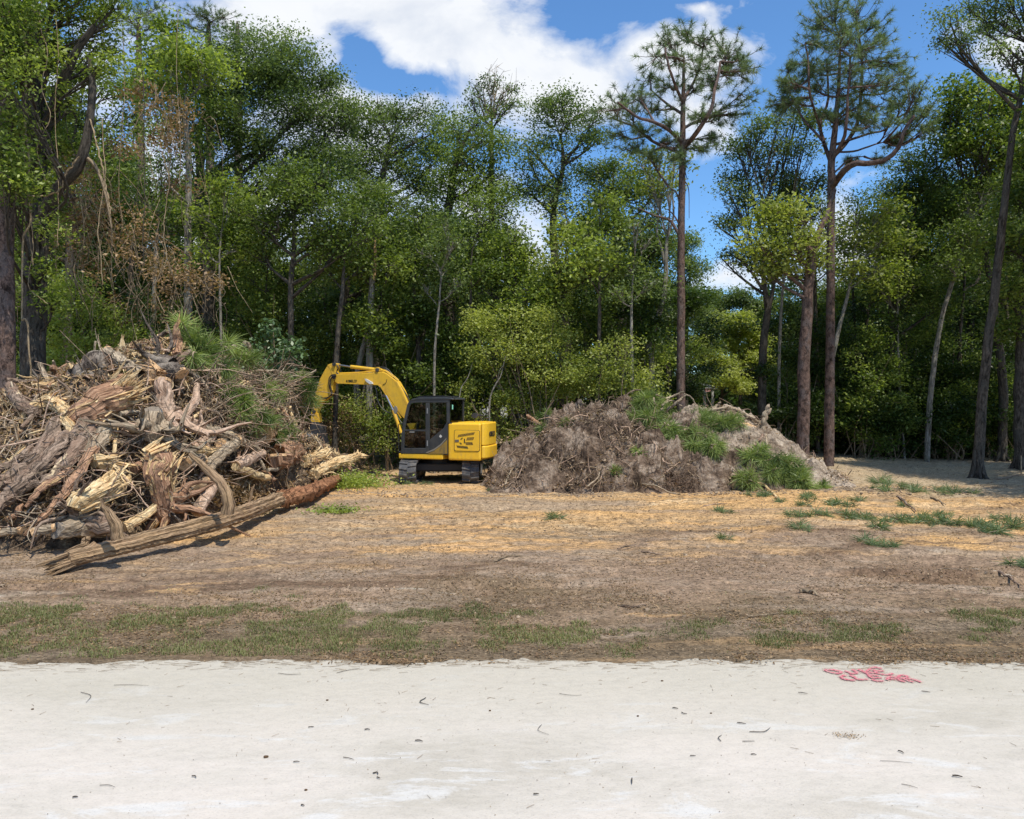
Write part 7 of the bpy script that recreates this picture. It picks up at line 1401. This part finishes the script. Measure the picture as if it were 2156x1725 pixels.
# countable twigs and leaves on the white road
def RP(px, py): Y = (CH-.036)*F/(py-HZ); return np.array([(px-CX)/F*Y, Y, .037])
def rtwig(a, b, r, label, seed, bow=.1, m='darktwig'):
    rng = np.random.default_rng(seed); A, B = RP(*a), RP(*b); l = np.linalg.norm(B-A); mid = (A+B)/2+np.array([-(B-A)[1], (B-A)[0], 0])*bow; r = r*.55; mb = MB(); up_ = np.array([0, 0, r*.8])
    tube(mb, [A+up_, mid+up_*1.5, B+up_], [r, r, r*.5], 6, 0, rough=.08, rng=rng, n=9, cap='ab'); return tag(mb.build('twig', M[m]), label, 'twig')
def q7(cx, cy): return (cx*.5937/1.1874, (1400+cy*.5937)/1.1874)
def q8(cx, cy): return ((1280+cx*.5937)/1.1874, (1150+cy*.5937)/1.1874)
TW = [(q7(340, 558), q7(362, 602), .004, 'forked dry stalk on the white road near the west edge', .2), (q7(480, 528), q7(625, 530), .003, 'long straight pine needle pair on the west part of the road', .03), (q7(1172, 478), q7(1268, 482), .004, 'bowed twig on the tan road edge below the thin grass', -.1), (q7(1418, 477), q7(1515, 458), .004, 'slanting twig on the road edge next to the bowed twig', .05),
      (q7(1793, 582), q7(1806, 612), .006, 'short curved black twig at the road middle', -.4), (q7(1298, 706), q7(1322, 704), .006, 'small dark stick fragment at the road middle', .0), (q7(1535, 716), q7(1558, 716), .007, 'short dark bark bit beside the stick fragment', .1), (q7(1445, 832), q7(1490, 842), .004, 'thin pale-brown stick on the lower road', .05), (q7(1748, 762), q7(1780, 766), .008, 'knobby dark twig piece on the road', .1),
      (q7(420, 950), q7(485, 958), .003, 'thin arched needle on the lower west road', .12), (q7(1235, 852), q7(1262, 852), .006, 'dark crumb-like twig near the brown leaf', .1), (q7(1570, 900), q7(1592, 905), .007, 'bent little twig low on the road', .5), (q7(1587, 917), q7(1601, 922), .007, 'tiny twig just under the bent little twig', 0.), (q7(1022, 1022) if False else q7(808, 912), q7(826, 918), .007, 'dark speck of bark on the lower road', .2),
      (q7(1715, 450), q7(1755, 428), .005, 'dark slanting twig at the road edge', .1), (q7(305, 1002), q7(328, 1000), .008, 'dark leaf-like bark bit at the lower west', .1), (q7(1268, 1033), q7(1282, 1037), .007, 'tiny dark stick near the bottom of the road', 0.),
      (q8(1000, 1146), q8(1088, 1128), .005, 'long hooked dark twig on the east road', -.22), (q8(970, 1186), q8(1022, 1186), .004, 'straight thin twig below the hooked twig', 0.), (q8(880, 1186), q8(884, 1160), .005, 'small upright curved twig west of the straight thin twig', .2), (q8(948, 1108), q8(986, 1113), .006, 'dark thick twig above the hooked twig', 0.), (q8(676, 1045), q8(700, 1049), .007, 'short dark twig high on the east road', 0.), (q8(714, 1064), q8(738, 1070), .006, 'little bent twig beside the short dark twig', -.3),
      (q8(1625, 1226), q8(1650, 1238), .007, 'two-pronged dark twig on the east road', .2), (q8(1725, 975), q8(1762, 980), .006, 'dark stick on the road below the red lettering', 0.), (q8(1205, 980), q8(1245, 986), .005, 'grey stick west of the red lettering', .05), (q8(505, 1342), q8(505, 1366), .007, 'short upright stick low at the road middle', 0.), (q8(1855, 1332), q8(1898, 1338), .009, 'pointed grey leaf low on the east road', .08), (q8(1550, 1268), q8(1688, 1278), .0025, 'very long fine needle on the east road', .03), (q8(1640, 1366), q8(1708, 1383), .003, 'pair of crossed needles low on the east road', .06), (q8(200, 985), q8(295, 992), .003, 'fine curved stalk near the tan road edge', -.1), (q8(125, 1115), q8(155, 1158), .003, 'thin arched stalk at the road middle', -.3), (q8(750, 1247), q8(774, 1247), .005, 'tiny grey twig right of the arched stalk'.replace('right of', 'past'), 0.), (q8(1006, 1241), q8(1030, 1243), .006, 'tiny twig below the straight thin twig', .1), (q8(90, 1409), q8(114, 1409), .007, 'small dark stick at the very bottom of the road', 0.)]
for i, (a, b, r, lb, bw) in enumerate(TW): rtwig(a, b, r, lb, 1000+i, bw)
def rleaf(c, s, label, seed, col='brown', flat=.35):
    rng = np.random.default_rng(seed); s = s*.6; o = RP(*c); k = 10; a = np.linspace(0, 2*pi, k+1)[:-1]; r = s*(1+rng.normal(0, .12, k)); mb = MB()
    V = np.vstack([np.c_[o[0]+r*np.cos(a), o[1]+r*np.sin(a)*.7, np.full(k, .038)+rng.uniform(0, .2*s, k)], [[o[0], o[1], .038+s*flat]], np.c_[o[0]+r*.98*np.cos(a), o[1]+r*.98*np.sin(a)*.7, np.full(k, .033)]]); mb.add(V, [(i, (i+1) % k, k) for i in range(k)]+[((i+1) % k, i, k+1+i, k+1+(i+1) % k) for i in range(k)], 0, .12)
    return tag(mb.build('dead_leaf', M[col]), label, 'leaf')
for c, s, lb in ((q7(1120, 828), .030, 'curled brown leaf on the lower middle of the road'), (q7(1378, 590), .018, 'small grey pebble-like leaf on the upper road'), (q7(1288, 968), .017, 'round grey leaf fragment low on the road'), (q7(137, 628), .018, 'dark leaf bit at the west of the road'), (q7(2063, 634), .016, 'grey leaf fragment near the middle of the road'), (q8(530, 1078), .016, 'dark small leaf fragment on the upper east road'), (q8(838, 1066), .014, 'tiny dark leaf fragment next to the bent twig'), (q8(632, 930), .02, 'dark leaf at the tan road edge')): rleaf(c, s, lb, 7)
mb = MB(); o = RP(*q8(1410, 1160)); k = 110; pt = o+np.c_[rng.normal(0, .05, k), rng.normal(0, .03, k), rng.uniform(0, .004, k)]; leafquads(mb, pt, .014, rng, 0, rng.uniform(.1, .9, k), up=1.5)
tag(mb.build('bark_crumbs', M['brown']), 'scatter of orange brown bark crumbs on the east road', 'crumbs', kind='stuff')
# sticks lying about the lot
LT = [((2105, 1205), (2150, 1235), .02, 'dark crooked stick at the east end of the brown dirt'), ((1685, 1245), (1725, 1254), .03, 'dark clod-like bark on the brown dirt'), ((1480, 1072), (1530, 1066), .015, 'grey stick on the orange sand before the mounds'), ((1040, 1185), (1110, 1176), .012, 'thin stick on the brown dirt below the excavator'), ((1350, 1165), (1395, 1172), .014, 'short curved stick on the brown dirt'), ((1840, 1235), (1905, 1250), .014, 'slender stick on the brown dirt in the east'), ((1890, 1050), (1930, 1075), .03, 'dark branch lying among the flattened sprigs'), ((1960, 1050), (1990, 1062), .025, 'dark twig pile piece among the flattened sprigs'), ((1300, 1275), (1360, 1272), .012, 'long splinter on the grass strip'), ((1575, 1298), (1640, 1290), .012, 'pale stick on the grass strip'), ((2095, 1010), (2150, 1000), .02, 'stick in the shade of the east sand'), ((1770, 940), (1990, 966), .035, 'long thin fallen branch along the wood edge by the orange stake'), ((1300, 1160), (1340, 1152), .012, 'little stick before the round green sprig')]
for i, (a, b, r, lb) in enumerate(LT):
    A, B = GP(a[0], a[1], r*.8), GP(b[0], b[1], r*.8); rr_ = np.random.default_rng(i); mb = MB(); mid = (A+B)/2+np.array([0, rr_.normal(0, .08), r]); tube(mb, [A, mid, B], [r, r*.9, r*.4], 7, 0, rough=.1, rng=rr_, n=14, bend=.6, cap='ab'); tag(mb.build('branch', M['twig'] if i % 2 else WB['root']), lb, 'stick')
# thin curving vines
def vine(label, pts, Y, r, seed, m='vine', group=None):
    rr_ = np.random.default_rng(seed); mb = MB(); tube(mb, [P(a, b, Y+(c[0] if c else 0)) for a, b, *c in pts], [r, r*.8], 6, 0, rough=.08, rng=rr_, n=46, bend=.9); return tag(mb.build('vine', M[m]), label, 'vine', group)
vine('pale brown vine hanging full length before the thick west trunk', [(52, -20), (55, 120), (58, 280), (55, 420), (62, 540), (50, 600), (44, 750), (60, 800), (68, 1000)][:0] or [(52, -20), (53, 120), (57, 280), (60, 400), (64, 470), (48, 500), (47, 580), (45, 668), (56, 678), (62, 760), (66, 862)], 17.6, .024, 1)
vine('thin vine looping from the pale hanging vine to the trunk', [(62, 440), (70, 520), (60, 600), (88, 630), (100, 640)], 17.8, .009, 2); vine('second slender vine crossing the forked limb', [(40, 30), (50, 200), (52, 350), (58, 470), (70, 560)], 18, .010, 3)
vine('vine dropping from the curved west limb', [(190, 250), (210, 330), (225, 400), (232, 450)], 18.2, .02, 4); vine('long pale vine sagging across the brown vine mass', [(60, 415), (120, 405), (140, 365), (165, 330)], 18, .02, 5); vine('hair-thin vine hanging against the oaks', [(258, 60), (262, 200), (250, 380), (258, 470)], 19, .008, 6); vine('hair-thin vine hanging by the pale trunk', [(375, 20), (372, 150), (380, 300), (378, 390)], 20, .008, 7)
for i, (x_, y0_, y1_, w_) in enumerate([(92, -20, 380, 'against the dark forked west limb'), (118, 40, 520, 'just past the thick west trunk'), (150, -10, 330, 'between the forked west limbs'), (172, 300, 620, 'over the west part of the dead vine mass'), (215, 250, 600, 'through the middle of the dead vine mass'), (300, 150, 560, 'before the pale streaked trunk'), (340, 320, 660, 'at the east side of the dead vine mass'), (28, 60, 520, 'between pine trunk and thick west trunk'), (12, 200, 640, 'over the reddish pine trunk')]):
    r_ = np.random.default_rng(70+i); k_ = np.linspace(0, 1, 7); vine(['pale', 'brown', 'dark'][i % 3]+' thin vine hanging '+w_, [(x_+r_.normal(0, 9)*(q_ > 0), y0_+(y1_-y0_)*q_) for q_ in k_], 17.4+(i % 4)*.8, .011, 70+i, 'vine' if i % 3 < 2 else 'darktwig')
# dead vine mass with brown leaves
rt = empty('dead_vine_mass', P(250, 440, 21), 'large curtain of dead brown vines and leaves hanging between the west trunks', 'vine mass'); rng = np.random.default_rng(37); lm = MB(); tb = MB()
for (a, b, r, dn) in [(190, 390, 40, .7), (230, 430, 50, .8), (180, 450, 46, .8), (280, 480, 50, .8), (220, 500, 50, .8), (320, 540, 46, .6), (360, 570, 46, .6), (280, 560, 44, .6), (400, 600, 40, .5), (430, 580, 32, .4), (330, 610, 40, .4), (160, 520, 40, .6), (130, 430, 34, .6), (330, 230, 36, .35), (370, 270, 34, .3), (300, 200, 34, .3), (400, 250, 30, .25), (350, 310, 30, .2), (380, 380, 26, .2), (270, 330, 34, .3), (150, 340, 30, .4), (260, 640, 36, .3), (380, 680, 30, .25), (200, 580, 36, .35)]:
    Y = 21+rng.uniform(-1, 1.5); c = P(a, b, Y); rm = r/F*Y; crown_leaves(lm, c, (rm*1.15, rm, rm*1.1), rng, dn*.75, .10, .55, hollow=.2, per=22, clump=.26)
    for q in range(int(16*dn+5)):
        s = c+rng.normal(0, rm*.8, 3); e = s+np.array([rng.normal(0, .5), rng.normal(0, .3), -rng.uniform(.4, 1.8)]); m1 = (s+e)/2+rng.normal(0, .2, 3); tube(tb, [s, m1, e], [.009, .007, .004], 4, 0, rng=rng, n=9, bend=2.)
lm.build('foliage', M['brown'], rt); tb.build('stem', M['twig'], rt)
mb = MB(); tw = MB()
# bare sapling in front of the bush behind the cab
s = empty('bare_sapling', P(1030, 862, 25.6), 'pale bare forked stem rising just behind the excavator cab', 'sapling'); mb = MB()
tube(mb, [P(1030, 900, 25.6), P(1032, 838, 25.6), P(1046, 806, 25.6), P(1055, 790, 25.6), P(1064, 750, 25.6)], [.03, .028, .022, .008], 6, rng=rng, rough=.05, n=16); tube(mb, [P(1048, 804, 25.6), P(1052, 780, 25.5), P(1060, 770, 25.5)], [.015, .004], 5, n=6); tube(mb, [P(967, 838, 25.6), P(972, 815, 25.6), P(985, 795, 25.6), P(996, 760, 25.6)], [.02, .018, .006], 5, n=10)
mb.build('stem', M['palebark'], s)
# orange stake at the east wood edge, wooden stake, far porch, feeder, white house behind
c = GP(1962, 940); Yk = 34.; c = np.array([(1962-CX)/F*Yk, Yk, 0]); c[2] = gz1(c[0], c[1]); so_ = simple('orange_stake', (.75, .08, .03), .6); mb = MB(); w_ = .022; zt_ = CH-(917-HZ)/F*Yk
mb.add([(c[0]-w_, Yk-.02, c[2]-.1), (c[0]+w_, Yk-.02, c[2]-.1), (c[0]+w_, Yk+.02, c[2]-.1), (c[0]-w_, Yk+.02, c[2]-.1), (c[0]-w_, Yk-.02, zt_), (c[0]+w_, Yk-.02, zt_), (c[0]+w_, Yk+.02, zt_), (c[0]-w_, Yk+.02, zt_)], [(3, 2, 1, 0), (4, 5, 6, 7), (0, 1, 5, 4), (1, 2, 6, 5), (2, 3, 7, 6), (3, 0, 4, 7)])
tag(mb.build('survey_stake', so_), 'bright orange survey stake standing at the dark wood edge', 'stake')
A = GP(2150, 1000); mb = MB(); tube(mb, [A-[0, 0, .05], A+[0, 0, .62]], [.022, .018], 6, 0, n=4, cap='b'); tag(mb.build('wooden_stake', WB['grey']), 'plain thin wooden stake at the east frame edge', 'stake')
Yp = 54.; zg = gz1((1485-CX)/F*Yp, Yp)
pr_ = empty('porch', ((1478-CX)/F*Yp, Yp, zg), 'far white-posted porch with pale hipped roof seen through the gap', 'porch'); wm = simple('white_trim', (.5, .5, .48), .6); rm_ = simple('pale_roofing', (.26, .27, .26), .7)
def q(px, py, dy=0.): return P(px, py, Yp+dy)
mb = MB(); a, b = q(1478, 815), q(1500, 815); mb.add([(a[0]-.7, Yp-1.2, a[2]), (b[0], Yp-1.2, b[2]), (b[0], Yp+3, b[2]), (a[0]-.7, Yp+3, a[2]), (a[0]-.3, Yp+.9, a[2]+.32), (b[0]-.75, Yp+.9, b[2]+.34)], [(0, 1, 5, 4), (1, 2, 5), (2, 3, 4, 5), (3, 0, 4), (3, 2, 1, 0)]); mb.build('roof', rm_, pr_)
mb = MB(); box(mb, (a[0]-.68, Yp-1.18, a[2]-.14), (b[0]-.03, Yp-1.1, a[2]-.004)); mb.build('fascia', wm, pr_)
for px in (1476, 1492):
    mb = MB(); c = q(px, 830); box(mb, (c[0]-.07, Yp-1.12, zg-.1), (c[0]+.07, Yp-.98, a[2]-.14)); mb.build('post', wm, pr_)
fd = empty('bird_feeder', (*(q(1490, 850)[:2]-[0, 8]), gz1(q(1490, 850)[0], Yp-8)), 'small pink and white box on a thin dark pole before the porch', 'bird feeder'); Yf = Yp-8; zf_ = gz1((1490-CX)/F*Yf, Yf)
mb = MB(); c = P(1490, 825, Yf); tube(mb, [(c[0], Yf, zf_-.1), (c[0], Yf, c[2])], [.03, .03], 6, n=3); mb.build('pole', BLK, fd); mb = MB(); box(mb, (c[0]-.14, Yf-.1, c[2]), (c[0]+.14, Yf+.1, c[2]+.2)); mb.build('box', simple('pink_box', (.6, .32, .3), .6), fd); mb = MB(); box(mb, (c[0]-.18, Yf-.14, c[2]+.204), (c[0]+.18, Yf+.14, c[2]+.24)); mb.build('lid', wm, fd)
Yh = 56.; hx0, hx1 = (885-CX)/F*Yh, (1075-CX)/F*Yh; zh = gz1(-3, Yh); hs = empty('white_house', ((hx0+hx1)/2, Yh, zh), 'white house wall glimpsed in bright patches through the trees behind the cab', 'house')
mb = MB(); box(mb, (hx0, Yh, zh-.2), (hx1, Yh+6, zh+2.6)); mb.build('wall', simple('white_siding', (.8, .82, .85), .6), hs)
mb = MB(); mb.add([(hx0-.4, Yh-.4, zh+2.6), (hx1+.4, Yh-.4, zh+2.6), (hx1+.4, Yh+6.4, zh+2.6), (hx0-.4, Yh+6.4, zh+2.6), (hx0+1.5, Yh+3, zh+4.), (hx1-1.5, Yh+3, zh+4.)], [(0, 1, 5, 4), (1, 2, 5), (2, 3, 4, 5), (3, 0, 4), (3, 2, 1, 0)]); mb.build('roof', rm_, hs)
for k_ in range(3): mb = MB(); x_ = hx0+1+k_*2.1; box(mb, (x_, Yh-.03, zh+1.), (x_+.9, Yh-.004, zh+2.)); mb.build('window', simple('dark_pane', (.05, .06, .07), .2), hs)
# forest floor ferns and saw-leaf ground cover
mb = MB(); k = 34000; x = rng.uniform(-26, 30, k); y = rng.uniform(27.5, 50, k); n = fbm(x, y, .25, 3, 44)
edge_ = np.interp(x, [-26, -6, 0, 9, 12, 20, 30], [24, 25.5, 26.5, 28.5, 32, 31.5, 28]); keep = (y > edge_+rng.normal(0, .5, k)); x, y = x[keep], y[keep]; k = len(x); leafquads(mb, np.c_[x, y, gz(x, y)+np.abs(rng.normal(0, .35, k))], .17, rng, 0, rng.uniform(.1, .9, k), up=.6)
tag(mb.build('ground_cover', M['oak']), 'low green ground cover over the shaded forest floor', 'ground cover', kind='stuff')
mb = MB(); k = 24000; x = rng.uniform(-26, 30, k); y = rng.uniform(24, 60, k); keep = y > np.interp(x, [-26, -6, 0, 9, 12, 20, 30], [23, 24.5, 25.5, 28, 32, 32.5, 28]); x, y = x[keep], y[keep]; k = len(x); leafquads(mb, np.c_[x, y, gz(x, y)+.02], .14, rng, 0, rng.uniform(0, .6, k), up=2.5)
tag(mb.build('forest_litter', M['brown']), 'dead leaves carpeting the ground under the trees', 'leaves', kind='stuff')
